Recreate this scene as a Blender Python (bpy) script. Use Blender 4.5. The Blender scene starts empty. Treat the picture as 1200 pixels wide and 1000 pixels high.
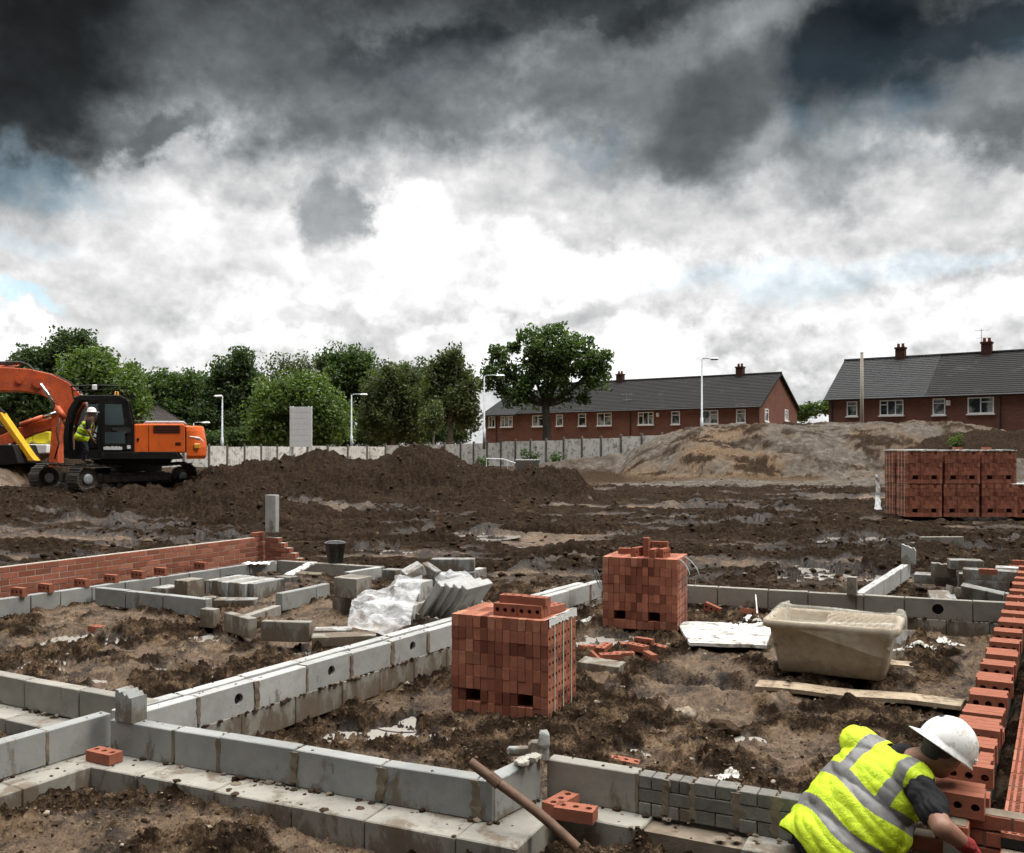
NCOL, RST = 1180, 1.004
import bpy, bmesh, math, random
import numpy as np
from mathutils import Vector, Matrix, Euler
R = math.radians
rng = random.Random(7)
nrng = np.random.RandomState(11)
SC = bpy.context.scene
COL = SC.collection
F, H, CX, HY = 1098.0, 2.2, 600.0, 527.0      # focal length (photo px), eye height (m), optical axis, horizon row

def P(px, py, z=0.0):
    "point of the level plane z seen at a place of the photograph"
    Y = (H - z) * F / (py - HY)
    return Vector(((px - CX) / F * Y, Y, z))
def Q(px, py, Y):
    "point at depth Y"
    return Vector(((px - CX) / F * Y, Y, H + (HY - py) / F * Y))
U = Vector((.885, -.466, 0)).normalized()      # the two directions of the foundation walls
V = Vector((.466, .885, 0)).normalized()
VR = Vector((.508, .861, 0)).normalized()      # the right-hand wall runs a little off square
UR = Vector((.861, -.508, 0)).normalized()
UP = Vector((0, 0, 1))
ORD = 'first second third fourth fifth sixth seventh eighth ninth tenth eleventh twelfth thirteenth fourteenth fifteenth sixteenth seventeenth eighteenth nineteenth twentieth'.split()

# ------------------------------------------------------------------ objects
MX = {}
def frame(loc, rz=0.0):
    return Matrix.Translation(loc) @ Matrix.Rotation(rz, 4, 'Z')
def tag(o, label=None, cat=None, group=None, kind=None):
    if label: o['label'] = label
    if cat: o['category'] = cat
    if group: o['group'] = group
    if kind: o['kind'] = kind
    return o
def thing(name, label, cat, loc=(0, 0, 0), rz=0.0, group=None):
    o = bpy.data.objects.new(name, None); COL.objects.link(o)
    o.empty_display_size = .1
    o.location = loc; o.rotation_euler = (0, 0, rz)
    MX[o] = frame(Vector(loc), rz)
    return tag(o, label, cat, group)
def children(o): return [c for c in o.children]
def copy_tree(o, parent=None):
    c = o.copy(); COL.objects.link(c)
    if parent: c.parent = parent
    if o in MX: MX[c] = MX[o].copy()
    for ch in list(o.children): copy_tree(ch, c)
    return c

class MB:
    def __init__(s): s.v = []; s.f = []; s.m = []
    def face(s, pts, m=0):
        i = len(s.v); s.v += [Vector(p) for p in pts]; s.f.append(tuple(range(i, i + len(pts)))); s.m.append(m)
    def add(s, vs, fs, m=0):
        i = len(s.v); s.v += [Vector(p) for p in vs]
        for f in fs: s.f.append(tuple(k + i for k in f)); s.m.append(m)
    def box(s, c, size, M=None, ch=0.0, m=0, taper=(1, 1), jit=0.0):
        "box about c (in frame M); ch = chamfer; taper = scale of the top in x, y"
        hx, hy, hz = size[0] / 2, size[1] / 2, size[2] / 2
        c = Vector(c)
        vs, fs = [], []
        if ch <= 0:
            for z in (-1, 1):
                t = taper if z > 0 else (1, 1)
                for x, y in ((-1, -1), (1, -1), (1, 1), (-1, 1)): vs.append(Vector((x * hx * t[0], y * hy * t[1], z * hz)))
            fs = [(3, 2, 1, 0), (4, 5, 6, 7), (0, 1, 5, 4), (1, 2, 6, 5), (2, 3, 7, 6), (3, 0, 4, 7)]
        else:
            ch = min(ch, hx * .9, hy * .9, hz * .9)
            idx = {}
            for sx in (-1, 1):
                for sy in (-1, 1):
                    for sz in (-1, 1):
                        t = taper if sz > 0 else (1, 1)
                        for ax in range(3):
                            d = [hx - ch, hy - ch, hz - ch]; d[ax] += ch
                            p = Vector((sx * d[0] * t[0], sy * d[1] * t[1], sz * d[2]))
                            idx[(sx, sy, sz, ax)] = len(vs); vs.append(p)
            def I(a, b, c_, ax): return idx[(a, b, c_, ax)]
            for sgn in (-1, 1):
                q = [(sgn, -1, -1), (sgn, 1, -1), (sgn, 1, 1), (sgn, -1, 1)]
                f = [I(*k, 0) for k in q]; fs.append(f if sgn > 0 else f[::-1])
                q = [(-1, sgn, -1), (-1, sgn, 1), (1, sgn, 1), (1, sgn, -1)]
                f = [I(*k, 1) for k in q]; fs.append(f if sgn > 0 else f[::-1])
                q = [(-1, -1, sgn), (1, -1, sgn), (1, 1, sgn), (-1, 1, sgn)]
                f = [I(*k, 2) for k in q]; fs.append(f if sgn > 0 else f[::-1])
            for a in (-1, 1):
                for b in (-1, 1):
                    f = [I(a, b, -1, 0), I(a, b, -1, 1), I(a, b, 1, 1), I(a, b, 1, 0)]; fs.append(f if a * b > 0 else f[::-1])
                    f = [I(a, -1, b, 0), I(a, 1, b, 0), I(a, 1, b, 2), I(a, -1, b, 2)]; fs.append(f if a * b > 0 else f[::-1])
                    f = [I(-1, a, b, 1), I(-1, a, b, 2), I(1, a, b, 2), I(1, a, b, 1)]; fs.append(f if a * b > 0 else f[::-1])
                    for d in (-1, 1):
                        f = [I(a, b, d, 0), I(a, b, d, 1), I(a, b, d, 2)]; fs.append(f if a * b * d > 0 else f[::-1])
        if jit:
            vs = [v + Vector((rng.uniform(-jit, jit), rng.uniform(-jit, jit), rng.uniform(-jit, jit))) for v in vs]
        vs = [v + c for v in vs]
        if M is not None: vs = [M @ v for v in vs]
        s.add(vs, fs, m)
    def tube(s, pts, rad, n=8, m=0, cap=True):
        pts = [Vector(p) for p in pts]
        if not isinstance(rad, (list, tuple)): rad = [rad] * len(pts)
        up = None; rings = []
        for i, p in enumerate(pts):
            d = (pts[min(i + 1, len(pts) - 1)] - pts[max(i - 1, 0)])
            d = d.normalized() if d.length > 1e-9 else Vector((0, 0, 1))
            if up is None: up = Vector((0, 0, 1)) if abs(d.z) < .9 else Vector((1, 0, 0))
            a = d.cross(up)
            if a.length < 1e-6: a = d.cross(Vector((0, 1, 0)))
            a.normalize(); b = a.cross(d).normalized(); up = b
            rings.append([p + (a * math.cos(t) + b * math.sin(t)) * rad[i] for t in [2 * math.pi * k / n for k in range(n)]])
        vs = [v for r in rings for v in r]; fs = []
        for i in range(len(rings) - 1):
            for k in range(n):
                fs.append((i * n + k, i * n + (k + 1) % n, (i + 1) * n + (k + 1) % n, (i + 1) * n + k))
        if cap: fs.append(tuple(range(n))[::-1]); fs.append(tuple((len(rings) - 1) * n + k for k in range(n)))
        fs = [f[::-1] for f in fs]
        s.add(vs, fs, m)
    def prism(s, outline, depth, M=None, m=0, inset=0.0):
        "outline (x, z) extruded along y from -depth/2 to depth/2"
        n = len(outline); vs = []
        for y in (-depth / 2, depth / 2): vs += [Vector((x, y, z)) for x, z in outline]
        if M is not None: vs = [M @ v for v in vs]
        area = sum(outline[i][0] * outline[(i + 1) % n][1] - outline[(i + 1) % n][0] * outline[i][1] for i in range(n))
        fs = [tuple(range(n)), tuple(range(2 * n - 1, n - 1, -1))] + [(i, i + n, (i + 1) % n + n, (i + 1) % n) for i in range(n)]
        if area < 0: fs = [f[::-1] for f in fs]
        s.add(vs, fs, m)
    def lathe(s, prof, n=16, M=None, m=0, cap=True):
        vs = []; fs = []
        for r, z in prof: vs += [Vector((r * math.cos(2 * math.pi * k / n), r * math.sin(2 * math.pi * k / n), z)) for k in range(n)]
        for i in range(len(prof) - 1):
            for k in range(n): fs.append((i * n + k, i * n + (k + 1) % n, (i + 1) * n + (k + 1) % n, (i + 1) * n + k))
        if cap: fs.append(tuple(range(n))[::-1]); fs.append(tuple((len(prof) - 1) * n + k for k in range(n)))
        if M is not None: vs = [M @ v for v in vs]
        s.add(vs, fs, m)
    def build(s, name, mats, parent=None, local=True, smooth=False, loc=None):
        """local: vertices are already in the parent's frame.  A top-level mesh gets its origin at its foot."""
        vs = s.v
        o = None
        if parent is not None:
            if not local:
                Mi = MX[parent].inverted(); vs = [Mi @ v for v in vs]
        else:
            if loc is None:
                n = len(vs)
                loc = Vector((sum(v.x for v in vs) / n, sum(v.y for v in vs) / n, min(v.z for v in vs)))
            loc = Vector(loc); vs = [v - loc for v in vs]
        me = bpy.data.meshes.new(name)
        me.from_pydata([tuple(v) for v in vs], [], s.f)
        for mt in (mats if isinstance(mats, (list, tuple)) else [mats]): me.materials.append(mt)
        if any(s.m): me.polygons.foreach_set('material_index', s.m)
        if smooth: me.polygons.foreach_set('use_smooth', [True] * len(s.f))
        me.update()
        o = bpy.data.objects.new(name, me); COL.objects.link(o)
        if parent is not None: o.parent = parent
        else: o.location = loc; MX[o] = Matrix.Translation(loc)
        return o

def np_mesh(name, verts, faces, mat, smooth=True, parent=None):
    "verts (n,3), faces (m,k) numpy"
    me = bpy.data.meshes.new(name)
    k = faces.shape[1]
    me.vertices.add(len(verts)); me.vertices.foreach_set('co', np.ascontiguousarray(verts, np.float32).ravel())
    me.loops.add(faces.size); me.loops.foreach_set('vertex_index', np.ascontiguousarray(faces, np.int32).ravel())
    me.polygons.add(len(faces)); me.polygons.foreach_set('loop_start', np.arange(0, faces.size, k, dtype=np.int32))
    me.update(calc_edges=True)
    if smooth: me.polygons.foreach_set('use_smooth', np.ones(len(faces), bool))
    for m in (mat if isinstance(mat, (list, tuple)) else [mat]): me.materials.append(m)
    o = bpy.data.objects.new(name, me); COL.objects.link(o)
    if parent: o.parent = parent
    return o

# ------------------------------------------------------------------ noise in numpy
_perm = np.concatenate([np.random.RandomState(3).permutation(4096)] * 2)
def hsh(ix, iy, seed=0):
    return _perm[(_perm[(ix + seed * 131) & 4095] + iy) & 4095]
def perlin(x, y, seed=0):
    xi = np.floor(x).astype(np.int64); yi = np.floor(y).astype(np.int64)
    xf = x - xi; yf = y - yi
    u = xf * xf * xf * (xf * (xf * 6 - 15) + 10); v = yf * yf * yf * (yf * (yf * 6 - 15) + 10)
    def g(ix, iy, dx, dy):
        a = hsh(ix, iy, seed) * (2 * math.pi / 4096.)
        return np.cos(a) * dx + np.sin(a) * dy
    n00 = g(xi, yi, xf, yf); n10 = g(xi + 1, yi, xf - 1, yf); n01 = g(xi, yi + 1, xf, yf - 1); n11 = g(xi + 1, yi + 1, xf - 1, yf - 1)
    return ((n00 * (1 - u) + n10 * u) * (1 - v) + (n01 * (1 - u) + n11 * u) * v) * 1.5
def fbm(x, y, o=4, seed=0, gain=.5, lac=2.03):
    t = 0; a = 1; 
    for k in range(o):
        t = t + a * perlin(x, y, seed + k); x = x * lac; y = y * lac; a *= gain
    return t
def clods(x, y, dens=.7, seed=0, rmin=.25, rmax=.62):
    "rounded lumps, one to a cell of a jittered grid: height in cells"
    xi = np.floor(x).astype(np.int64); yi = np.floor(y).astype(np.int64)
    h = np.zeros_like(x)
    for dx in (-1, 0, 1):
        for dy in (-1, 0, 1):
            cx, cy = xi + dx, yi + dy
            a = hsh(cx, cy, seed) / 4096.; b = hsh(cx, cy, seed + 5) / 4096.; r = hsh(cx, cy, seed + 9) / 4096.; k = hsh(cx, cy, seed + 13) / 4096.
            rad = np.where(k < dens, rmin + (rmax - rmin) * r * r, 0.0)
            d2 = (x - cx - a) ** 2 + ((y - cy - b) * (0.8 + .5 * r)) ** 2
            h = np.maximum(h, np.sqrt(np.maximum(0, rad * rad - d2)))
    return h
def sstep(a, b, x):
    t = np.clip((x - a) / (b - a), 0, 1); return t * t * (3 - 2 * t)
# ------------------------------------------------------------------ materials
def new_mat(name):
    m = bpy.data.materials.new(name); m.use_nodes = True
    nt = m.node_tree; b = nt.nodes['Principled BSDF']
    return m, nt, b
def nd(nt, t, **kw):
    n = nt.nodes.new(t)
    for k, v in kw.items(): setattr(n, k, v)
    return n
def lk(nt, a, b): nt.links.new(a, b)
def coords(nt, scale=1.0):
    "object coordinates, shifted per object so that copies do not repeat"
    tc = nd(nt, 'ShaderNodeTexCoord'); oi = nd(nt, 'ShaderNodeObjectInfo')
    ml = nd(nt, 'ShaderNodeMath', operation='MULTIPLY'); ml.inputs[1].default_value = 37.0; lk(nt, oi.outputs['Random'], ml.inputs[0])
    ad = nd(nt, 'ShaderNodeVectorMath', operation='ADD'); lk(nt, tc.outputs['Object'], ad.inputs[0]); lk(nt, ml.outputs[0], ad.inputs[1])
    return ad.outputs[0]
def noise(nt, vec, scale, detail=5, rough=.6, dist=0.0):
    n = nd(nt, 'ShaderNodeTexNoise'); n.inputs['Scale'].default_value = scale; n.inputs['Detail'].default_value = detail
    n.inputs['Roughness'].default_value = rough; n.inputs['Distortion'].default_value = dist
    lk(nt, vec, n.inputs['Vector']); return n.outputs['Fac']
def ramp(nt, fac, stops):
    r = nd(nt, 'ShaderNodeValToRGB'); el = r.color_ramp.elements
    while len(el) < len(stops): el.new(.5)
    for e, (p, c) in zip(el, stops):
        e.position = p; e.color = (*c, 1) if len(c) == 3 else c
    lk(nt, fac, r.inputs[0]); return r.outputs[0]
def g(v): return (v, v, v)
def mixc(nt, fac, a, b, mode='MIX'):
    m = nd(nt, 'ShaderNodeMix', data_type='RGBA', blend_type=mode)
    for s, v in ((m.inputs[0], fac), (m.inputs[6], a), (m.inputs[7], b)):
        if isinstance(v, (int, float)): s.default_value = v
        elif isinstance(v, tuple): s.default_value = (*v, 1) if len(v) == 3 else v
        else: lk(nt, v, s)
    return m.outputs[2]
def bump(nt, b, h, strength=.3, dist=.01, prev=None):
    n = nd(nt, 'ShaderNodeBump'); n.inputs['Strength'].default_value = strength; n.inputs['Distance'].default_value = dist
    lk(nt, h, n.inputs['Height'])
    if prev is not None: lk(nt, prev, n.inputs['Normal'])
    lk(nt, n.outputs[0], b.inputs['Normal']); return n.outputs[0]
def island(nt):
    return nd(nt, 'ShaderNodeNewGeometry').outputs['Random Per Island']

def plain(name, c1, c2=None, scale=6, rough=.5, spec=.5, metal=0.0, dirt=None, dirt_amt=.5, bmp=.15, bscale=40, bd=.004, coat=0):
    "two-tone worn surface with optional dirt blotches"
    m, nt, b = new_mat(name); v = coords(nt)
    n1 = noise(nt, v, scale, 6, .62)
    c2 = c2 or tuple(x * .78 for x in c1)
    col = mixc(nt, ramp(nt, n1, [(.35, g(0)), (.65, g(1))]), c1, c2)
    if dirt:
        n2 = noise(nt, v, scale * 1.9, 8, .7, .4)
        k = ramp(nt, n2, [(.62 - .3 * dirt_amt, g(0)), (.80 - .3 * dirt_amt, g(1))])
        col = mixc(nt, k, col, dirt)
        lk(nt, mixc(nt, k, g(rough), g(.85)), b.inputs['Roughness'])
    else: b.inputs['Roughness'].default_value = rough
    lk(nt, col, b.inputs['Base Color'])
    b.inputs['Metallic'].default_value = metal; b.inputs['Specular IOR Level'].default_value = spec
    b.inputs['Coat Weight'].default_value = coat
    if bmp: bump(nt, b, noise(nt, v, bscale, 6, .65), bmp, bd)
    return m

def concrete_mat(name, c=(.40, .41, .39), mud=.5, var=.12):
    m, nt, b = new_mat(name); v = coords(nt)
    rp = island(nt)
    n1 = noise(nt, v, 2.6, 7, .65, .6); n2 = noise(nt, v, 14, 8, .72); n3 = noise(nt, v, 120, 3, .6)
    col = mixc(nt, ramp(nt, n1, [(.32, g(0)), (.68, g(1))]), c, tuple(x * .66 for x in c))
    col = mixc(nt, ramp(nt, n2, [(.42, g(0)), (.72, g(.55))]), col, (.30, .27, .225))
    pv = nd(nt, 'ShaderNodeMapRange'); pv.inputs['To Min'].default_value = 1 - var; pv.inputs['To Max'].default_value = 1 + var; lk(nt, rp, pv.inputs['Value'])
    col = mixc(nt, 1.0, col, pv.outputs[0], 'MULTIPLY')
    # splashed mud: stains that cling more to the lower part of the wall
    tc = nd(nt, 'ShaderNodeTexCoord'); sp = nd(nt, 'ShaderNodeSeparateXYZ'); lk(nt, tc.outputs['Object'], sp.inputs[0])
    hz = nd(nt, 'ShaderNodeMapRange'); hz.inputs['From Min'].default_value = .0; hz.inputs['From Max'].default_value = .42; hz.inputs['To Min'].default_value = .16 * mud + .02; hz.inputs['To Max'].default_value = -.10
    lk(nt, sp.outputs[2], hz.inputs['Value'])
    mp = nd(nt, 'ShaderNodeMapping'); mp.inputs['Scale'].default_value = (1, 1, .45); lk(nt, v, mp.inputs['Vector'])
    n4 = noise(nt, mp.outputs[0], 5.5, 9, .72, .3)
    ad = nd(nt, 'ShaderNodeMath', operation='ADD'); lk(nt, n4, ad.inputs[0]); lk(nt, hz.outputs[0], ad.inputs[1])
    k = ramp(nt, ad.outputs[0], [(.52, g(0)), (.60, g(.75)), (.72, g(.9))])
    col = mixc(nt, k, col, (.125, .092, .062))
    lk(nt, col, b.inputs['Base Color']); b.inputs['Roughness'].default_value = .88; b.inputs['Specular IOR Level'].default_value = .15
    p = bump(nt, b, n3, .35, .002); bump(nt, b, n2, .5, .006, p)
    return m

def brick_mat(name, c=(.36, .105, .055), var=.35, dirt=.45, dark=.5):
    m, nt, b = new_mat(name); v = coords(nt); rp = island(nt)
    col = ramp(nt, rp, [(0, tuple(x * (1 - .62 * dark) for x in c)), (.22, tuple(x * (1 - .32 * dark) for x in c)), (.6, c), (.85, tuple(x * (1 + var * .5) for x in c)), (1, (c[0] * (1 + var * .6), c[1] * 1.5, c[2] * 1.5))])
    n1 = noise(nt, v, 18, 7, .7); n2 = noise(nt, v, 150, 4, .7); n3 = noise(nt, v, 6, 8, .72, .3)
    col = mixc(nt, ramp(nt, n1, [(.4, g(0)), (.72, g(.55))]), col, tuple(x * .5 for x in c))
    col = mixc(nt, ramp(nt, n3, [(.66 - .2 * dirt, g(0)), (.82 - .2 * dirt, g(.7 * dirt + .1))]), col, (.20, .145, .10))
    lk(nt, col, b.inputs['Base Color']); b.inputs['Roughness'].default_value = .85; b.inputs['Specular IOR Level'].default_value = .12
    p = bump(nt, b, n2, .4, .002); bump(nt, b, n1, .4, .004, p)
    return m

M = {}
M['block'] = concrete_mat('grey_concrete_block', (.285, .295, .285), .75)
M['block_dark'] = concrete_mat('dark_coursing_block', (.165, .16, .145), .9, .25)
M['block_pale'] = concrete_mat('pale_concrete_block', (.45, .455, .44), .5)
M['block_brown'] = concrete_mat('muddy_concrete_block', (.285, .27, .232), .9)
M['mortar'] = plain('brown_mortar', (.215, .175, .13), (.13, .10, .072), 9, .95, .2, bmp=.6, bscale=60, bd=.006)
M['mortar_grey'] = plain('grey_mortar', (.40, .37, .32), (.30, .27, .225), 12, .95, .2, bmp=.5, bscale=60)
M['brick'] = brick_mat('red_brick', (.30, .110, .068), .35, .42, .5)
M['brick_pack'] = brick_mat('packed_red_brick', (.37, .142, .089), .35, .36, .5)
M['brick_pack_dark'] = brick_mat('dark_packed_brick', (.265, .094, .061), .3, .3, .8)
M['brick_wall'] = brick_mat('laid_red_brick', (.33, .118, .074), .35, .62, .6)
M['brick_far'] = brick_mat('far_red_brick', (.36, .138, .088), .3, .3, .6)
M['hole'] = plain('hole_shade', (.012, .009, .007), rough=.95, bmp=0)  # near-black colour stands for the shade inside vents, slots and gaps
M['strap'] = plain('pale_strap', (.55, .60, .45), rough=.4, bmp=0)
M['strap_blue'] = plain('grey_strap', (.25, .30, .32), rough=.5, bmp=0)
M['film'] = plain('white_film', (.75, .76, .74), (.6, .6, .57), 9, .3, .5, bmp=.5, bscale=25, bd=.02)
M['timber'] = plain('muddy_timber', (.42, .34, .24), (.28, .21, .14), 4, .9, .2, dirt=(.10, .07, .045), dirt_amt=.5, bmp=.4, bscale=30)
M['white_board'] = plain('white_board', (.80, .79, .75), (.66, .64, .58), 3, .6, .2, dirt=(.10, .075, .05), dirt_amt=.55, bmp=.2)
M['rust'] = plain('rusty_pipe', (.085, .045, .026), (.15, .085, .05), 14, .7, .4, bmp=.5, bscale=50)
M['black_plastic'] = plain('black_plastic', (.018, .019, .021), (.03, .03, .032), 10, .5, .5, dirt=(.16, .13, .10), dirt_amt=.35)
M['tub'] = plain('mortar_stained_tub', (.40, .335, .25), (.26, .205, .145), 5, .8, .3, dirt=(.40, .345, .265), dirt_amt=.5, bmp=.5, bscale=20, bd=.008)
M['white_metal'] = plain('white_metal', (.90, .91, .91), (.84, .84, .84), 6, .45, .5, bmp=0)
M['galv'] = plain('galvanised_steel', (.45, .47, .48), (.36, .38, .39), 5, .5, .5, .4, bmp=0)
M['pole_wood'] = plain('weathered_pole', (.40, .36, .30), (.30, .26, .21), 8, .9, .2)
M['orange'] = plain('orange_paint', (.86, .155, .022), (.72, .12, .018), 2.5, .33, .4, dirt=(.30, .11, .05), dirt_amt=.2, bmp=.05, coat=.2)
M['orange2'] = plain('worn_orange_paint', (.70, .125, .035), (.50, .085, .028), 3.5, .45, .5, dirt=(.22, .09, .06), dirt_amt=.35, bmp=.1)
M['yellow'] = plain('yellow_paint', (.80, .42, .015), (.68, .34, .012), 3, .4, .5, dirt=(.25, .17, .08), dirt_amt=.2, bmp=.05)
M['yellow_plastic'] = plain('yellow_plastic', (.82, .72, .03), (.72, .62, .03), 3, .4, .5, bmp=.05)
M['black_steel'] = plain('black_steel', (.007, .007, .0075), (.013, .0125, .012), 6, .5, .25, dirt=(.05, .037, .026), dirt_amt=.22, bmp=.1)
M['track'] = plain('muddy_track_steel', (.045, .04, .036), (.12, .10, .08), 9, .55, .5, .5, dirt=(.09, .065, .045), dirt_amt=.5, bmp=.3)
M['chrome'] = plain('bright_rod', (.75, .76, .77), rough=.18, metal=1.0, bmp=0)
M['glass'] = plain('dark_cab_glass', (.02, .028, .03), rough=.06, spec=.8, bmp=0)
M['amber'] = plain('amber_lens', (.85, .38, .04), rough=.2, bmp=0)
M['white_paint'] = plain('white_paint', (.88, .88, .86), (.80, .79, .76), 5, .5, .4, bmp=.05)
M['red_plastic'] = plain('red_plastic', (.70, .02, .02), rough=.4, bmp=0)
M['slate'] = plain('dull_panel', (.55, .56, .55), (.45, .46, .45), 3, .7, .3)
M['green_string'] = plain('green_string', (.05, .25, .14), rough=.6, bmp=0)

def glass_pane():
    m, nt, b = new_mat('house_window_glass'); v = coords(nt)
    n = noise(nt, v, 1.2, 2, .5)
    col = ramp(nt, n, [(.42, (.02, .025, .028)), (.5, (.10, .12, .12)), (.58, (.34, .36, .35))])   # net curtains behind the panes
    lk(nt, col, b.inputs['Base Color']); b.inputs['Roughness'].default_value = .08
    return m
M['pane'] = glass_pane()
def cab_glass():
    m, nt, b = new_mat('clear_cab_glass')
    tr = nd(nt, 'ShaderNodeBsdfTransparent'); tr.inputs[0].default_value = (.55, .66, .64, 1)
    gl = nd(nt, 'ShaderNodeBsdfGlossy'); gl.inputs['Roughness'].default_value = .05; gl.inputs[0].default_value = (.9, .95, .95, 1)
    mx = nd(nt, 'ShaderNodeMixShader'); mx.inputs[0].default_value = .22
    lk(nt, tr.outputs[0], mx.inputs[1]); lk(nt, gl.outputs[0], mx.inputs[2]); lk(nt, mx.outputs[0], nt.nodes['Material Output'].inputs[0])
    return m
M['cab_glass'] = cab_glass()
def sheet_mat(name, col, alpha, rough=.35, wr=9):
    m, nt, b = new_mat(name); v = coords(nt)
    b.inputs['Base Color'].default_value = (*col, 1); b.inputs['Roughness'].default_value = rough
    b.inputs['Specular IOR Level'].default_value = .6
    bump(nt, b, noise(nt, v, wr * .5, 3, .5, 1.4), .35, .03)
    tl = nd(nt, 'ShaderNodeBsdfTranslucent'); tl.inputs[0].default_value = (*col, 1)
    m1 = nd(nt, 'ShaderNodeMixShader'); m1.inputs[0].default_value = .3
    tr = nd(nt, 'ShaderNodeBsdfTransparent'); m2 = nd(nt, 'ShaderNodeMixShader')
    k = ramp(nt, noise(nt, v, wr * .7, 5, .6, .6), [(.3, g(max(0, alpha - .25))), (.7, g(min(1, alpha + .25)))])
    lk(nt, b.outputs[0], m1.inputs[1]); lk(nt, tl.outputs[0], m1.inputs[2])
    lk(nt, k, m2.inputs[0]); lk(nt, tr.outputs[0], m2.inputs[1]); lk(nt, m1.outputs[0], m2.inputs[2])
    lk(nt, m2.outputs[0], nt.nodes['Material Output'].inputs[0])
    return m
M['sheet'] = sheet_mat('white_polythene', (.93, .94, .93), .38, .2)
M['liner'] = sheet_mat('yellowed_polythene', (.86, .83, .72), .17, .2, 5)
M['scrap'] = plain('dirty_film', (.60, .59, .55), (.42, .39, .34), 9, .35, .4, dirt=(.16, .12, .085), dirt_amt=.45, bmp=.4, bscale=25, bd=.02)
M['fold'] = sheet_mat('grey_beige_polythene', (.42, .35, .26), .9, .35, 8)
M['chimney'] = plain('sooty_brick', (.105, .048, .036), (.06, .032, .026), 5, .9, .1)

def soil_mat():
    m, nt, b = new_mat('wet_soil')
    at = nd(nt, 'ShaderNodeAttribute', attribute_name='soil'); sp = nd(nt, 'ShaderNodeSeparateColor'); lk(nt, at.outputs['Color'], sp.inputs[0])
    clod, dry, wet = sp.outputs[0], sp.outputs[1], sp.outputs[2]
    tc = nd(nt, 'ShaderNodeTexCoord'); v = tc.outputs['Object']
    n1 = noise(nt, v, .9, 8, .7, .3); n2 = noise(nt, v, 11, 10, .76); n3 = noise(nt, v, 38, 6, .7); n4 = noise(nt, v, 2.6, 7, .65, .5)
    clay = ramp(nt, n2, [(.28, (.085, .053, .030)), (.5, (.21, .137, .080)), (.70, (.40, .29, .19))])
    dark = ramp(nt, n2, [(.3, (.007, .0044, .0026)), (.52, (.030, .0188, .0112)), (.72, (.095, .060, .036))])
    pale = ramp(nt, n4, [(.3, (.062, .050, .039)), (.5, (.120, .101, .082)), (.7, (.205, .177, .145))])
    n5 = noise(nt, v, 26, 10, .76, .2); n6 = noise(nt, v, 95, 5, .7)
    s1 = nd(nt, 'ShaderNodeMath', operation='MULTIPLY_ADD'); lk(nt, n5, s1.inputs[0]); s1.inputs[1].default_value = 1.6; s1.inputs[2].default_value = -1.22
    s2 = nd(nt, 'ShaderNodeMath', operation='MULTIPLY_ADD'); lk(nt, n3, s2.inputs[0]); s2.inputs[1].default_value = .7; lk(nt, s1.outputs[0], s2.inputs[2])
    s3 = nd(nt, 'ShaderNodeMath', operation='MULTIPLY_ADD'); lk(nt, n6, s3.inputs[0]); s3.inputs[1].default_value = .8; lk(nt, s2.outputs[0], s3.inputs[2])
    ad = nd(nt, 'ShaderNodeMath', operation='ADD'); lk(nt, clod, ad.inputs[0]); lk(nt, s3.outputs[0], ad.inputs[1])
    kc = ramp(nt, ad.outputs[0], [(.36, g(0)), (.56, g(.60)), (.86, g(1))])
    col = mixc(nt, kc, clay, dark)
    ad2 = nd(nt, 'ShaderNodeMath', operation='MULTIPLY_ADD'); lk(nt, n1, ad2.inputs[0]); ad2.inputs[1].default_value = .8; lk(nt, dry, ad2.inputs[2])
    kd = ramp(nt, ad2.outputs[0], [(.70, g(0)), (1.0, g(1))])
    col = mixc(nt, kd, col, pale)
    lk(nt, col, b.inputs['Base Color'])
    # wet film: smooth mud between the clods shines
    mw = nd(nt, 'ShaderNodeMath', operation='MULTIPLY_ADD'); lk(nt, n4, mw.inputs[0]); mw.inputs[1].default_value = .9; lk(nt, wet, mw.inputs[2])
    kw = ramp(nt, mw.outputs[0], [(.70, g(.88)), (.98, g(.38))])
    lk(nt, kw, b.inputs['Roughness']); lk(nt, ramp(nt, mw.outputs[0], [(.70, g(.05)), (1.05 / 1.1, g(.4))]), b.inputs['Specular IOR Level'])
    p = bump(nt, b, n6, .7, .012); p = bump(nt, b, n3, .9, .03, p); p = bump(nt, b, n5, .9, .05, p)
    return m
M['soil'] = soil_mat()
M['clay_crumb'] = plain('clay_crumb', (.17, .112, .068), (.075, .048, .03), 20, .9, .06, bmp=.7, bscale=45, bd=.012)
M['clod'] = plain('dark_clod', (.022, .014, .009), (.07, .046, .029), 20, .9, .06, bmp=.7, bscale=45, bd=.012)
M['stone'] = plain('pale_stone', (.34, .28, .21), (.22, .17, .12), 12, .9, .3, dirt=(.07, .05, .035), dirt_amt=.5, bmp=.5)
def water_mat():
    m, nt, b = new_mat('muddy_glare_water')
    b.inputs['Base Color'].default_value = (.31, .285, .25, 1); b.inputs['Roughness'].default_value = .06; b.inputs['IOR'].default_value = 1.33  # pale base colour stands in for the bright sky mirrored in the puddles
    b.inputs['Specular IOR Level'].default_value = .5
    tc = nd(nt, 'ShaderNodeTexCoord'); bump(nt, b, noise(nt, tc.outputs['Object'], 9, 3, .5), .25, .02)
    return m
M['water'] = water_mat()

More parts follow.
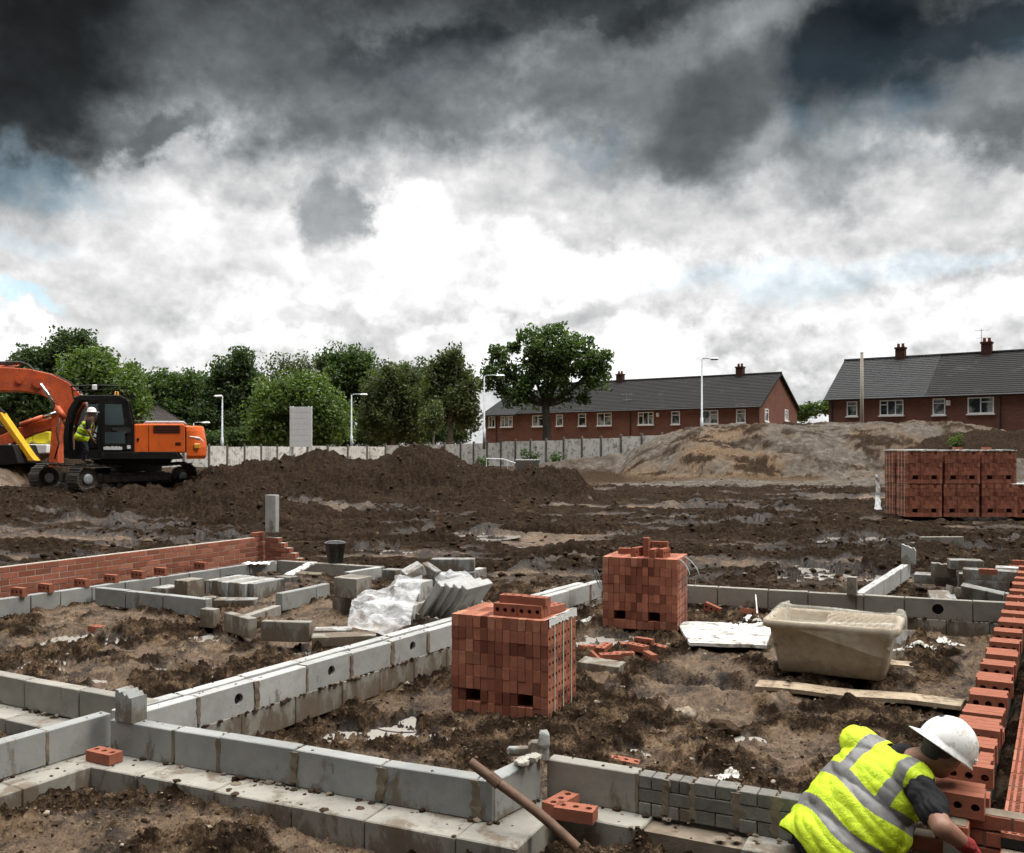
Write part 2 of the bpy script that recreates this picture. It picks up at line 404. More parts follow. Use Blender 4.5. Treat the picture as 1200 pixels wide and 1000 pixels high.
def leaf_mat(name, c1, c2, c3):
    m, nt, b = new_mat(name); rp = island(nt)
    col = ramp(nt, rp, [(0, c1), (.5, c2), (1, c3)])
    lk(nt, col, b.inputs['Base Color']); b.inputs['Roughness'].default_value = .55; b.inputs['Specular IOR Level'].default_value = .3
    tl = nd(nt, 'ShaderNodeBsdfTranslucent'); lk(nt, mixc(nt, 1.0, col, (1.1, 1.3, .5), 'MULTIPLY'), tl.inputs[0])
    mx = nd(nt, 'ShaderNodeMixShader'); mx.inputs[0].default_value = .40
    lk(nt, b.outputs[0], mx.inputs[1]); lk(nt, tl.outputs[0], mx.inputs[2]); lk(nt, mx.outputs[0], nt.nodes['Material Output'].inputs[0])
    return m
M['leaf_dark'] = leaf_mat('dark_leaves', (.034, .056, .026), (.066, .100, .043), (.11, .15, .066))
M['leaf_mid'] = leaf_mat('mid_leaves', (.046, .076, .028), (.084, .130, .046), (.135, .19, .070))
M['leaf_light'] = leaf_mat('light_leaves', (.075, .112, .032), (.125, .178, .054), (.18, .24, .084))
M['leaf_olive'] = leaf_mat('olive_leaves', (.058, .070, .034), (.10, .118, .054), (.15, .168, .080))
M['bark'] = plain('bark', (.055, .045, .035), (.09, .075, .06), 6, .9, .2, bmp=.5, bscale=15, bd=.05)
M['bark_pale'] = plain('pale_bark', (.35, .33, .29), (.22, .2, .17), 5, .9, .2)

def tile_mat(name, c, moss):
    m, nt, b = new_mat(name); v = coords(nt)
    tc = nd(nt, 'ShaderNodeTexCoord')
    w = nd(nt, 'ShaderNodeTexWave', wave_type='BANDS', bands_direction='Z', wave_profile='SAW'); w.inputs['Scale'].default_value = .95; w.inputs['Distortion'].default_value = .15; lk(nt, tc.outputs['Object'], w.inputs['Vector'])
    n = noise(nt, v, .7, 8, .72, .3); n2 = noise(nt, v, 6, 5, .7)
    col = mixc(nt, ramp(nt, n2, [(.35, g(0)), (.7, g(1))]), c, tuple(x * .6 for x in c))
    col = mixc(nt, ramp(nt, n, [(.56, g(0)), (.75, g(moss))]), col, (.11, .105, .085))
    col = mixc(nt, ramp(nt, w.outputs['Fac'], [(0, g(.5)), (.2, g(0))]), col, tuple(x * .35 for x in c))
    lk(nt, col, b.inputs['Base Color']); b.inputs['Roughness'].default_value = .85; b.inputs['Specular IOR Level'].default_value = .25
    bump(nt, b, w.outputs['Fac'], .5, .05)
    return m
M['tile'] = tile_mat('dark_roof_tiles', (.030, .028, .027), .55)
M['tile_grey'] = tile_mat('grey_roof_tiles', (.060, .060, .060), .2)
def housebrick():
    m, nt, b = new_mat('house_brickwork')
    tc = nd(nt, 'ShaderNodeTexCoord'); sp = nd(nt, 'ShaderNodeSeparateXYZ'); lk(nt, tc.outputs['Object'], sp.inputs[0])
    ad = nd(nt, 'ShaderNodeMath', operation='ADD'); lk(nt, sp.outputs[0], ad.inputs[0]); lk(nt, sp.outputs[1], ad.inputs[1])
    cb = nd(nt, 'ShaderNodeCombineXYZ'); lk(nt, ad.outputs[0], cb.inputs[0]); lk(nt, sp.outputs[2], cb.inputs[1])
    bt = nd(nt, 'ShaderNodeTexBrick'); bt.inputs['Scale'].default_value = 1; bt.inputs['Brick Width'].default_value = .225; bt.inputs['Row Height'].default_value = .075; bt.inputs['Mortar Size'].default_value = .006
    bt.inputs['Color1'].default_value = (.225, .088, .060, 1); bt.inputs['Color2'].default_value = (.155, .066, .047, 1); bt.inputs['Mortar'].default_value = (.20, .15, .12, 1)
    lk(nt, cb.outputs[0], bt.inputs['Vector'])
    n = noise(nt, coords(nt), 1.1, 7, .7)
    col = mixc(nt, ramp(nt, n, [(.4, g(0)), (.7, g(.6))]), bt.outputs[0], (.125, .06, .045))
    lk(nt, col, b.inputs['Base Color']); b.inputs['Roughness'].default_value = .9; b.inputs['Specular IOR Level'].default_value = .2
    return m
M['housebrick'] = housebrick()
M['fence'] = plain('weathered_fence', (.84, .82, .77), (.68, .66, .61), 1.6, .9, .2, dirt=(.13, .11, .085), dirt_amt=.38, bmp=.3, bscale=12)
M['skin'] = plain('skin', (.29, .15, .098), (.22, .11, .07), 8, .5, .4, dirt=(.25, .16, .11), dirt_amt=.1, bmp=.15, bscale=80)
M['hair'] = plain('dark_hair', (.025, .018, .013), rough=.6, bmp=.3)
M['black_cloth'] = plain('black_cloth', (.010, .010, .011), (.016, .016, .017), 8, .9, .2, bmp=.3, bscale=40)
M['jeans'] = plain('dark_jeans', (.022, .027, .038), (.040, .047, .06), 7, .9, .2, dirt=(.12, .10, .08), dirt_amt=.25, bmp=.4, bscale=60)
M['helmet'] = plain('scuffed_white_helmet', (.80, .80, .77), (.68, .67, .62), 9, .3, .5, dirt=(.34, .28, .21), dirt_amt=.36, bmp=.06)
M['glove'] = plain('red_glove', (.26, .03, .028), (.18, .022, .02), 12, .8, .3, bmp=.4)
M['boot'] = plain('muddy_boot', (.08, .06, .04), (.14, .11, .08), 12, .8, .3)
def hivis():
    m, nt, b = new_mat('hi_vis_yellow'); v = coords(nt)
    n = noise(nt, v, 11, 7, .7); n2 = noise(nt, v, 4, 8, .72, .5)
    col = mixc(nt, ramp(nt, n, [(.35, g(0)), (.7, g(1))]), (.62, .80, .012), (.42, .55, .010))
    col = mixc(nt, ramp(nt, n2, [(.60, g(0)), (.74, g(.55))]), col, (.22, .24, .035))
    lk(nt, col, b.inputs['Base Color']); b.inputs['Roughness'].default_value = .65
    bump(nt, b, noise(nt, v, 20, 8, .68, .9), .9, .014)
    return m
M['hivis'] = hivis()
M['band'] = plain('grey_reflective_band', (.20, .195, .185), (.14, .135, .125), 20, .45, .4, bmp=.3, bscale=60)

# ------------------------------------------------------------------ camera, sky, sun
cam = bpy.data.cameras.new('camera'); co = bpy.data.objects.new('camera', cam); COL.objects.link(co)
co.location = (0, 0, H); co.rotation_euler = (R(90), 0, 0)
cam.sensor_width = 36; cam.lens = 36 * F / 1200; cam.shift_y = 27 / 1200; cam.clip_end = 3000; cam.clip_start = .05
SC.camera = co

SUN_AZ, SUN_EL = R(104), R(48)        # azimuth from straight ahead, towards the right
w = bpy.data.worlds.new('World'); SC.world = w; w.use_nodes = True
def build_sky():
    nt = w.node_tree; nt.nodes.clear()
    out = nd(nt, 'ShaderNodeOutputWorld'); bg = nd(nt, 'ShaderNodeBackground'); lk(nt, bg.outputs[0], out.inputs[0])
    sky = nd(nt, 'ShaderNodeTexSky', sky_type='NISHITA'); sky.sun_disc = False; sky.sun_elevation = SUN_EL; sky.sun_rotation = SUN_AZ
    bg.inputs['Strength'].default_value = .1
    tc = nd(nt, 'ShaderNodeTexCoord'); D = tc.outputs['Generated']
    sp = nd(nt, 'ShaderNodeSeparateXYZ'); lk(nt, D, sp.inputs[0])
    def mt(op, a, b=None, c=None, clamp=False):
        n = nd(nt, 'ShaderNodeMath', operation=op); n.use_clamp = clamp
        for i, x in enumerate((a, b, c)):
            if x is None: continue
            if isinstance(x, (int, float)): n.inputs[i].default_value = x
            else: lk(nt, x, n.inputs[i])
        return n.outputs[0]
    az = mt('ARCTAN2', sp.outputs[0], sp.outputs[1]); el = mt('ARCSINE', sp.outputs[2])
    cb = nd(nt, 'ShaderNodeCombineXYZ'); lk(nt, az, cb.inputs[0]); lk(nt, el, cb.inputs[1])
    pos = cb.outputs[0]
    def nz(scale, det, rough, off=0, col=False, lac=2.0, stretch=(1, 1, 1)):
        mp = nd(nt, 'ShaderNodeMapping'); mp.inputs['Location'].default_value = (off, off * .7, off * .3); mp.inputs['Scale'].default_value = stretch; lk(nt, D, mp.inputs[0])
        n = nd(nt, 'ShaderNodeTexNoise'); n.inputs['Scale'].default_value = scale; n.inputs['Detail'].default_value = det; n.inputs['Roughness'].default_value = rough; n.inputs['Lacunarity'].default_value = lac
        lk(nt, mp.outputs[0], n.inputs['Vector']); return n.outputs['Color' if col else 'Fac']
    def warp(p, scale, amt, det=7, rough=.6, off=0):
        c = nz(scale, det, rough, off, True)
        s = nd(nt, 'ShaderNodeVectorMath', operation='SUBTRACT'); lk(nt, c, s.inputs[0]); s.inputs[1].default_value = (.5, .5, .5)
        k = nd(nt, 'ShaderNodeVectorMath', operation='MULTIPLY_ADD'); lk(nt, s.outputs[0], k.inputs[0]); k.inputs[1].default_value = (amt, amt, 0); lk(nt, p, k.inputs[2])
        return k.outputs[0]
    soft = warp(warp(pos, 6, .22, 6, .55), 25, .05, 5, .6, 3)
    crisp = warp(warp(pos, 9, .10, 4, .5, 5), 42, .05, 8, .62, 9)
    def blob(p, px, py, rx, ry, edge=1.0, rot=0):
        "soft elliptical cloud at the direction seen at (px, py); edge: width of its rim"
        a = math.atan((px - CX) / F); e = math.atan((HY - py) / F * math.cos(a))
        mp = nd(nt, 'ShaderNodeMapping', vector_type='TEXTURE'); mp.inputs['Location'].default_value = (a, e, 0); mp.inputs['Scale'].default_value = (rx / F, ry / F, 1); mp.inputs['Rotation'].default_value = (0, 0, rot)
        lk(nt, p, mp.inputs[0])
        ln = nd(nt, 'ShaderNodeVectorMath', operation='LENGTH'); lk(nt, mp.outputs[0], ln.inputs[0])
        r = nd(nt, 'ShaderNodeMapRange', interpolation_type='SMOOTHSTEP'); r.inputs['From Min'].default_value = 1 + edge * .5; r.inputs['From Max'].default_value = 1 - edge * .5
        lk(nt, ln.outputs[1], r.inputs['Value']); return r.outputs[0]
    # brightness of the cloud deck by elevation: white towards the horizon, a dark shelf of cloud above, an unseen bright cap added overhead to light the tops
    eln = mt('ADD', el, mt('MULTIPLY', mt('SUBTRACT', nz(5, 8, .6, 2, stretch=(1, 1, 2.2)), .5), .16))
    er = mt('MULTIPLY', eln, 1 / 1.5)
    def e_of(py): return math.atan((HY - py) / F) / 1.5
    base = nd(nt, 'ShaderNodeValToRGB'); lk(nt, er, base.inputs[0])
    st = [(0.0, 1.0), (e_of(400), 1.0), (e_of(330), .92), (e_of(250), .84), (e_of(180), .70), (e_of(120), .38), (e_of(50), .12), (e_of(-20), .055), (.42, .26), (.58, .7), (.68, 7.0), (1.0, 9.0)]
    els = base.color_ramp.elements
    while len(els) < len(st): els.new(.5)
    for q, (p_, v_) in zip(els, st): q.position = p_; q.color = (v_, v_, v_, 1)
    B = base.outputs[0]
    fb = nz(4.5, 10, .62, 4, stretch=(1, 1, 1.8)); fb2 = nz(13, 9, .62, 8, stretch=(1, 1, 1.5))
    # heaped cumulus: rounded cells, lit on their upper edges
    vn = nd(nt, 'ShaderNodeTexVoronoi', feature='SMOOTH_F1', voronoi_dimensions='2D'); vn.inputs['Scale'].default_value = 9.0; vn.inputs['Smoothness'].default_value = .35
    vn.inputs['Detail'].default_value = 3.0; vn.inputs['Roughness'].default_value = .55
    sc_ = nd(nt, 'ShaderNodeVectorMath', operation='MULTIPLY'); lk(nt, warp(pos, 14, .10, 5, .55, 21), sc_.inputs[0]); sc_.inputs[1].default_value = (1, 1.7, 1); lk(nt, sc_.outputs[0], vn.inputs['Vector'])
    puff = mt('SUBTRACT', 1.0, mt('MULTIPLY', vn.outputs['Distance'], 1.55), clamp=True)
    tex = mt('MULTIPLY_ADD', mt('SUBTRACT', fb, .5), 1.5, mt('MULTIPLY_ADD', mt('SUBTRACT', fb2, .5), .9, mt('MULTIPLY_ADD', mt('SUBTRACT', nz(34, 8, .62, 17, stretch=(1, 1, 1.4)), .5), .55, mt('MULTIPLY_ADD', puff, .34, .86))))
    # relief of the heaps: tops catch the light, bases stay grey
    def relief(scale, off, up, det):
        def at(dz):
            mp = nd(nt, 'ShaderNodeVectorMath', operation='ADD'); lk(nt, D, mp.inputs[0]); mp.inputs[1].default_value = (off, off, off + dz)
            wv = nd(nt, 'ShaderNodeTexNoise'); wv.inputs['Scale'].default_value = scale; wv.inputs['Detail'].default_value = det; wv.inputs['Roughness'].default_value = .52; lk(nt, mp.outputs[0], wv.inputs['Vector']); return wv.outputs['Fac']
        return mt('SUBTRACT', at(0), at(up))
    tex = mt('MULTIPLY', tex, mt('MULTIPLY_ADD', relief(8, 3.1, .022, 7), 2.6, mt('MULTIPLY_ADD', relief(21, 7.7, .009, 7), 1.6, 1.0)))
    B = mt('MULTIPLY', B, mt('MAXIMUM', tex, .15))
    def mul(B, k, f): return mt('MULTIPLY', B, mt('MULTIPLY_ADD', k, f - 1.0, 1.0))
    def to(B, k, val, amt=1.0):
        k = mt('MULTIPLY', k, amt)
        return mt('ADD', mt('MULTIPLY', B, mt('SUBTRACT', 1.0, k)), mt('MULTIPLY', k, val) if isinstance(val, (int, float)) else mt('MULTIPLY', k, val))
    shade = mt('MULTIPLY_ADD', mt('SUBTRACT', fb2, .5), 1.2, 1.0)
    fine = nz(30, 8, .6, 12)
    dsh = mt('MULTIPLY', shade, mt('MULTIPLY_ADD', mt('SUBTRACT', fine, .5), .7, 1.0))
    for (p, px, py, rx, ry, edge, val, amt, rot) in [
        (soft, 330, 90, 260, 52, 1.1, .09, .7, -.12),
        (soft, 560, 100, 110, 30, 1.0, .10, .6, .1),
        (soft, 420, 205, 260, 35, 1.3, .50, .4, 0),
        (soft, 150, 300, 190, 70, 1.2, .66, .6, 0),
        (soft, 640, 235, 200, 45, 1.2, .58, .5, 0),
        (soft, 950, 260, 230, 50, 1.2, .52, .5, 0),
        (soft, 1130, 215, 60, 45, 1.0, .62, .6, 0),
        (soft, 700, 190, 90, 30, 1.0, .38, .6, 0),
        (crisp, 870, 105, 130, 95, .35, .24, .8, .3),
        (crisp, 905, 60, 55, 45, .5, .32, .6, 0),
        (soft, 835, 125, 120, 55, .9, .085, .85, .35), (soft, 690, 95, 60, 40, 1.0, .14, .6, 0),
        (soft, 1000, 180, 85, 40, .9, .10, .6, .4),
        (crisp, 1170, 95, 90, 60, .5, .17, .85, 0),
        (soft, 1180, 170, 70, 25, .9, .10, .6, 0),
        (soft, 15, 90, 140, 118, 1.1, .012, .97, 0),
        (soft, 200, 165, 60, 20, .8, .10, .8, .5),
        (crisp, 170, 245, 75, 30, .6, .80, .5, 0),
        (crisp, 455, 268, 62, 48, .55, 1.12, .95, .4), (soft, 330, 285, 110, 40, 1.0, .80, .7, 0), (soft, 520, 300, 90, 40, 1.0, .95, .7, 0),
        (crisp, 372, 208, 17, 16, .7, .95, .85, 0),
        (crisp, 388, 240, 34, 52, .8, .26, .9, .25),
        (soft, 600, 300, 50, 25, .8, 1.1, .6, 0),
        (crisp, 680, 325, 100, 38, .7, 1.10, .9, 0),
        (soft, 670, 372, 70, 14, .9, .55, .7, 0),
        (soft, 440, 385, 150, 14, .9, .62, .6, 0),
        (soft, 70, 372, 60, 18, .8, .55, .6, -.3),
        (soft, 850, 355, 140, 18, .9, .72, .6, 0),
        (soft, 1000, 395, 130, 16, .9, .80, .5, 0),
        (crisp, 900, 308, 40, 9, 1.0, .98, .55, 0)]:
        B = to(B, blob(p, px, py, rx, ry, edge, rot), mt('MULTIPLY', dsh, val), amt)
    # unseen sky behind the camera, dimmed to darken the faces turned to it
    back = nd(nt, 'ShaderNodeMapRange', interpolation_type='SMOOTHSTEP'); back.inputs['From Min'].default_value = .15; back.inputs['From Max'].default_value = -.75; back.inputs['To Min'].default_value = 1.0; back.inputs['To Max'].default_value = .13
    lk(nt, sp.outputs[1], back.inputs['Value']); B = mt('MULTIPLY', B, back.outputs[0])
    B = mt('MAXIMUM', B, .004)
    # tint: dark parts cold grey, bright parts neutral
    col = nd(nt, 'ShaderNodeMix', data_type='RGBA'); col.inputs[6].default_value = (.88, 1.0, 1.06, 1); col.inputs[7].default_value = (1, 1, 1, 1)
    lk(nt, mt('MULTIPLY', B, 1.6, clamp=True), col.inputs[0])
    cl = nd(nt, 'ShaderNodeVectorMath', operation='SCALE'); lk(nt, col.outputs[2], cl.inputs[0]); lk(nt, mt('MULTIPLY', B, 10 * SKY_GAIN), cl.inputs['Scale'])
    # holes in the cloud show the blue sky
    hole = None
    for (px, py, rx, ry, edge, amt, rot) in [(1010, 85, 80, 72, 1.0, .95, .5), (1120, 25, 130, 38, 1.0, .9, 0), (520, 50, 80, 22, 1.2, .65, .2), (690, 10, 120, 14, .9, .45, 0),
                                        (60, 215, 60, 20, 1.3, .30, -.2), (20, 285, 50, 16, 1.2, .20, 0), (900, 330, 110, 22, 1, .28, 0), (680, 170, 40, 14, .9, .3, 0), (10, 362, 35, 9, .9, .6, 0), (1100, 320, 80, 16, .9, .25, 0)]:
        k = mt('MULTIPLY', blob(soft, px, py, rx, ry, edge, rot), amt)
        hole = k if hole is None else mt('MAXIMUM', hole, k)
    dim = nd(nt, 'ShaderNodeValToRGB'); lk(nt, er, dim.inputs[0])
    ds = [(0, 1.0), (e_of(330), .9), (e_of(220), .45), (e_of(120), .055), (e_of(30), .016), (.45, .10), (.7, .8)]
    els = dim.color_ramp.elements
    while len(els) < len(ds): els.new(.5)
    for q, (p_, v_) in zip(els, ds): q.position = p_; q.color = (v_, v_, v_, 1)
    sb = nd(nt, 'ShaderNodeVectorMath', operation='SCALE'); lk(nt, sky.outputs[0], sb.inputs[0]); lk(nt, mt('MULTIPLY', dim.outputs[0], 1.9), sb.inputs['Scale'])
    hs = nd(nt, 'ShaderNodeHueSaturation'); hs.inputs['Saturation'].default_value = 1.0; hs.inputs['Hue'].default_value = .475; lk(nt, sb.outputs[0], hs.inputs['Color'])
    mx = nd(nt, 'ShaderNodeMix', data_type='RGBA'); lk(nt, hole, mx.inputs[0]); lk(nt, cl.outputs[0], mx.inputs[6]); lk(nt, hs.outputs[0], mx.inputs[7])
    lk(nt, mx.outputs[2], bg.inputs[0])
    w.cycles.sampling_method = 'MANUAL'; w.cycles.sample_map_resolution = 512
SKY_GAIN = 1.0
build_sky()
sl = bpy.data.lights.new('sun', 'SUN'); so = bpy.data.objects.new('sun', sl); COL.objects.link(so)
sl.energy = 1.5; sl.angle = R(12); sl.color = (1, .955, .88)
sd = Vector((math.sin(SUN_AZ) * math.cos(SUN_EL), math.cos(SUN_AZ) * math.cos(SUN_EL), math.sin(SUN_EL)))
so.rotation_euler = (-sd).to_track_quat('-Z', 'Y').to_euler()
SC.view_settings.view_transform = 'Standard'; SC.view_settings.look = 'None'; SC.view_settings.exposure = 0.18; SC.view_settings.gamma = 1.0
SC.cycles.max_bounces = 6; SC.cycles.transparent_max_bounces = 12
# ------------------------------------------------------------------ the ground: one sheet from the camera's feet to the horizon
A0, A1 = P(128, 843, .46), P(579, 917, .46)
D0, D1 = P(640, 889, .46), P(925, 935, .46)
L0, L1 = P(233, 818, .46), P(706, 681, .46)         # long cross wall
E0, E1 = P(706, 681, .46), P(1175, 706.7, .46)      # far wall
R0 = Vector((1.88, 4.22, 0))                        # near end of the right-hand wall (left face)
EX = P(157, 575, .94)                               # digger
XC = np.array([-200, -16, -13, -11, -9.5, -8.2, -7.4, -6.1, -5.6, -4.8, -4.2, -3.55, -3.0, -2.6, -2.3, -1.7, -1.0, -.2, .5, 1.2, 1.65, 2.1, 2.6, 200])
def crest(pts, Y, base):
    xs = [(p[0] - CX) / F * Y for p in pts]; zs = [H + (HY - p[1]) / F * Y for p in pts]
    return xs, zs
HEAP = crest([(120, 575), (205, 566), (250, 550), (300, 544), (345, 542), (366, 533), (385, 533), (410, 541), (440, 542), (465, 532), (484, 524), (500, 523), (520, 530), (540, 543), (566, 551), (590, 555), (620, 553), (645, 549), (662, 550), (680, 562), (705, 590)], 31.0, .6)
HEAP2 = crest([(-160, 570), (-60, 578), (0, 584), (40, 586), (75, 588), (110, 582), (150, 577), (190, 573), (230, 572), (270, 570), (330, 582), (400, 600)], 25.5, .6)
HEAP3 = crest([(-260, 545), (-60, 544), (0, 543), (30, 542), (62, 544), (78, 549), (100, 561), (130, 578)], 33.5, .6)
RAMP = crest([(-300, 548), (-60, 547), (0, 547), (18, 551), (34, 566), (50, 592)], 33.0, .6)
MOUND = crest([(690, 577), (715, 562), (732, 545), (750, 528), (780, 514), (800, 505), (830, 500), (900, 498), (1000, 497), (1100, 496), (1130, 498), (1160, 503), (1195, 513), (1240, 535), (1300, 565)], 46.0, .8)
DARKM = crest([(985, 575), (1020, 555), (1060, 528), (1100, 517), (1150, 508), (1200, 506), (1260, 500), (1330, 497), (1420, 520), (1500, 560)], 42.0, .8)
BACKH = crest([(560, 560), (600, 549), (640, 544), (690, 538), (720, 533), (760, 540), (800, 560)], 50.0, .8)
PUD = [  # px, py, half length and half width in px, level depth below the mud
    (440, 850, 62, 12), (512, 861, 20, 9), (478, 838, 30, 7), (790, 886, 46, 10), (735, 872, 22, 6), (835, 874, 16, 5), (190, 779, 36, 10), (115, 790, 30, 6), (255, 772, 20, 5),
    (100, 742, 60, 8), (960, 668, 60, 9), (700, 748, 62, 8), (545, 624, 50, 4), (850, 613, 50, 3), (1000, 628, 60, 4), (640, 640, 50, 4), (60, 770, 40, 6), (690, 900, 40, 7), (350, 760, 30, 5), (620, 905, 30, 5), (870, 860, 30, 5), (760, 845, 24, 4), (900, 905, 24, 5), (250, 740, 26, 4), (60, 800, 26, 4), (720, 640, 50, 3), (430, 640, 60, 3), (250, 640, 60, 3), (900, 640, 50, 3)]
def seg_d(X, Y, a, b):
    ax, ay = a[0], a[1]; dx, dy = b[0] - ax, b[1] - ay
    t = np.clip(((X - ax) * dx + (Y - ay) * dy) / (dx * dx + dy * dy), 0, 1)
    return np.hypot(X - ax - t * dx, Y - ay - t * dy)
def billow(x, y, fr, am, seed):
    t = 0
    for k, (f, a) in enumerate(zip(fr, am)):
        t = t + a * np.abs(perlin(x * f + .35 * perlin(x * f * .6, y * f * .6, seed + 40 + k), y * f, seed + k))
    return t
def terrain(X, Y):
    X = np.asarray(X, float); Y = np.asarray(Y, float)
    b = np.interp(Y, [0, 5, 8, 10, 12, 16, 25, 35, 56, 100, 700], [.02, .02, .0, .08, .16, .2, .46, .75, 1.05, 1.15, 1.6])
    # the strip outside the front wall lies higher; the room on the left too
    n = (.417, .909)
    tt = (X - A0.x) * n[0] + (Y - A0.y) * n[1]
    lim = np.where(X > A1.x + .1, .46, .0)
    front = 1 - sstep(lim - .02, lim + .10, tt)
    sL = (X - L0.x) * U.x + (Y - L0.y) * U.y            # right of the cross wall > 0
    left = 1 - sstep(-.45, -.15, sL)
    fz = .135 + .05 * perlin(X * .8, Y * .8, 70)
    b = b + left * (1 - front) * .13 * (1 - sstep(13, 17, Y))
    b = b * (1 - front) + fz * front
    # pit in front of the return of the wall, working trench along the right-hand wall
    b = b - .22 * np.exp(-((X - .10) / .17) ** 2 - ((Y - 4.62) / .16) ** 2)
    wk = sstep(1.0, 1.35, X) * (1 - sstep(2.2, 2.6, X)) * (1 - sstep(4.6, 4.95, Y))
    b = b * (1 - wk) + wk * -.08
    sR = (X - R0.x) * UR.x + (Y - R0.y) * UR.y            # right of the right-hand wall
    cav = sstep(.10, .2, sR) * (1 - sstep(.50, .60, sR)) * sstep(3.0, 3.6, Y) * (1 - sstep(13, 14, Y))
    b = b * (1 - cav) + cav * .22
    rr = sstep(.5, .62, sR) * (1 - sstep(14, 18, Y)); b = b + rr * .12
    # trenches cut in the mud
    def trench(pts, depth, wd):
        nonlocal b
        q = [P(x, y, 0) for x, y in pts]
        d = np.minimum.reduce([seg_d(X, Y, q[i], q[i + 1]) for i in range(len(q) - 1)])
        d = d + .05 * perlin(X * 3, Y * 3, 40)
        b = b - depth * (1 - sstep(wd * .35, wd, d)) + depth * .45 * np.exp(-((d - wd * 1.35) / (wd * .5)) ** 2)
    trench([(742, 797), (800, 799), (850, 806), (884, 812)], .16, .22)
    trench([(1010, 788), (1060, 782), (1110, 776)], .10, .16)
    trench([(325, 838), (420, 806), (500, 775)], .12, .2)
    trench([(560, 690), (640, 680)], .10, .3)
    site = 1 - sstep(12.5, 15, Y)
    mid = sstep(12.5, 15, Y) * (1 - sstep(33, 42, Y))
    # heaps
    def heap(cr, Yc, wf, wb, zb, flat=0.0):
        zc = np.interp(X * (Yc / np.maximum(Y, 1)) ** .5, cr[0], cr[1], left=zb, right=zb)
        yy = Y + 1.2 * perlin(X * .25, Y * .25, 50)
        pf = np.where(yy < Yc, sstep(Yc - wf, Yc, yy), 1 - sstep(Yc + flat, Yc + flat + wb, yy))
        return np.maximum(zc - zb, 0) * pf
    h1 = heap(HEAP, 31, 4.5, 4, .62, 0)
    h2 = heap(HEAP2, 25.5, 3.6, 2.2, .48, 0)
    h3 = heap(HEAP3, 33.8, 1.3, 3, .75, 2.5)
    h4 = heap(RAMP, 33.0, 6.5, 3, .60, 2.5)
    hm = heap(MOUND, 46, 8.0, 6, .95, 4)
    hd = heap(DARKM, 42, 5.0, 4, .85, 1)
    hb = heap(BACKH, 50, 4.5, 3, .95, 0)
    pad = .42 * np.exp(-(((X + 13.0) / 7.0) ** 4) - ((Y - 29.5) / 3.6) ** 4)
    hs = np.maximum.reduce([h1, h2, hb, h3, h4])
    z = b + np.maximum(hs, pad) ; z = np.maximum(z, b + hm); z = np.maximum(z, b + hd)
    heapm = np.clip(np.maximum(np.maximum(h1, h2), h3) / .35, 0, 1)
    moundm = np.clip(hm / .35, 0, 1); darkm = np.clip((hd - hm) / .3, 0, 1); backm = np.clip(hb / .3, 0, 1)
    # relief
    rough = sstep(-.42, .22, fbm(X * .75, Y * .75, 5, 1, .6))                 # where the top soil lies in clods
    rough = .30 + .70 * np.maximum(rough, front * sstep(-.3, .3, fbm(X * 1.1, Y * 1.1, 3, 8)))
    c1 = clods(X * 4.2, Y * 4.2, .55, 20) / 4.2; c2 = clods(X * 9.5, Y * 9.5, .62, 30) / 9.5; c3 = clods(X * 21, Y * 21, .7, 60) / 21
    near = 1 - sstep(11, 24, Y)
    nlow = fbm(X * .9, Y * .9, 4, 12); nmid = fbm(X * 5.5, Y * 5.5, 4, 17)
    bw = billow(X, Y, (2.6, 5.7, 12.5, 27., 55.), (.065, .055, .042, .028, .013), 150)
    rel = site * (.04 * nlow + rough * (.26 * c1 + .34 * c2 + .40 * c3) + bw * (.30 + .9 * rough) - .06 + .008 * nmid)
    # churned field with wheel ruts that run across the view
    wx = X + 3 * perlin(X * .09, Y * .09, 33)
    rut = fbm(wx * .16 + .3 * Y * .05, (Y + .9 * perlin(X * .12, Y * .2, 34)) * .85, 4, 36, .6)
    cm = clods(X * 2.2, Y * 1.9, .6, 80) / 2.2; cl = clods(X * 5.1, Y * 4.6, .6, 84) / 5.1; cx = clods(X * 11, Y * 10, .6, 86) / 11
    rm = sstep(-.35, .5, fbm(X * .22, Y * .5, 4, 38))
    rel = rel + mid * (billow(X, Y, (.7, 1.5, 3.2, 6.7), (.13, .11, .075, .05), 160) * (.35 + .8 * rm) - .05 + .10 * rut + rm * (.34 * cm + .36 * cl + .3 * cx) * (.35 + .65 * rm) + .03 * fbm(X * 2.5, Y * 3.5, 3, 41))
    # tracks of wheels and crawlers across the field
    for (yc, sl_, amp, ph, gauge, pitch) in ((16.2, .05, .5, 0, 1.7, .30), (19.5, -.04, .8, 2, 2.3, .22), (23.0, .10, .7, 4, 2.2, .24), (27.5, .02, .6, 1, 1.8, .3)):
        yp = yc + sl_ * X + amp * np.sin(X * .17 + ph)
        for sgn in (-.5, .5):
            q = np.abs(Y - yp - sgn * gauge); w_ = .30
            on = 1 - sstep(w_ * .7, w_, q); rim = np.exp(-((q - w_ * 1.25) / .12) ** 2)
            rel = rel + mid * (on * (-.07 + .035 * np.sign(np.sin(X * 6.283 / pitch + 14 * q * np.sign(Y - yp - sgn * gauge)))) + .055 * rim)
    ch = clods(X * 1.15, Y * 1.15, .6, 90) / 1.15; ch2 = clods(X * 2.7, Y * 2.7, .65, 94) / 2.7
    rel = rel + heapm * (billow(X, Y, (1.3, 2.9, 6.3), (.16, .13, .09), 170) - .12 + .17 * ch + .30 * ch2 + .32 * cl + .10 * fbm(X * .8, Y * .8, 4, 97))
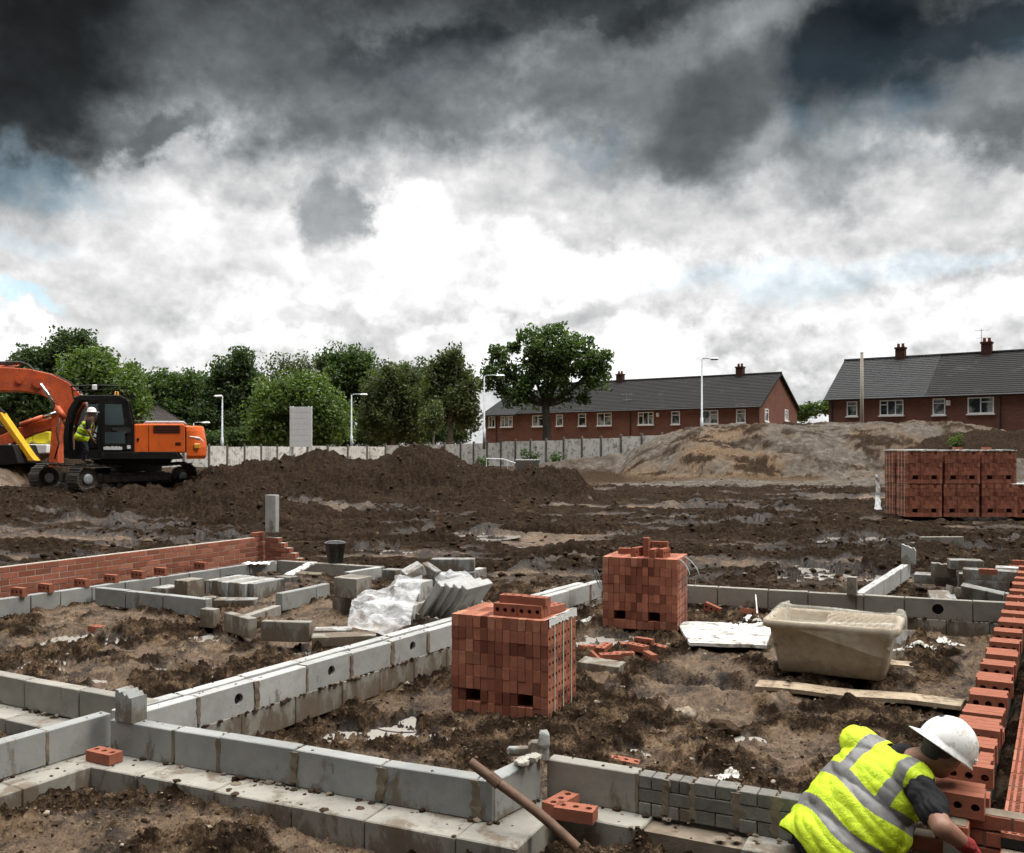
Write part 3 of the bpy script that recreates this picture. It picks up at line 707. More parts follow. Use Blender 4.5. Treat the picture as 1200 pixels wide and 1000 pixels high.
    rel = rel + np.maximum(moundm, backm) * (billow(X + Y * .3, Y, (.5, 1.1, 2.4, 5.1), (.16, .12, .09, .05), 180) - .08 + .10 * fbm(X * .45, Y * .45, 5, 101, .58) + .07 * ch2 + .05 * np.abs(fbm(X * 2.2, Y * 2.2, 3, 103)) + .05 * cl * sstep(0, .5, fbm(X * .3, Y * .3, 3, 105)))
    rel = rel + darkm * (.16 * ch + .2 * ch2 + .08 * fbm(X * .9, Y * .9, 4, 107))
    far = sstep(33, 42, Y) * (1 - sstep(62, 80, Y)); rel = rel + far * .05 * fbm(X * .5, Y * .8, 3, 111)
    z = z + rel
    # puddles: level hollows with a ragged rim
    pm = np.zeros_like(z)
    for k, (px, py, rx, ry) in enumerate(PUD):
        zz = .03; c = P(px, py, float(np.interp(P(px, py, .1).y, [0, 8, 12, 25], [.0, .0, .14, .4])) + (.13 if k in (6, 7, 8, 9, 16, 18, 23, 24) else 0))
        sx = rx / F * c.y; sy = ry / (py - HY) * c.y
        d = np.hypot((X - c.x) / sx, (Y - c.y) / sy) + .75 * fbm(X * 1.9 / max(sx, .25), Y * 1.5 / max(sx, .25), 5, 120 + k, .62)
        pm = np.maximum(pm, 1 - sstep(.55, 1.15, d))
    floor = b - .105
    z = z * (1 - pm) + (floor + .012 * nmid + .02 * nlow + .42 * (rel + .02)) * pm
    # colour zones: clods dark, trodden clay tan; the big mound dried pale
    lump = np.clip((c1 * 4.2 * .6 + c2 * 9.5 * .5 + c3 * 21 * .35), 0, 1)
    cd = site * np.clip((rough - .22) * 1.25 * (.40 + .55 * lump) + .40 * fbm(X * 3.1, Y * 3.1, 4, 141, .62) + .02, 0, 1)
    lm = np.clip(cm * 2.2 * .6 + cl * 5.1 * .5, 0, 1)
    cd = cd + mid * np.clip(.62 + .25 * rm + .25 * lm - .55 * sstep(.10, .55, -rut) + .25 * fbm(X * 1.3, Y * 1.6, 4, 143, .62), 0, 1)
    cd = np.maximum(cd, heapm * (.72 + .2 * sstep(-.2, .3, fbm(X * .5, Y * .5, 3, 130)))); cd = np.maximum(cd, darkm * .85)
    streak = sstep(-.12, .38, fbm(X * .42 + Y * .2, Y * .8, 6, 133, .68))
    cd = np.maximum(cd * (1 - moundm), moundm * np.clip(.10 + .50 * streak, 0, 1)) ; cd = np.maximum(cd, darkm * .85)
    cd = np.maximum(cd, sstep(33, 42, Y) * (1 - sstep(62, 80, Y)) * (1 - moundm) * .50)
    road = sstep(35.3, 36.5, Y) * (1 - sstep(38.5, 40, Y)) * sstep(2, 5, X)
    dry = np.maximum(moundm * (1 - darkm) * (.56 + .3 * fbm(X * .25, Y * .25, 3, 137)) * (1 - .40 * streak), road * .75) * (1 - heapm)
    dry = np.maximum(dry, far * .22 * (1 - darkm))
    dry = dry + backm * .25
    rampm = np.clip((h4 - np.maximum(h2, h3)) / .2, 0, 1); cd = cd * (1 - .75 * rampm); dry = np.maximum(dry, .45 * rampm)
    wet = site * (.72 * (1 - rough) + .05) + mid * (.75 * sstep(.0, .5, -rut) + .18) + .5 * pm
    wet = wet * (1 - moundm) * (1 - heapm * .85)
    return z, cd, np.clip(dry, 0, 1), np.clip(wet, 0, 1), dict(heap=heapm * (1 - moundm), mound=moundm, front=front)

def build_ground():
    a0 = np.concatenate([np.linspace(-3.2, -1.0, 24)[:-1], np.linspace(-1.0, -.66, 60)[:-1], np.linspace(-.66, .66, NCOL), np.linspace(.66, 1.0, 60)[1:], np.linspace(1.0, 3.2, 24)[1:]])
    ys = [2.3]
    while ys[-1] < 900:
        y = ys[-1]; ys.append(y * (RST if 3.6 < y < 14 else 1.0052 if y < 52 else 1.03 if y > 3.6 else 1.02))
    ys = np.array(ys)
    Yg, Ag = np.meshgrid(ys, a0, indexing='ij'); Xg = Ag * Yg
    z, cd, dry, wet, mk = terrain(Xg, Yg)
    nr, nc = Xg.shape
    V3 = np.stack([Xg, Yg, z], -1).reshape(-1, 3)
    col = np.stack([cd, dry, wet, np.ones_like(z)], -1).reshape(-1, 4).astype(np.float32)
    I = np.arange(nr * nc).reshape(nr, nc)
    Fq = np.stack([I[:-1, :-1], I[:-1, 1:], I[1:, 1:], I[1:, :-1]], -1).reshape(-1, 4)
    hm = (mk['heap'] > .5).reshape(-1); mm = (mk['mound'] > .5).reshape(-1)
    fh = hm[Fq].all(1); fm = mm[Fq].all(1) & ~fh
    for nm, sel, lab in (('ground', ~(fh | fm), None), ('spoil_heap', fh, None), ('earth_mound', fm, None)):
        f = Fq[sel]; used, inv = np.unique(f, return_inverse=True)
        o = np_mesh(nm, V3[used], inv.reshape(-1, 4), M['soil'])
        at = o.data.color_attributes.new('soil', 'FLOAT_COLOR', 'POINT'); at.data.foreach_set('color', np.ascontiguousarray(col[used]).ravel())
        tag(o, kind='structure')
    return
build_ground()
def gz(x, y):
    return float(terrain(np.array([float(x)]), np.array([float(y)]))[0][0])
def gzmany(xy):
    a = np.array(xy, float); return terrain(a[:, 0], a[:, 1])[0]

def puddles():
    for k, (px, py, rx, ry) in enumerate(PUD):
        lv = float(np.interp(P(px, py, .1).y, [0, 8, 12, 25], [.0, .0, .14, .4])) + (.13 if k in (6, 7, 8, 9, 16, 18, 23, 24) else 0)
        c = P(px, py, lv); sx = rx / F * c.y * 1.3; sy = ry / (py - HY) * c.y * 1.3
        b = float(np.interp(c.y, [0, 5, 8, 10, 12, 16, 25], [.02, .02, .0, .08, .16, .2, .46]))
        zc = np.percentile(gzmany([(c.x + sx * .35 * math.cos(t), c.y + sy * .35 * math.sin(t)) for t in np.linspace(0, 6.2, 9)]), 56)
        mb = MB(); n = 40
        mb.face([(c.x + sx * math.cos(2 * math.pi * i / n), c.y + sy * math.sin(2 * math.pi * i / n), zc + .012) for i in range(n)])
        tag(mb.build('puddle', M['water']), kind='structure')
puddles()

def ico(sub=1):
    bm = bmesh.new(); bmesh.ops.create_icosphere(bm, subdivisions=sub, radius=1)
    v = np.array([q.co for q in bm.verts]); f = np.array([[q.index for q in p.verts] for p in bm.faces]); bm.free(); return v, f
def scatter(name, n, mat, ar, yr, size, seed, dens=None, flat=.7, sub=1):
    "loose lumps on the ground, many shapes in one mesh"
    r = np.random.RandomState(seed); v0, f0 = ico(sub)
    Yp = np.exp(r.uniform(math.log(yr[0]), math.log(yr[1]), n)); Xp = r.uniform(ar[0], ar[1], n) * Yp
    z, cd, dry, wet, mk = terrain(Xp, Yp)
    keep = r.rand(n) < (dens(Xp, Yp, cd) if dens else 1)
    Xp, Yp, z = Xp[keep], Yp[keep], z[keep]; n = len(Xp)
    s = size[0] * (size[1] / size[0]) ** (r.rand(n) ** 2.2)
    sc = s[:, None] * r.uniform(.6, 1.25, (n, 3)); sc[:, 2] *= flat
    vv = v0[None] * (1 + .32 * r.randn(n, len(v0), 1).clip(-1.5, 1.5)) * sc[:, None]
    a = r.uniform(0, 6.28, n); ca, sa = np.cos(a)[:, None], np.sin(a)[:, None]
    x = vv[..., 0] * ca - vv[..., 1] * sa + Xp[:, None]; y = vv[..., 0] * sa + vv[..., 1] * ca + Yp[:, None]; zz = vv[..., 2] + z[:, None] + sc[:, 2:3] * .02
    Vv = np.stack([x, y, zz], -1).reshape(-1, 3); Fv = (f0[None] + (np.arange(n) * len(v0))[:, None, None]).reshape(-1, 3)
    return tag(np_mesh(name, Vv, Fv, mat, smooth=False), kind='stuff')
scatter('soil_crumbs', 30000, M['clod'], (-.62, .62), (4.0, 14), (.004, .019), 5, lambda x, y, c: np.clip(c * 1.4 + .12, .02, 1))
scatter('clay_crumbs', 22000, M['clay_crumb'], (-.62, .62), (4.0, 14), (.003, .015), 15, lambda x, y, c: np.clip(.9 - .3 * c, .02, 1))
scatter('field_clods', 14000, M['clod'], (-.62, .62), (13, 40), (.02, .085), 6, lambda x, y, c: np.clip(c * 1.3 - .1, .03, 1))
scatter('gravel', 1300, M['stone'], (-.62, .62), (4.0, 38), (.006, .04), 9, None)
# ------------------------------------------------------------------ foundations
def axisM(o, x, y=None):
    "frame with x axis along x (level), z up, y = z cross x unless given"
    x = Vector((x[0], x[1], 0)).normalized(); y = UP.cross(x) if y is None else Vector(y)
    m = Matrix((x, y, UP)).transposed().to_4x4(); m.translation = Vector(o); return m
def holed_block(mb, x0, x1, z0, z1, y0, y1, hx, hz, r, m=0, n=20):
    "a block with a round vent through it"
    ang = [2 * math.pi * k / n for k in range(n)]
    def rim(a):
        c, s = math.cos(a), math.sin(a)
        tx = ((x1 - hx) / c) if c > 1e-9 else ((x0 - hx) / c) if c < -1e-9 else 1e9
        tz = ((z1 - hz) / s) if s > 1e-9 else ((z0 - hz) / s) if s < -1e-9 else 1e9
        t = min(tx, tz); return hx + t * c, hz + t * s
    out = [rim(a) for a in ang]
    for c_ in ((x0, z0), (x1, z0), (x1, z1), (x0, z1)):   # pull the nearest rim points into the corners
        k = min(range(n), key=lambda q: (out[q][0] - c_[0]) ** 2 + (out[q][1] - c_[1]) ** 2); out[k] = c_
    inn = [(hx + r * math.cos(a), hz + r * math.sin(a)) for a in ang]
    vs = [(x, y0, z) for x, z in out] + [(x, y0, z) for x, z in inn] + [(x, y1, z) for x, z in inn] + [(x, y1, z) for x, z in out]
    fs = []
    for k in range(n):
        j = (k + 1) % n
        fs += [(k, j, n + j, n + k), (n + k, n + j, 2 * n + j, 2 * n + k), (2 * n + k, 2 * n + j, 3 * n + j, 3 * n + k), (3 * n + k, 3 * n + j, j, k)]
    mb.add(vs, fs, m)
def lump(mb, c, s, m=0, flat=.6):
    v, f = ICO
    vs = [Vector(c) + Vector((q[0] * s * rng.uniform(.7, 1.3), q[1] * s * rng.uniform(.7, 1.3), q[2] * s * flat * rng.uniform(.7, 1.3))) for q in v]
    mb.add(vs, [tuple(t) for t in f], m)
ICO = ico(1)
def smear(mb, x, z0, z1, y, wd, m=1):
    "mortar squeezed out of a joint: a thin ragged strip proud of the face"
    n = 6; L, Rr = [], []
    for k in range(n + 1):
        z = z0 + (z1 - z0) * k / n
        L.append((x - wd * rng.uniform(.25, .8), z)); Rr.append((x + wd * rng.uniform(.25, .8), z))
    out = L + Rr[::-1]
    d = rng.uniform(.006, .012)
    vs = [(a, y - d * rng.uniform(.5, 1.0), b) for a, b in out] + [(a + (.006 if i <= n else -.006) * -1, y + .004, b) for i, (a, b) in enumerate(out)]
    k = len(out); fs = [(i, 2 * n + 1 - i, 2 * n - i, i + 1) for i in range(n)]
    fs = [tuple(reversed(f)) for f in fs] + [(i, (i + 1) % k, (i + 1) % k + k, i + k) for i in range(k)]
    mb.add(vs, fs, m)
def wall(label, p0, p1, joints=None, zt=.46, h=.215, thick=.10, holes=(), foot=None, mat='block', smears=.7, step=.60, back=None, group='low concrete block foundation walls', small=None, ext=(0, 0), gaps=(), name='block_wall', seed=0, tops=True):
    """a course of blocks whose front top edge runs p0 > p1; foot = (projection, drop, extend0, extend1) of the footing course below"""
    p0, p1 = Vector(p0), Vector(p1); p0.z = p1.z = 0
    d = (p1 - p0).normalized(); p0 = p0 - d * ext[0]; p1 = p1 + d * ext[1]
    Ln = (p1 - p0).length
    n = UP.cross(d)
    if back is None: back = n if n.dot((p0 + p1) / 2) > 0 else -n
    flip = back.dot(n) < 0
    if flip:      # keep a right-handed frame: run the axis the other way
        p0, p1, d = p1, p0, -d
    t = thing(name, label, 'wall', p0, math.atan2(d.y, d.x), group)
    def tx(px):   # photo column on the front line to distance along the wall
        k = (px - CX) / F; s = (p0.x - k * p0.y) / (k * d.y - d.x); return s
    if joints: js = sorted([tx(j) for j in joints])
    else:
        js = []; x = step * rng.uniform(.5, 1)
        while x < Ln - .12: js.append(x); x += step
    js = [j for j in js if .04 < j < Ln - .03]
    xs = [0] + js
    while Ln - xs[-1] > step * 1.35: xs.append(xs[-1] + step)
    while len(xs) > 1 and xs[1] > step * 1.35: xs.insert(1, xs[1] - step)
    xs.append(Ln)
    mb = MB(); hs = [(tx(px), z, r) for px, z, r in holes]
    for a, b in zip(xs[:-1], xs[1:]):
        a2, b2 = a + .006, b - .006
        hh = [q for q in hs if a2 + q[2] < q[0] < b2 - q[2]]
        oy = rng.uniform(-.005, .005); oz = rng.uniform(-.004, .004)
        if hh:
            q_ = hh[0]; mb.lathe([(q_[2] + .004, 0), (q_[2] + .004, .012)], 20, Matrix.Translation((q_[0], .045 if back.dot(UP.cross(d)) > 0 else .045, q_[1])) @ Matrix.Rotation(R(90), 4, 'X'), 3)  # black disc closes the vent to paint the shade inside it
            holed_block(mb, a2, b2, zt - h, zt + oz, oy, thick + oy, hh[0][0], hh[0][1], hh[0][2])
        else:
            Mt = Matrix.Translation(((a2 + b2) / 2, thick / 2 + oy, zt - h / 2 + oz)) @ Matrix.Rotation(rng.uniform(-.008, .008), 4, 'Y') @ Matrix.Rotation(rng.uniform(-.01, .01), 4, 'Z')
            if small and tx(small) < (a + b) / 2:
                for q in range(3):
                    k = 1 if q % 2 else 2; w_ = (b2 - a2) / k
                    for e in range(k): mb.box(((-(b2 - a2) / 2 + w_ * (e + .5)), rng.uniform(-.004, .004), -h / 2 + h / 3 * (q + .5)), (w_ - .005, thick, h / 3 - .005), Mt, .003, 4)
            else: mb.box((0, 0, 0), (b2 - a2, thick, h), Mt, .005)
        if a > .01:
            if rng.random() < smears: smear(mb, a, zt - h + rng.uniform(0, .03), zt - rng.uniform(0, .02), 0, rng.choice((.016, .03, .04, .05)))
            lump(mb, (a, thick / 2, zt), rng.uniform(.006, .014), 1)
    cuts = sorted((q[0] - q[2] - .02, q[0] + q[2] + .02) for q in hs); e0 = .015       # bed and perpend joints, left open round the vents
    for c0, c1 in cuts + [(Ln - .015, Ln)]:
        if c0 > e0: mb.box(((e0 + c0) / 2, thick / 2 + .004, zt - h / 2 - .008), (c0 - e0, thick - .028, h - .02), None, 0, 1)
        e0 = c1
    for k in range(int(Ln * 12)):
        lump(mb, (rng.uniform(0, Ln), -.010 - .015 * rng.random(), zt - h + .004), rng.uniform(.008, .026), rng.choice((1, 2, 2)))
    if tops:
        for k in range(int(Ln * 3)): lump(mb, (rng.uniform(0, Ln), rng.uniform(.01, thick - .01), zt), rng.uniform(.004, .012), 2, .5)
    mb.build('masonry', [M[mat], M['mortar'], M['clod'], M['hole'], M['block_dark']], t)
    if foot:
        pr, drop, e0, e1 = foot
        if flip: e0, e1 = e1, e0
        fb = MB(); x = -e0; z1 = zt - h - .002
        while x < Ln + e1 - .02:
            w_ = min(rng.uniform(.42, .62), Ln + e1 - x)
            if Ln + e1 - x - w_ < .1: w_ = Ln + e1 - x
            if not any(tx(g0) < x + w_ / 2 < tx(g1) for g0, g1 in gaps):
                fb.box((x + w_ / 2, (-pr + thick + .02) / 2, z1 - drop / 2 + rng.uniform(-.004, .002)), (w_ - .006, thick + pr + .02 + rng.uniform(0, .012), drop), None, .006)
            x += w_
        fb.box((Ln / 2, (-pr + thick) / 2 + .01, z1 - drop / 2 - .012), (Ln - .1, thick + pr - .06, drop - .02), None, 0, 1)
        for k in range(int(Ln * 16)):
            s_ = rng.uniform(.012, .04) if rng.random() < .2 else rng.uniform(.005, .015)
            lump(fb, (rng.uniform(0, Ln), -rng.random() ** 1.4 * max(pr, .02), z1), s_, rng.choice((1, 2, 2)), .16 if s_ > .02 else .5)
        fb.build('footing', [M['block_brown'], M['mortar'], M['clod']], t)
    return t, d, Ln, tx
wA = wall('long grey block wall across the front with brown mortar smears at its joints', P(128, 843, .46), P(579, 917, .46), [203, 256, 345, 447, 558], foot=(.235, .22, .12, .24), smears=1)
wR = wall('short return of the front block wall behind the rusty pipe', P(579, 917, .46), P(634, 890, .46), [], foot=(.20, .22, .0, .0), step=.8, smears=0)
wD = wall('front block wall between the two loose red bricks and the kneeling bricklayer', P(640, 889, .46), P(966, 942, .46), [747, 780, 812, 865, 910], foot=(.19, .22, -.03, .0), small=716, gaps=((815, 868),), mat='block_brown', smears=.9)
wL3 = wall('block wall running in from the edge to the corner with the upright broken block', P(0, 872, .46), P(131, 835.5, .46), [55], foot=(.24, .22, 0, .12), ext=(1.2, 0))
wL = wall('pale block cross wall with three round vent holes', P(160, 838, .46), P(706, 681, .46), [233, 300.5, 360, 412, 460, 502], holes=((280, .36, .042), (389, .36, .043), (484, .36, .043)), foot=(.004, .22, 0, 0), mat='block_pale')
ofs = -U * .155
wL2 = wall('inner leaf of the pale cross wall, beyond the narrow cavity', P(160, 838, .46) + ofs, P(706, 681, .46) + ofs - V * .25, None, mat='block_pale', smears=.3, foot=(.004, .22, 0, 0))
wB = wall('block wall at the edge behind the corner with the upright broken block', P(0, 792, .46), P(134, 817.3, .46), [29, 92], foot=(.22, .22, 0, 0), ext=(1.2, .35), mat='block_brown')
wG = wall('block inner leaf along the low red brick wall, carrying loose bricks', P(0, 703, .46), P(325, 657, .46), [36, 71, 108, 147, 188, 222, 258, 293], ext=(1.5, 0), smears=.25, mat='block')
wC = wall('block wall running out from the red brick wall towards the tumbled blocks', P(111, 689, .46), P(240, 702.5, .46), [147, 191], ext=(0, .02), smears=.2, mat='block')
wH = wall('block wall across the back with a black bucket standing on it', P(325, 657, .46), P(447, 665, .46), [362, 405, 424], smears=.2, mat='block_brown')
wI = wall('short pale block wall running forward from the back corner', P(447, 665, .46), P(409, 671, .46), [], smears=0, step=1.5, mat='block_pale')
wJ = wall('two-block piece of wall beside the square stacked pair of blocks', P(330, 696, .46), P(387, 684, .46), [371], smears=.2, mat='block')
wE = wall('far block wall behind the mortar tub with one round vent hole', P(706, 681, .46), P(1188, 707.5, .46), [755, 841, 900, 947, 1003, 1012, 1060, 1140], holes=((1099, .345, .062),), mat='block_brown', h=.23, smears=.35, foot=(.004, .2, 0, 0))
wF = wall('narrow pale block wall running back from the far wall', P(1012, 695, .46), P(1067, 660, .46), None, step=.45, mat='block_pale', smears=.1, h=.22)

# ------------------------------------------------------------------ bricks
def brick_geo(mb, L=.215, W=.1025, T=.065, r=.0185, Mt=None, m=0, mh=None, holes=3, jit=0):
    "brick with holes through its bed faces: length x, thickness y (the holes run along y), height z"
    n = 12; ang = [2 * math.pi * (k + .5) / n for k in range(n)]; vs = []; fs = []
    cw = L / holes
    for q in range(holes):
        cx = -L / 2 + cw * (q + .5); i = len(vs)
        out = []
        for a in ang:
            c, s = math.cos(a), math.sin(a); t = min((cw / 2) / max(abs(c), 1e-6), (W / 2) / max(abs(s), 1e-6)); out.append((cx + c * t, s * t))
        for sx in (-1, 1):
            for sz in (-1, 1):
                k = min(range(n), key=lambda e: (out[e][0] - cx - sx * cw / 2) ** 2 + (out[e][1] - sz * W / 2) ** 2); out[k] = (cx + sx * cw / 2, sz * W / 2)
        inn = [(cx + r * math.cos(a), r * math.sin(a)) for a in ang]
        for y in (-T / 2, T / 2): vs += [(x, y, z) for x, z in out] + [(x, y, z) for x, z in inn]
        for k in range(n):
            j = (k + 1) % n
            fs += [(i + k, i + j, i + n + j, i + n + k), (i + n + k, i + n + j, i + 3 * n + j, i + 3 * n + k), (i + 2 * n + j, i + 2 * n + k, i + 3 * n + k, i + 3 * n + j)]
    i = len(vs); x, y, z = L / 2, T / 2, W / 2
    vs += [(sx * x, sy * y, sz * z) for sx in (-1, 1) for sy in (-1, 1) for sz in (-1, 1)]
    fs += [(i + 0, i + 1, i + 3, i + 2), (i + 4, i + 6, i + 7, i + 5), (i + 1, i + 5, i + 7, i + 3), (i + 0, i + 2, i + 6, i + 4)]
    vs = [Vector(v) for v in vs]
    if Mt is not None: vs = [Mt @ v for v in vs]
    # the mouths and side faces share one island so that a brick keeps one colour
    bm = bmesh.new(); bv = [bm.verts.new(v) for v in vs]
    for f in fs:
        try: bm.faces.new([bv[k] for k in f])
        except ValueError: pass
    bmesh.ops.remove_doubles(bm, verts=bm.verts, dist=1e-5); bm.verts.index_update()
    mb.add([v.co.copy() for v in bm.verts], [tuple(v.index for v in f.verts) for f in bm.faces], m); bm.free()
_bm = MB(); brick_geo(_bm)
BRICK = None
def brick(label, loc, x, lie='edge', tilt=0.0, group='loose red bricks', mat=None):
    """loose three-hole brick standing on loc with its length along x.  edge: holes look sideways; flat: holes look up; end: stands on its end"""
    global BRICK
    if BRICK is None:
        o = _bm.build('brick', M['brick'], loc=Vector((0, 0, 0))); BRICK = o
    else:
        o = BRICK.copy(); COL.objects.link(o)
    x = Vector((x[0], x[1], 0)).normalized(); y = UP.cross(x)
    hgt = {'edge': .1025, 'flat': .065, 'end': .215}[lie]
    cols = {'edge': (x, y, UP), 'flat': (x, UP, -y), 'end': (UP, y, -x)}[lie]
    m = Matrix(cols).transposed().to_4x4()
    if tilt: m = Matrix.Rotation(tilt, 4, y if lie != 'end' else x) @ m
    m.translation = Vector(loc) + UP * hgt / 2
    o.matrix_world = m
    return tag(o, label, 'brick', group)
def ang(a): return Vector((math.cos(R(a)), math.sin(R(a)), 0))

# ---- packs of bricks
def pack_parts(t, cols=13, rows=8, deep=3, miss=((2, 3), (9, 10)), row=1, film=True, straps='strap', mat='brick_pack', seed=1):
    r = random.Random(seed); mb = MB(); px, pz, py = .068, .1035, .217
    for c in range(cols):
        for k in range(rows):
            for q in range(deep):
                if k == row and any(c in s for s in miss): continue
                j = lambda s=.0022: r.uniform(-s, s)
                ctr = ((c + .5) * px + j(), (q + .5) * py + j(.004), (k + .5) * pz)
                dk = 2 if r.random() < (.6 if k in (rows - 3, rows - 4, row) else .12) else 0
                if c in (0, cols - 1): brick_geo(mb, .2145, .1015, .0655, .0185, Matrix.Translation(ctr) @ Matrix.Rotation(R(90), 4, 'Z'), dk)
                elif q == 0 or k == rows - 1 or q == deep - 1 or (k in (row - 1, row + 1)): mb.box(ctr, (.0655, .2145, .1015), None, .0018, dk)
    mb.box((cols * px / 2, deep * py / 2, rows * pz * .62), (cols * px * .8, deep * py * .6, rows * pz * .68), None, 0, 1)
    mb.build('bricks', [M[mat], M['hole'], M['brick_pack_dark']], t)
    W, D, Ht = cols * px, deep * py, rows * pz
    for sx in (-1, 1):
        for y in (.14, .335, .53):
            s = MB(); x = W + .004 if sx > 0 else -.004
            s.box((x, y, Ht / 2 + .003), (.003, .016, Ht), None)
            s.build('strap', M[straps], t)
    if film:
        f = MB(); n = 16
        for k in range(n):
            y0, y1 = D * k / n, D * (k + 1) / n
            a, b = .035 + .02 * r.random(), .03 + .035 * r.random()
            f.add([(W - .03, y0, Ht + .006), (W + .010, y0, Ht + .010 + .008 * r.random()), (W + .012, y0, Ht - a), (W - .03, y1, Ht + .006), (W + .010, y1, Ht + .009), (W + .012, y1, Ht - a - .01)], [(0, 1, 4, 3), (1, 2, 5, 4)])
        f.build('wrapping', M['film'], t)
    return W, D, Ht
def pack(label, p0, x, **kw):
    t = thing('brick_pack', label, 'bricks', p0, math.atan2(x[1], x[0]), 'strapped packs of red bricks')
    pack_parts(t, **kw); return t
pA = Vector((-.515, 7.96, -.02)); xA = Vector((.81, -.36, 0)).normalized(); yA = UP.cross(xA)
pk1 = pack('big pack of red bricks standing in the mud nearest of all, loose bricks on top', pA, xA)
def onp(o, x, y, fx, fy, fz): return Vector(o) + x * fx + y * fy + UP * fz
T1 = 8 * .1035
G1 = 'bricks lying on the nearest brick pack'
for k, (fx, fy) in enumerate([(.47, .10), (.69, .10)]):
    for q in range(3):
        brick(f'three-holed brick on edge, {("left", "right")[k]} column, {("front", "middle", "back")[q]} row, on the nearest pack', onp(pA, xA, yA, fx, fy + .07 * q, T1), xA, 'edge', group=G1)
brick('brick lying flat on top of the left pair on the nearest pack', onp(pA, xA, yA, .50, .17, T1 + .1025), xA + yA * .06, 'flat', group=G1)
brick('brick lying flat on top of the right pair on the nearest pack', onp(pA, xA, yA, .72, .15, T1 + .1025), xA - yA * .05, 'flat', group=G1)
brick('brick lying flat at the strapped edge on the nearest pack, longest way across', onp(pA, xA, yA, .775, .40, T1), xA * .3 + yA, 'flat', group=G1)
brick('brick lying flat at the back right corner on the nearest pack', onp(pA, xA, yA, .70, .44, T1), xA * .25 + yA, 'flat', group=G1)
pB = P(706, 735, .115); xB = (P(793, 741, .115) - pB).normalized(); yB = UP.cross(xB)
pk2 = pack('second pack of red bricks, heap of bricks on top, loose grey straps at its sides', pB, xB, film=False, seed=5, straps='strap_blue', miss=((2, 3), (8, 9)))
for sx in (-1, 1):
    for k in range(2):
        s = MB(); pts = []; x0 = -.01 if sx < 0 else .884 + .01
        for i in range(11):
            f = i / 10; bow = math.sin(f * math.pi) ** .7 * (.10 + .05 * k)
            pts.append((x0 + sx * bow * (1.2 if f < .5 else .9), .06 + .3 * k, .83 - f * (.42 + .1 * k)))
        for a, b in zip(pts[:-1], pts[1:]):
            s.add([(a[0], a[1] - .02, a[2]), (a[0], a[1] + .02, a[2]), (b[0], b[1] + .02, b[2]), (b[0], b[1] - .02, b[2])], [(0, 1, 2, 3)])
            s.add([(a[0] + .003, a[1] - .02, a[2]), (a[0] + .003, a[1] + .02, a[2]), (b[0] + .003, b[1] + .02, b[2]), (b[0] + .003, b[1] - .02, b[2])], [(3, 2, 1, 0)])
        s.build('loose_strap', M['strap_blue'], pk2)
G2 = 'bricks lying on the second brick pack'
brick('brick standing on its end, tallest on the second pack', onp(pB, xB, yB, .47, .25, T1), yB, 'end', group=G2)
brick('brick on edge left of the upright one on the second pack', onp(pB, xB, yB, .37, .22, T1), yB + xB * .3, 'edge', group=G2)
brick('brick with its holes in view, right of the upright one on the second pack', onp(pB, xB, yB, .60, .34, T1 + .065), xB, 'edge', group=G2)
brick('brick lying flat under the holed brick on the second pack', onp(pB, xB, yB, .60, .34, T1), xB, 'flat', group=G2)
brick('brick on edge at the front of the heap on the second pack', onp(pB, xB, yB, .585, .12, T1), yB, 'edge', group=G2)
brick('brick on edge, rightmost of the heap on the second pack', onp(pB, xB, yB, .69, .20, T1), yB + xB * .2, 'edge', group=G2)
brick('brick lying flat, far left on the second pack', onp(pB, xB, yB, .20, .42, T1), xB, 'flat', group=G2)
# far packs, two high
pC = P(1063, 606, .50); xC = Vector((1, .02, 0)).normalized(); yC = UP.cross(xC)
far = []
proto = None
for q, (i, j, k) in enumerate([(0, 0, 0), (0, 0, 1), (1, 0, 0), (1, 0, 1), (2, 0, 0), (2, 0, 1), (0, 1, 0), (0, 1, 1), (3, 0, 0)]):
    loc = onp(pC, xC, yC, .955 * i + (.03 if i == 3 else 0) + rng.uniform(-.015, .015), .72 * j + (.15 if i == 3 else 0) + rng.uniform(-.01, .01), .84 * k - (.0 if i < 3 else .03))
    lab = ('lower', 'upper')[k] + ' brick pack at the ' + ('left end', 'middle', 'right end', '')[i] + ' of the front row of far stacks'
    if j: lab = ('lower', 'upper')[k] + ' brick pack tucked behind the left end of the far stacks'
    if i == 3: lab = 'single low brick pack with a white top beside the far stacks'
    if proto is None:
        t = proto = thing('brick_pack', lab, 'bricks', loc, math.atan2(xC.y, xC.x) + rng.uniform(-.01, .01), 'strapped packs of red bricks'); pack_parts(t, film=False, seed=9, mat='brick_far')
    else:
        t = copy_tree(proto); t.location = loc; t.rotation_euler.z += rng.uniform(-.012, .012); MX[t] = frame(loc, t.rotation_euler.z); t['label'] = lab
    if k == 1 or i == 3:
        f = MB(); n = 12
        for e in range(n):
            f.box((.884 * (e + .5) / n, .325, .836 + .006 * rng.random()), (.884 / n, .68, .018 + .02 * rng.random()), Matrix.Rotation(rng.uniform(-.02, .02), 4, 'Y'))
        f.build('top_sheet', M['film'], t)
brick('red brick lying on the white top of the far stacks, middle', onp(pC, xC, yC, 1.45, .35, 1.70), xC, 'flat', group='bricks on the far stacks')
brick('red brick lying on the white top of the far stacks, at the right', onp(pC, xC, yC, 2.2, .35, 1.70), xC, 'flat', group='bricks on the far stacks')

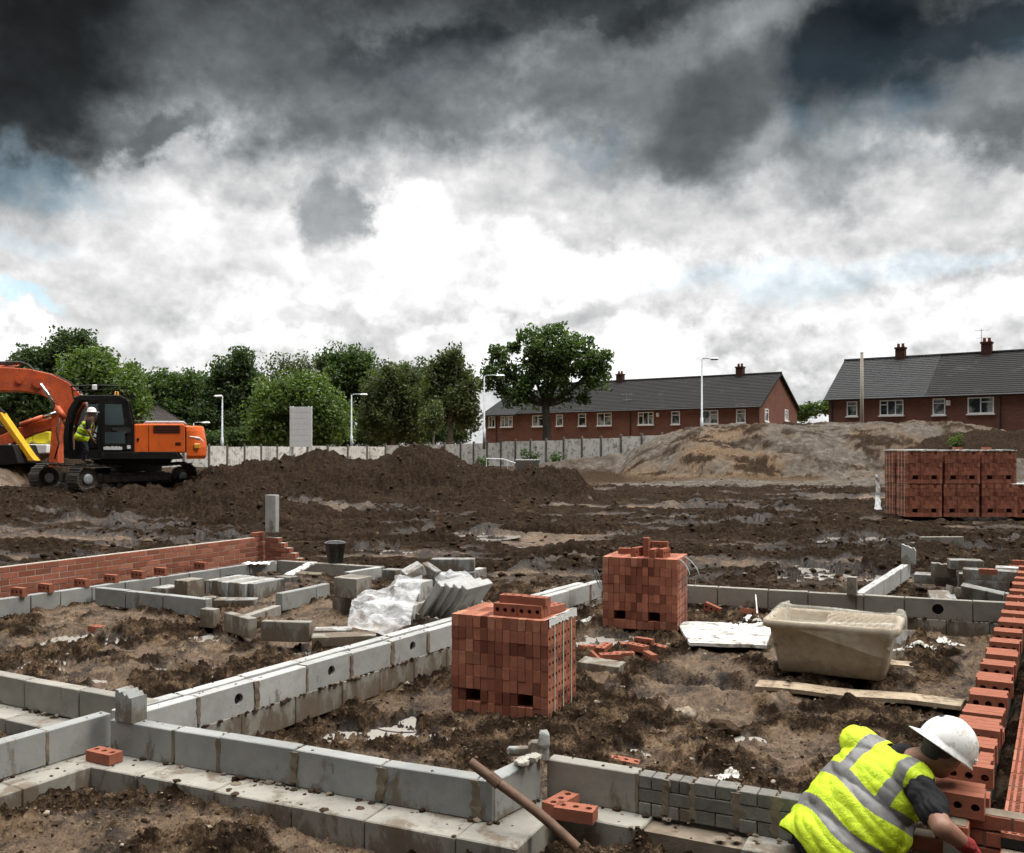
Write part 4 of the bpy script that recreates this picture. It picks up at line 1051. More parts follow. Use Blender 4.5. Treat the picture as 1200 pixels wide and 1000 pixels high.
# ---- red brick wall on the left
def brick_courses(mb, L, z0, n, thick=.1025, x0=0.0, Mt=None, stag=0, ragged=0.0):
    for k in range(n):
        x = x0 - (.1125 if (k + stag) % 2 else 0)
        while x < L - .02:
            a, b = max(x, x0), min(x + .215, L)
            if b - a > .03: mb.box(((a + b) / 2, thick / 2 + rng.uniform(-.003, .003), z0 + k * .075 + .0325), (b - a, thick, .065), Mt, .003)
            x += .225
    mb.box(((x0 + L) / 2, thick / 2, z0 + n * .0375 - .004), (L - x0 - .012, thick - .012, n * .075 - .006), Mt, 0, 1)
g0 = P(0, 703, .46) - V * 1.5 - U * .26; g1 = P(325, 657, .46) - U * .26 + V * .22; gl = (g1 - g0).length
t = thing('brick_wall', 'low red brick wall, new courses bedded in pale mortar', 'wall', (g0.x, g0.y, 0), math.atan2(V.y, V.x))
mb = MB(); Mw = Matrix.Identity(4)
brick_courses(mb, gl, .13, 9)
mb.build('brickwork', [M['brick_wall'], M['mortar_grey']], t)
mb = MB()
for k in range(5):      # raked corner, each course a half brick shorter
    brick_courses(mb, .72 - .1125 * k, .13 + .30 + k * .075, 1, x0=.0, Mt=axisM((gl - .1025, -.104, 0), (0, -1, 0)), stag=k)
mb.build('raked_corner', [M['brick_wall'], M['mortar_grey']], t)
mb = MB(); mb.box((gl - .1075, .05, .13 + 9 * .075 + .036), (.215, .1025, .065), None, .003); mb.build('quoin_brick', M['brick_wall'], t)
G3 = 'bricks on edge along the left block wall'
for k, (px, py) in enumerate([(32, 700), (66, 695.5), (106, 689), (143, 684), (177, 679.5), (204, 675.5), (251, 668.5)]):
    p = P(px, py, .46)
    nm = ['first, nearest the frame edge,', 'second', 'third', 'fourth', 'fifth', 'sixth', 'seventh and farthest'][k]
    c = P(0, 703, .46) + V * ((p - P(0, 703, .46)).dot(V)); 
    brick(f'brick on edge across the left block wall, {nm} of its row', Vector((c.x, c.y, .462)) - U * .045, U, 'edge', group=G3)

# ---- right-hand wall: inner leaf with a row of bricks, outer leaf, raked return
d2 = VR
t = thing('brick_wall', 'inner leaf of the right wall under the row of bricks on edge', 'wall', (R0.x, R0.y, 0), math.atan2(VR.y, VR.x))
mb = MB(); Mi = axisM((0, -.155, 0), (1, 0, 0)); Lr = 10.5
x = .0
while x < Lr: mb.box((x + .3, .05, .30), (.594, .1, .32), Mi, .005); x += .6
mb.build('blockwork', M['block_brown'], t)
mb = MB(); brick_courses(mb, Lr, .462, 1, Mt=Mi); mb.build('brick_course', [M['brick_wall'], M['mortar']], t)
G4 = 'bricks on edge along the right wall'
ys = [4.33, 4.72, 5.02, 5.32, 5.62, 6.02, 6.40, 6.86, 7.2, 7.66, 8.1, 8.55, 9.0, 9.45, 9.95, 10.4, 10.9, 11.4, 11.9, 12.5]
for k, y in enumerate(ys):
    s = (y - R0.y) / VR.y
    c = Vector((R0.x, R0.y, 0)) + VR * s + UR * .1075
    n_ = (3, 4, 3, 4, 3)[k % 5]; w0 = rng.uniform(-.035, .035)
    for e in range(n_):
        cc = c + VR * (.068 * e) + UR * rng.uniform(-.012, .012)
        brick(f'{(("front", "middle", "back") if n_ == 3 else ("front", "second", "third", "back"))[e]} brick of the {ORD[k]} little pile along the right wall, counting from the bricklayer', Vector((cc.x, cc.y, .536)), UR + VR * w0, 'edge', group=G4)
# doubled where the row is stacked
for k, (y, lie, lab) in enumerate([(4.45, 'flat', 'brick lying flat against the first brick of the right row, by the helmet'), (5.46, 'flat', 'chipped thin brick lying flat between the fourth and fifth of the right row')]):
    s = (y - R0.y) / VR.y; c = Vector((R0.x, R0.y, 0)) + VR * s + UR * .12
    brick(lab, Vector((c.x, c.y, .536)), UR, lie, group=G4)
# outer leaf
q0 = R0 + UR * .28 + VR * -.25
t = thing('brick_wall', 'outer leaf of the right wall with slotted bricks beyond the dark cavity', 'wall', (q0.x, q0.y, 0), math.atan2(VR.y, VR.x))
mb = MB(); Mo = axisM((0, -.1025, 0), (1, 0, 0)); brick_courses(mb, Lr, .06, 5, Mt=Mo)
mb.build('brickwork', [M['brick_wall'], M['mortar']], t)
mb = MB(); x = .35
while x < Lr - .3:       # top course: perforated bricks, each a frame of bars round three rows of slots
    z0 = .06 + 5 * .075; b0, b1 = x, x + .215
    mb.box(((b0 + b1) / 2, -.05125, z0 + .0215), (.215, .1025, .043), None, 0, 1)
    for yy in (-.0955, -.068, -.0345, -.007): mb.box(((b0 + b1) / 2, yy, z0 + .054), (.215, .0135, .022), None, 0)
    for e in range(10): mb.box((b0 + .0045 + e * .0229, -.05125, z0 + .0535), (.0085, .09, .0205), None, 0)
    x += .225
mb.build('slotted_course', [M['brick_wall'], M['hole']], t)
# raked return the bricklayer is laying
c0 = Vector((2.62, 3.96, 0))
t = thing('brick_wall', 'stepped brick corner being laid beside the bricklayer', 'wall', c0, math.atan2(-U.y, -U.x))
mb = MB()
Mr = axisM((0, -.1025, 0), (1, 0, 0))
for z0, n, L_, sg in ((.04, 5, .86, 0), (.415, 1, .76, 1), (.49, 1, .56, 0)): brick_courses(mb, L_, z0, n, Mt=Mr, stag=sg)
mb.build('brickwork', [M['brick'], M['mortar']], t)
brick('brown brick standing on end on the stepped corner by the bricklayer', c0 - U * .13 + V * .03 + UP * .565, U, 'edge', group='bricks at the stepped corner')
brick('brick lying flat on the lowest step of the corner by the bricklayer', c0 - U * .64 + V * .05 + UP * .49, U, 'flat', group='bricks at the stepped corner')
mb = MB(); mb.box((0, 0, .03), (.03, .05, .06), None, .006); mb.box((.0, .0, .075), (.018, .02, .03), None, .004)
o = mb.build('line_block', M['red_plastic'], loc=(0, 0, 0)); o.location = c0 + V * -.03 + U * -.12 + UP * .40; o.rotation_euler = (0, 0, .3)
tag(o, 'small red corner block holding the string line', 'line block')
a_ = Vector(o.location) + UP * .04
mb = MB(); mb.tube([a_, a_ + VR * .35 + UP * .13, R0 + UR * .30 + VR * 4 + UP * .52, R0 + UR * .30 + VR * 10 + UP * .53], .002, 5)
tag(mb.build('string_line', M['red_plastic']), 'red string line stretched along the right wall', 'string')

# ------------------------------------------------------------------ loose blocks
GB = 'loose concrete blocks'
def block(label, loc, x, size=(.60, .10, .215), mat='block', tilt=(0, 0), group=GB, broken=0, name='concrete_block'):
    "loc: middle of its foot; x: direction of its length; tilt: (roll about its length, pitch)"
    x = Vector((x[0], x[1], 0)).normalized()
    mb = MB()
    if broken:
        n = 7; L, T, Hh = size
        top = [(-L / 2 + L * k / n, Hh * (1 - broken * abs(math.sin(k * 1.7 + L * 9)) * (k / n if L > .1 else 1))) for k in range(n + 1)]
        mb.prism([(-L / 2, 0), (L / 2, 0)] + top[::-1], T)
    else: mb.box((0, 0, size[2] / 2), size, None, .006, 0, (1, 1), .002)
    o = mb.build(name, M[mat], loc=(0, 0, 0))
    o.matrix_world = Matrix.Translation(Vector(loc)) @ axisM((0, 0, 0), x) @ Matrix.Rotation(tilt[1], 4, 'Y') @ Matrix.Rotation(tilt[0], 4, 'X')
    return tag(o, label, 'block', group)
block('broken block standing upright on the corner where the front walls meet', P(146, 846, .46) + V * .05, U, (.15, .12, .20), broken=.3)
block('small upright block on top of the far wall behind the tub', P(998, 698, .46) + V * .05, U, (.11, .10, .22), 'block_brown')
block('small grey shard on top of the far wall, beside the small upright block', P(985, 695, .46) + V * .05, U, (.12, .05, .09), 'block_pale', (0, .3), broken=.7)
block('broken block standing upright at the far end of the narrow pale wall', P(1065, 661, .46), U, (.20, .10, .30), 'block_pale', broken=.35)
z_ = gz(*P(1103, 645, .25).xy); block('long pale block lying alone in the field beyond the block pile', P(1103, 645, z_), (1, .05), (.82, .12, .26), 'block_brown')
block('short block touching the long pale block in the field', P(1073, 645, z_), (1, .1), (.16, .14, .15), 'block_brown')
# pile on the right
def zat(px, py, zz=.2):
    p = P(px, py, zz)
    return gz(p.x, p.y)
GP = 'blocks heaped beside the right wall'
def pile(label, px, py, z, x, size, mat='block', tilt=(0, 0), broken=0):
    return block(label, P(px, py, z), x, size, mat, tilt, GP, broken)
pile('flat slab at the left edge of the right block heap', 1087, 683, .30, U, (.34, .3, .13))
pile('flat block second from the left at the front of the right heap', 1109, 686, .28, U, (.28, .3, .14))
pile('wide flat block filling the front of the right heap', 1153, 692, .27, U, (.62, .50, .22), 'block_pale')
pile('thick flat block at the right end of the right heap', 1178, 690, .27, U, (.40, .45, .24))
pile('round-broken brown block on top of the left of the right heap', 1106, 676, .43, U, (.32, .16, .19), 'block_brown', broken=.25)
pile('pale flat block behind the round-broken one on the right heap', 1124, 673, .45, U, (.30, .25, .12), 'block_pale')
pile('highest slab on the back of the right heap', 1131, 667, .57, U + V * .2, (.42, .25, .13))
pile('long slab with a red brick on it, on the right heap', 1160, 679, .49, U, (.64, .25, .13))
pile('pale slab at the far end of the right heap', 1186, 676, .47, U, (.40, .25, .13), 'block_pale')
brick('red brick lying on the long slab of the right block heap', P(1158, 673, .62), U, 'flat', group='loose red bricks')
pile('grey block tipped flat in front of the right heap, first of three', 1104, 703, .24, (1, -.2), (.32, .26, .06), 'block_pale', (.5, 0))
pile('brown broken block leaning in front of the right heap, second of three', 1121, 702, .24, (1, .1), (.26, .15, .16), 'block_brown', (0, .2), .3)
pile('long block leaning in front of the right heap, third of three', 1150, 705, .25, (.8, -.62), (.50, .12, .18), 'block', (.25, .15))
pile('small pale block at the right foot of the right heap', 1177, 706, .25, (1, 0), (.13, .1, .12), 'block_pale')
for k, (px, py, lab) in enumerate([(1192, 668, 'lower'), (1196, 662, 'upper')]): brick(f'{lab} of two red bricks behind the right block heap', P(px, py, .40 + .07 * k), U, 'flat')
# pack of standing blocks in the back room
GQ = 'blocks stacked in the back room'
def bq(label, px, py, z, x, size, mat='block', tilt=(0, 0), broken=0): return block(label, P(px, py, z), x, size, mat, tilt, GQ, broken)
bq('square block end standing proud at the left of the row of upright blocks', 222, 700, .25, U, (.24, .30, .24), 'block_brown')
bq('low flat block left of the square block end', 196, 697, .27, U, (.26, .3, .11), 'block_pale')
s0 = P(243, 699, .24)
for k in range(8):
    block(f'upright block in the tight row in the back room, {ORD[k]} from the square block', s0 + U * (.105 * k) + V * (.31 + rng.uniform(-.03, .03)), V, (.60, .10, .215), ('block_pale', 'block', 'block_brown')[k % 3], (0, 0), 'tight row of upright blocks')
bq('flat block lying in front of the tight row of upright blocks', 277, 711, .25, U + V * .55, (.50, .22, .10), 'block')
bq('small block piece at the end of the wall in front of the tight row', 245, 712, .24, U + V * .9, (.16, .12, .13), 'block')
bq('long thin slab under the timber strip by the back wall', 358, 679, .27, U, (.60, .22, .10), 'block_brown')
bq('short slab at the end of the tight row by the back wall', 336, 685, .25, U, (.28, .2, .12), 'block')
bq('dark flat slab in front of the long thin slab by the back wall', 373, 682, .25, U, (.24, .15, .06), 'block_brown')
# tumbled blocks
block('short block standing at the end of the wall, first of the tumbled row', P(246, 735, .235), U, (.20, .10, .205), 'block_brown')
block('tumbled block standing askew, second of the tumbled row', P(279, 744, .235) + V * .03, Vector((.70, -.72)), (.53, .10, .205), 'block_brown')
block('tumbled brown block, third of the tumbled row, nearest the flat slab', P(333, 752, .235) + V * .04, Vector((.99, -.14)), (.52, .10, .205), 'block_brown')
block('flat slab lying at the end of the tumbled row, before the plastic sheet', P(396, 757, .22) + V * .1, Vector((.98, .20)), (.64, .24, .10), 'block_brown')
block('thin slab lying behind the flat slab of the tumbled row', P(384, 745, .23) + V * .1, Vector((1, .1)), (.40, .2, .06), 'block_pale')
z_ = .22
k0 = P(312, 722, .30); wK = wall('low muddy line of blocks with rubble along its top, behind the tumbled row', P(286, 724, .33), P(330, 709, .33), None, zt=.33, h=.15, mat='block_brown', smears=1, name='block_wall')[0]
block('square block, lower of the stacked pair in the back room', P(403, 721, .21) + V * .12, U, (.34, .26, .23), 'block_brown', group='stacked pair of blocks')
block('square block with a slot, upper of the stacked pair in the back room', P(410, 700, .44) + V * .06, U, (.34, .30, .24), 'block_brown', group='stacked pair of blocks')
# heap under the plastic sheets
GS = 'blocks heaped under plastic sheets'
def bs(label, p, x, size, mat='block', tilt=(0, 0), broken=0): return block(label, p, x, size, mat, tilt, GS, broken)
for k in range(4):
    c = Q(509 + 9.5 * k, 713 + 1.2 * k, 10.1 + .02 * k)
    bs(f'slab leaning over in the sheeted block heap, {ORD[k]} from the white sheet', c - UP * .03, V, (.56, .085, .42), 'block_pale', (R(35), 0))
bs('flat block under the leaning slabs of the sheeted heap', P(506, 727, .22) + V * .12, U + V * .2, (.60, .25, .13))
bs('broken slab lying in front of the leaning slabs', P(502, 732, .22) + V * .02, U, (.50, .12, .11), 'block_brown', (0, .08), .3)
bs('long block lying across the back of the sheeted heap', P(531, 690, .27) + UP * .26, Vector((1, -.05)), (.60, .2, .16), 'block')
bs('lower block behind the sheeted heap', P(531, 690, .27), Vector((1, -.05)), (.62, .3, .25), 'block')
bs('pale block end sticking out right of the sheeted heap', P(560, 684, .24), U, (.13, .3, .22), 'block_pale')
bs('block tilted up on the top left of the sheeted heap', Q(487, 676, 11.3), Vector((.9, .4)), (.24, .2, .13), 'block_pale', (.2, -.45))
bs('dark block beside the tilted one on top of the sheeted heap', Q(501, 675, 11.4), Vector((.9, -.4)), (.22, .15, .13), 'block', (0, .5))
bs('grey block behind the sheeted heap on its left', P(460, 683, .25), U, (.24, .2, .2), 'block')
bs('block wrapped inside the white plastic sheet', P(445, 733, .22) + V * .35, U, (.62, .5, .22), 'block_pale')
bs('second block wrapped inside the white plastic sheet, on top', P(462, 712, .40) + V * .4, U, (.34, .3, .26), 'block_pale')
bs('small cream block in front of the white plastic sheet', P(446, 745, .22), Vector((.7, -.7)), (.20, .1, .09), 'timber', (.4, 0))
# ------------------------------------------------------------------ tub, boards, sheets and litter
def catmull(net, nu, nv):
    "smooth surface through a net of points: net[r][c] = (x, y, z)"
    A = np.array([[list(p) for p in r] for r in net], float)
    def interp(A, n):
        m = len(A); t = np.linspace(0, m - 1, n); i = np.minimum(t.astype(int), m - 2); f = (t - i).reshape(-1, *([1] * (A.ndim - 1)))
        p0 = A[np.maximum(i - 1, 0)]; p1 = A[i]; p2 = A[i + 1]; p3 = A[np.minimum(i + 2, m - 1)]
        return .5 * (2 * p1 + (p2 - p0) * f + (2 * p0 - 5 * p1 + 4 * p2 - p3) * f ** 2 + (3 * p1 - p0 - 3 * p2 + p3) * f ** 3)
    A = interp(A, nu); A = interp(A.transpose(1, 0, 2), nv).transpose(1, 0, 2)
    return A
def grid_obj(name, A, mat, parent=None, crumple=.02, freq=6, seed=0, world=True, ragged=.0, fine=.35):
    nu, nv = A.shape[:2]
    du = np.gradient(A, axis=0); dv = np.gradient(A, axis=1); N = np.cross(du, dv); N /= np.linalg.norm(N, axis=-1, keepdims=True) + 1e-9
    u = A[..., 0] * freq + A[..., 2] * freq * .8; v = A[..., 1] * freq + A[..., 2] * freq * .6
    h = np.abs(perlin(u, v, seed)) * 1.2 + np.abs(perlin(u * 2.1 + v, v * 2.3 - u * .5, seed + 1)) * .7 + np.abs(perlin(u * 5, v * 5, seed + 2)) * fine
    A = A + N * ((h - .5) * crumple)[..., None]
    V3 = A.reshape(-1, 3)
    I = np.arange(nu * nv).reshape(nu, nv)
    Fq = np.stack([I[:-1, :-1], I[:-1, 1:], I[1:, 1:], I[1:, :-1]], -1).reshape(-1, 4)
    if ragged:      # torn edges
        ui, vi = np.meshgrid(np.linspace(0, 1, nu - 1), np.linspace(0, 1, nv - 1), indexing='ij')
        ed = np.minimum(np.minimum(ui, 1 - ui), np.minimum(vi, 1 - vi)) + .5 * ragged * fbm(ui * 4.5 + seed, vi * 4.5, 4, seed)
        Fq = Fq[(ed > ragged * .45).reshape(-1)]
        used, inv = np.unique(Fq, return_inverse=True); V3 = V3[used]; Fq = inv.reshape(-1, 4)
    if parent is not None and world:
        Mi = np.array(MX[parent].inverted()); V3 = V3 @ Mi[:3, :3].T + Mi[:3, 3]
    loc = None
    if parent is None:
        loc = np.array([V3[:, 0].mean(), V3[:, 1].mean(), V3[:, 2].min()]); V3 = V3 - loc
    o = np_mesh(name, V3, Fq, mat, True, parent)
    if loc is not None: o.location = loc
    return o
def netQ(rows): return [[Q(*p) for p in r] for r in rows]
A = catmull(netQ([[(417, 697, 10.6), (437, 690, 10.7), (456, 684, 10.8), (470, 673, 10.9), (497, 675, 10.7)],
                  [(412, 706, 10.3), (432, 704, 10.3), (452, 702, 10.35), (473, 696, 10.4), (491, 694, 10.4)],
                  [(408, 722, 9.95), (430, 723, 9.85), (452, 724, 9.8), (471, 719, 9.95), (484, 716, 10.0)],
                  [(406, 735, 9.7), (430, 740, 9.6), (454, 743, 9.5), (469, 738, 9.7), (481, 734, 9.8)]]), 90, 110)
tag(grid_obj('plastic_sheet', A, M['sheet'], None, -.07, 2.6, 3, ragged=.03, fine=.06), 'crumpled white plastic sheet draped over blocks beside the pale cross wall', 'plastic sheet', 'white plastic sheets')
A = catmull(netQ([[(503, 672, 11.5), (520, 670, 11.5), (540, 670, 11.4), (553, 675, 11.3)],
                  [(515, 684, 11.1), (530, 681, 11.1), (546, 683, 11.0), (559, 689, 11.0)],
                  [(528, 700, 10.8), (541, 700, 10.8), (555, 706, 10.75), (567, 709, 10.75)]]), 60, 80)
tag(grid_obj('plastic_sheet', A, M['sheet'], None, -.07, 2.8, 9, ragged=.04, fine=.06), 'smaller crumpled plastic sheet at the right end of the sheeted block heap', 'plastic sheet', 'white plastic sheets')
A = catmull(netQ([[(1026, 556, 24.8), (1029, 556, 24.8), (1031, 557, 24.8)], [(1026, 575, 24.7), (1030, 575, 24.7), (1031, 576, 24.7)], [(1025, 597, 24.5), (1030, 598, 24.4), (1033, 598, 24.4)]]), 30, 14)
tag(grid_obj('plastic_sheet', A, M['film'], None, .06, 4, 14), 'white sheet hanging at the left end of the far brick stacks', 'plastic sheet', 'white plastic sheets')

def ground_patch(px, py, w, d, yaw, seed, n=26):
    "net lying on the mud"
    c = P(px, py, .1); c = P(px, py, gz(c.x, c.y) + .01)
    x = ang(yaw); y = UP.cross(x)
    g_ = np.linspace(-.5, .5, n); pts = []
    for a in g_:
        for b in g_:
            q = c + x * (a * w) + y * (b * d); pts.append((q.x, q.y))
    z = gzmany(pts).reshape(n, n); z = np.maximum(z, np.percentile(z, 45))
    A = np.array(pts).reshape(n, n, 2); return np.dstack([A, z + .012])
for k, (px, py, w_, d_, yaw, mt, lab) in enumerate([
    (1100, 751, .34, .22, 10, 'scrap', 'torn white plastic scrap on the mud right of the tub, nearest the far wall'),
    (1081, 759, .30, .20, -20, 'scrap', 'flat white plastic scrap on the mud just right of the tub'),
    (1119, 767, .26, .16, 20, 'scrap', 'pale scrap lying beside the row of bricks, right of the tub'),
    (1050, 770, .22, .22, 50, 'scrap', 'curled white scrap by the foot of the tub'),
    (1150, 731, .42, .22, -5, 'liner', 'yellowish plastic sheet crumpled at the foot of the far wall'),
    (684, 708, .40, .14, -35, 'scrap', 'twisted white strip left of the second brick pack, upper'),
    (683, 722, .36, .14, 15, 'scrap', 'twisted white strip left of the second brick pack, lower'),
    (853, 913, .22, .14, 25, 'scrap', 'white plastic shard on the mud behind the front wall'),
    (884, 724, .24, .16, 15, 'scrap', 'white plastic scrap behind the white board'),
    (845, 757, .9, .1, 3, 'film', None),
    (1150, 660, .2, .2, 3, 'film', None),
    (302, 676, .55, .35, 20, 'film', 'crumpled pale wrapping on the tight row of upright blocks')]):
    if lab is None: continue
    A = ground_patch(px, py, w_, d_, yaw, k)
    if 'tight row' in lab: A[..., 2] = .46 + .02 * np.abs(perlin(A[..., 0] * 9, A[..., 1] * 9, 3))
    tag(grid_obj('plastic_scrap', A, M[mt], None, .022, 8, 30 + k, ragged=.34), lab, 'plastic scrap', 'scraps of plastic on the mud')

# ---- mortar tub
tb = P(972, 792, .12) + V * .26
tub = thing('mortar_tub', 'big mortar-stained tub lined with yellowish plastic, standing on blocks', 'mortar tub', (tb.x, tb.y, .12), math.atan2(U.y, U.x) + .02)
def rrect(hx, hy, r, n=6):
    out = []
    for cx, cy, a0 in ((hx - r, hy - r, 0), (-hx + r, hy - r, 90), (-hx + r, -hy + r, 180), (hx - r, -hy + r, 270)):
        for k in range(n + 1): out.append((cx + r * math.cos(R(a0 + 90 * k / n)), cy + r * math.sin(R(a0 + 90 * k / n))))
    return out
def loft(mb, loops, m=0, cap0=False, cap1=False):
    n = len(loops[0]); vs = [v for l in loops for v in l]; fs = []
    for i in range(len(loops) - 1):
        for k in range(n): fs.append((i * n + k, i * n + (k + 1) % n, (i + 1) * n + (k + 1) % n, (i + 1) * n + k))
    if cap0: fs.append(tuple(range(n))[::-1])
    if cap1: fs.append(tuple((len(loops) - 1) * n + k for k in range(n)))
    mb.add(vs, fs, m)
TH = .50
mb = MB()
prof = [(.47, .28, .05, 0), (.49, .30, .07, .02), (.52, .325, .09, .16), (.555, .355, .10, .34), (.575, .37, .10, TH - .075), (.61, .40, .11, TH - .072), (.632, .422, .12, TH - .055), (.632, .422, .12, TH), (.60, .395, .11, TH + .012), (.565, .36, .10, TH - .01), (.54, .335, .10, .30)]
loft(mb, [[(x, y, z) for x, y in rrect(hx, hy, r)] for hx, hy, r, z in prof], cap0=True)
mb.build('shell', M['tub'], tub, smooth=True)
mb = MB(); n = 40; A = np.zeros((30, n, 3))
for i in range(30):
    for k in range(n):
        x, y = -.545 + 1.09 * k / (n - 1), -.34 + .68 * i / 29
        A[i, k] = (x, y, TH - .17 + .05 * math.sin(x * 4 + 1) + .03 * math.sin(y * 9))
grid_obj('mortar', A, M['mortar_grey'], tub, .05, 12, 5, world=False)
# liner: inside the tub, over the rim and down the front
loops = []
prof2 = [(.50, .30, .09, .33), (.545, .345, .10, .42), (.57, .375, .11, TH + .03), (.60, .405, .12, TH + .045), (.648, .438, .13, TH + .01), (.652, .444, .13, TH - .09)]
n0 = len(rrect(.5, .3, .1)); 
L_ = []
for j, (hx, hy, r, z) in enumerate(prof2):
    lp = []
    for k, (x, y) in enumerate(rrect(hx, hy, r)):
        f = k / n0
        hang = 1 if x > -.1 else .25
        zz = z + .010 * math.sin(k * 2.3 + j) + (.025 * math.sin(k * .9) + .005 if j >= 2 and j < 5 else 0) * (1 if y > 0 else .4)
        if j == 5: zz = z - (.15 * max(0, math.sin((x - .05) * 3.0)) if y < 0 else 0) - .03 * rng.random() if x > .02 else TH + .0
        if j >= 3 and x < .05 and y < .1: x, y, zz = x * .93, y * .93, TH - .004 * (j - 2)      # tucked inside the rim on the left
        lp.append((x, y, zz))
    loops.append(lp)
A = np.array([[*l, l[0]] for l in loops]); A = catmull([[tuple(p) for p in r] for r in A], 50, 160)
grid_obj('liner', A, M['liner'], tub, .014, 4, 21, world=False, fine=.1)
A = np.zeros((40, 70, 3))        # a fold of the liner lying ribbed over the mortar
for i in range(40):
    for k in range(70):
        x, y = -.05 + .60 * k / 69, -.36 + .62 * i / 39
        A[i, k] = (x, y, TH - .045 + .045 * abs(math.sin((x * 1.0 - y * .35) * 46)) * (.4 + .6 * math.sin(i / 39 * math.pi)) + .07 * (i / 39) - .02 * math.sin(k / 69 * 3.1))
grid_obj('ribbed_fold', A, M['fold'], tub, .012, 9, 25, world=False)
tub.scale = (.95, .95, .97)
block('flat block under the left end of the mortar tub', P(915, 789, .0) + V * .2, U, (.16, .4, .12), 'block_brown', group='blocks under the mortar tub')
block('timber offcut under the middle of the mortar tub', P(966, 797, .0) + V * .2, U, (.22, .45, .115), 'timber', group='blocks under the mortar tub', name='timber_block')
block('flat block under the right end of the mortar tub', P(1012, 794, .0) + V * .35, U, (.16, .35, .12), 'block_brown', group='blocks under the mortar tub')
block('dark grey panel leaning in the mud right of the tub', P(1062, 757, .06) + V * .05, Vector((1, .05)), (.24, .05, .16), 'block', (R(-25), 0), group='loose concrete blocks', name='panel_offcut')

def board(name, label, cat, corners, th, mat, group=None, warp=.003):
    "flat board through four ground corners, a little bent"
    mb = MB(); n = 8; c = [Vector(p) for p in corners]; top, bot = [], []
    for i in range(n + 1):
        a = c[0].lerp(c[1], i / n); b = c[3].lerp(c[2], i / n); dz = warp * math.sin(i * 1.3)
        top.append((a + UP * (th + dz), b + UP * (th + dz))); bot.append((a + UP * dz, b + UP * dz))
    for i in range(n):
        mb.face([top[i][0], top[i + 1][0], top[i + 1][1], top[i][1]][::-1]); mb.face([bot[i][0], bot[i][1], bot[i + 1][1], bot[i + 1][0]][::-1])
        mb.face([bot[i][0], bot[i + 1][0], top[i + 1][0], top[i][0]][::-1]); mb.face([bot[i][1], top[i][1], top[i + 1][1], bot[i + 1][1]][::-1])
    for i in (0, n):
        f = [bot[i][0], top[i][0], top[i][1], bot[i][1]]; mb.face(f[::-1] if i == 0 else f)
    bm = bmesh.new(); bv = [bm.verts.new(v) for v in mb.v]
    for f in mb.f: bm.faces.new([bv[k] for k in f])
    bmesh.ops.remove_doubles(bm, verts=bm.verts, dist=1e-4); bmesh.ops.recalc_face_normals(bm, faces=bm.faces); bm.verts.index_update()
    m2 = MB(); m2.add([v.co.copy() for v in bm.verts], [tuple(v.index for v in f.verts) for f in bm.faces]); bm.free()
    return tag(m2.build(name, M[mat]), label, cat, group)
board('insulation_board', 'mud-splashed white board lying between the second brick pack and the tub', 'board', [P(793, 732, .135), P(907, 733, .135), P(898, 760, .12), P(808, 757, .12)], .035, 'white_board')
board('scaffold_plank', 'long muddy plank lying across the mud in front of the tub', 'plank', [P(890, 801, .05), P(1130, 824, .05), P(1126, 832, .05), P(884, 809, .05)], .035, 'timber', 'muddy planks', .008)
board('scaffold_plank', 'short plank by the right foot of the tub', 'plank', [P(1032, 775, .04), P(1074, 780, .04), P(1070, 785, .04), P(1028, 780, .04)], .03, 'timber', 'muddy planks')
a_, b_ = Q(338, 675, 12.6), Q(367, 660, 13.6); sd_ = Vector((.06, 0, 0))
board('timber_strip', 'pale timber strip leaning from the long slab to the back wall', 'timber strip', [a_ - sd_, b_ - sd_, b_ + sd_, a_ + sd_], .02, 'white_board')
# leaning pipe
a_, b_ = Q(553, 893, 4.86), Q(677, 995, 4.64)
t = thing('rusty_pipe', 'rusty pipe leaning over the front wall from the muddy pit', 'pipe', b_)
mb = MB(); d_ = (a_ - b_); pts = [b_ + d_ * f + Vector((.008 * math.sin(f * 5), .006 * math.cos(f * 4), .012 * math.sin(f * math.pi))) for f in np.linspace(0, 1, 14)]
mb.tube(pts, [.026] * 14, 14, cap=False); mb.tube([p for p in pts[::-1]], [.020] * 14, 14, cap=False)
mb.build('tube', M['rust'], t, local=False, smooth=True)
mb = MB(); mb.tube([pts[10] - d_.normalized() * .03, pts[10] + d_.normalized() * .03], .031, 14); mb.build('collar', M['rust'], t, local=False)
# bucket on the back wall
bk = P(390.5, 660, .462) + V * .05
t = thing('builders_bucket', 'black rubble bucket standing on the back wall', 'bucket', bk)
mb = MB(); mb.lathe([(.10, 0), (.115, .01), (.155, .29), (.168, .295), (.168, .31), (.150, .31), (.11, .03)], 24); mb.build('pail', M['black_plastic'], t, smooth=True)
mb = MB(); mb.tube([(.165 * math.cos(a), .05 * math.sin(a) - .02, .30 + .035 * math.sin(a)) for a in np.linspace(0, math.pi, 12)], .004, 6); mb.build('handle', M['galv'], t)
mb = MB(); mb.lathe([(.149, .25), (.08, .27), (.01, .285)], 18, cap=False); mb.build('dry_mortar', M['mortar_grey'], t)
# upright block on the red wall's corner
u0 = P(325, 657, .46) - U * .26 + V * .17
block('grey block standing on its end on the corner of the left red brick wall', Vector((u0.x, u0.y, .13 + 9 * .075 + .072)) , U + V * .1, (.20, .10, .60), 'block_pale')
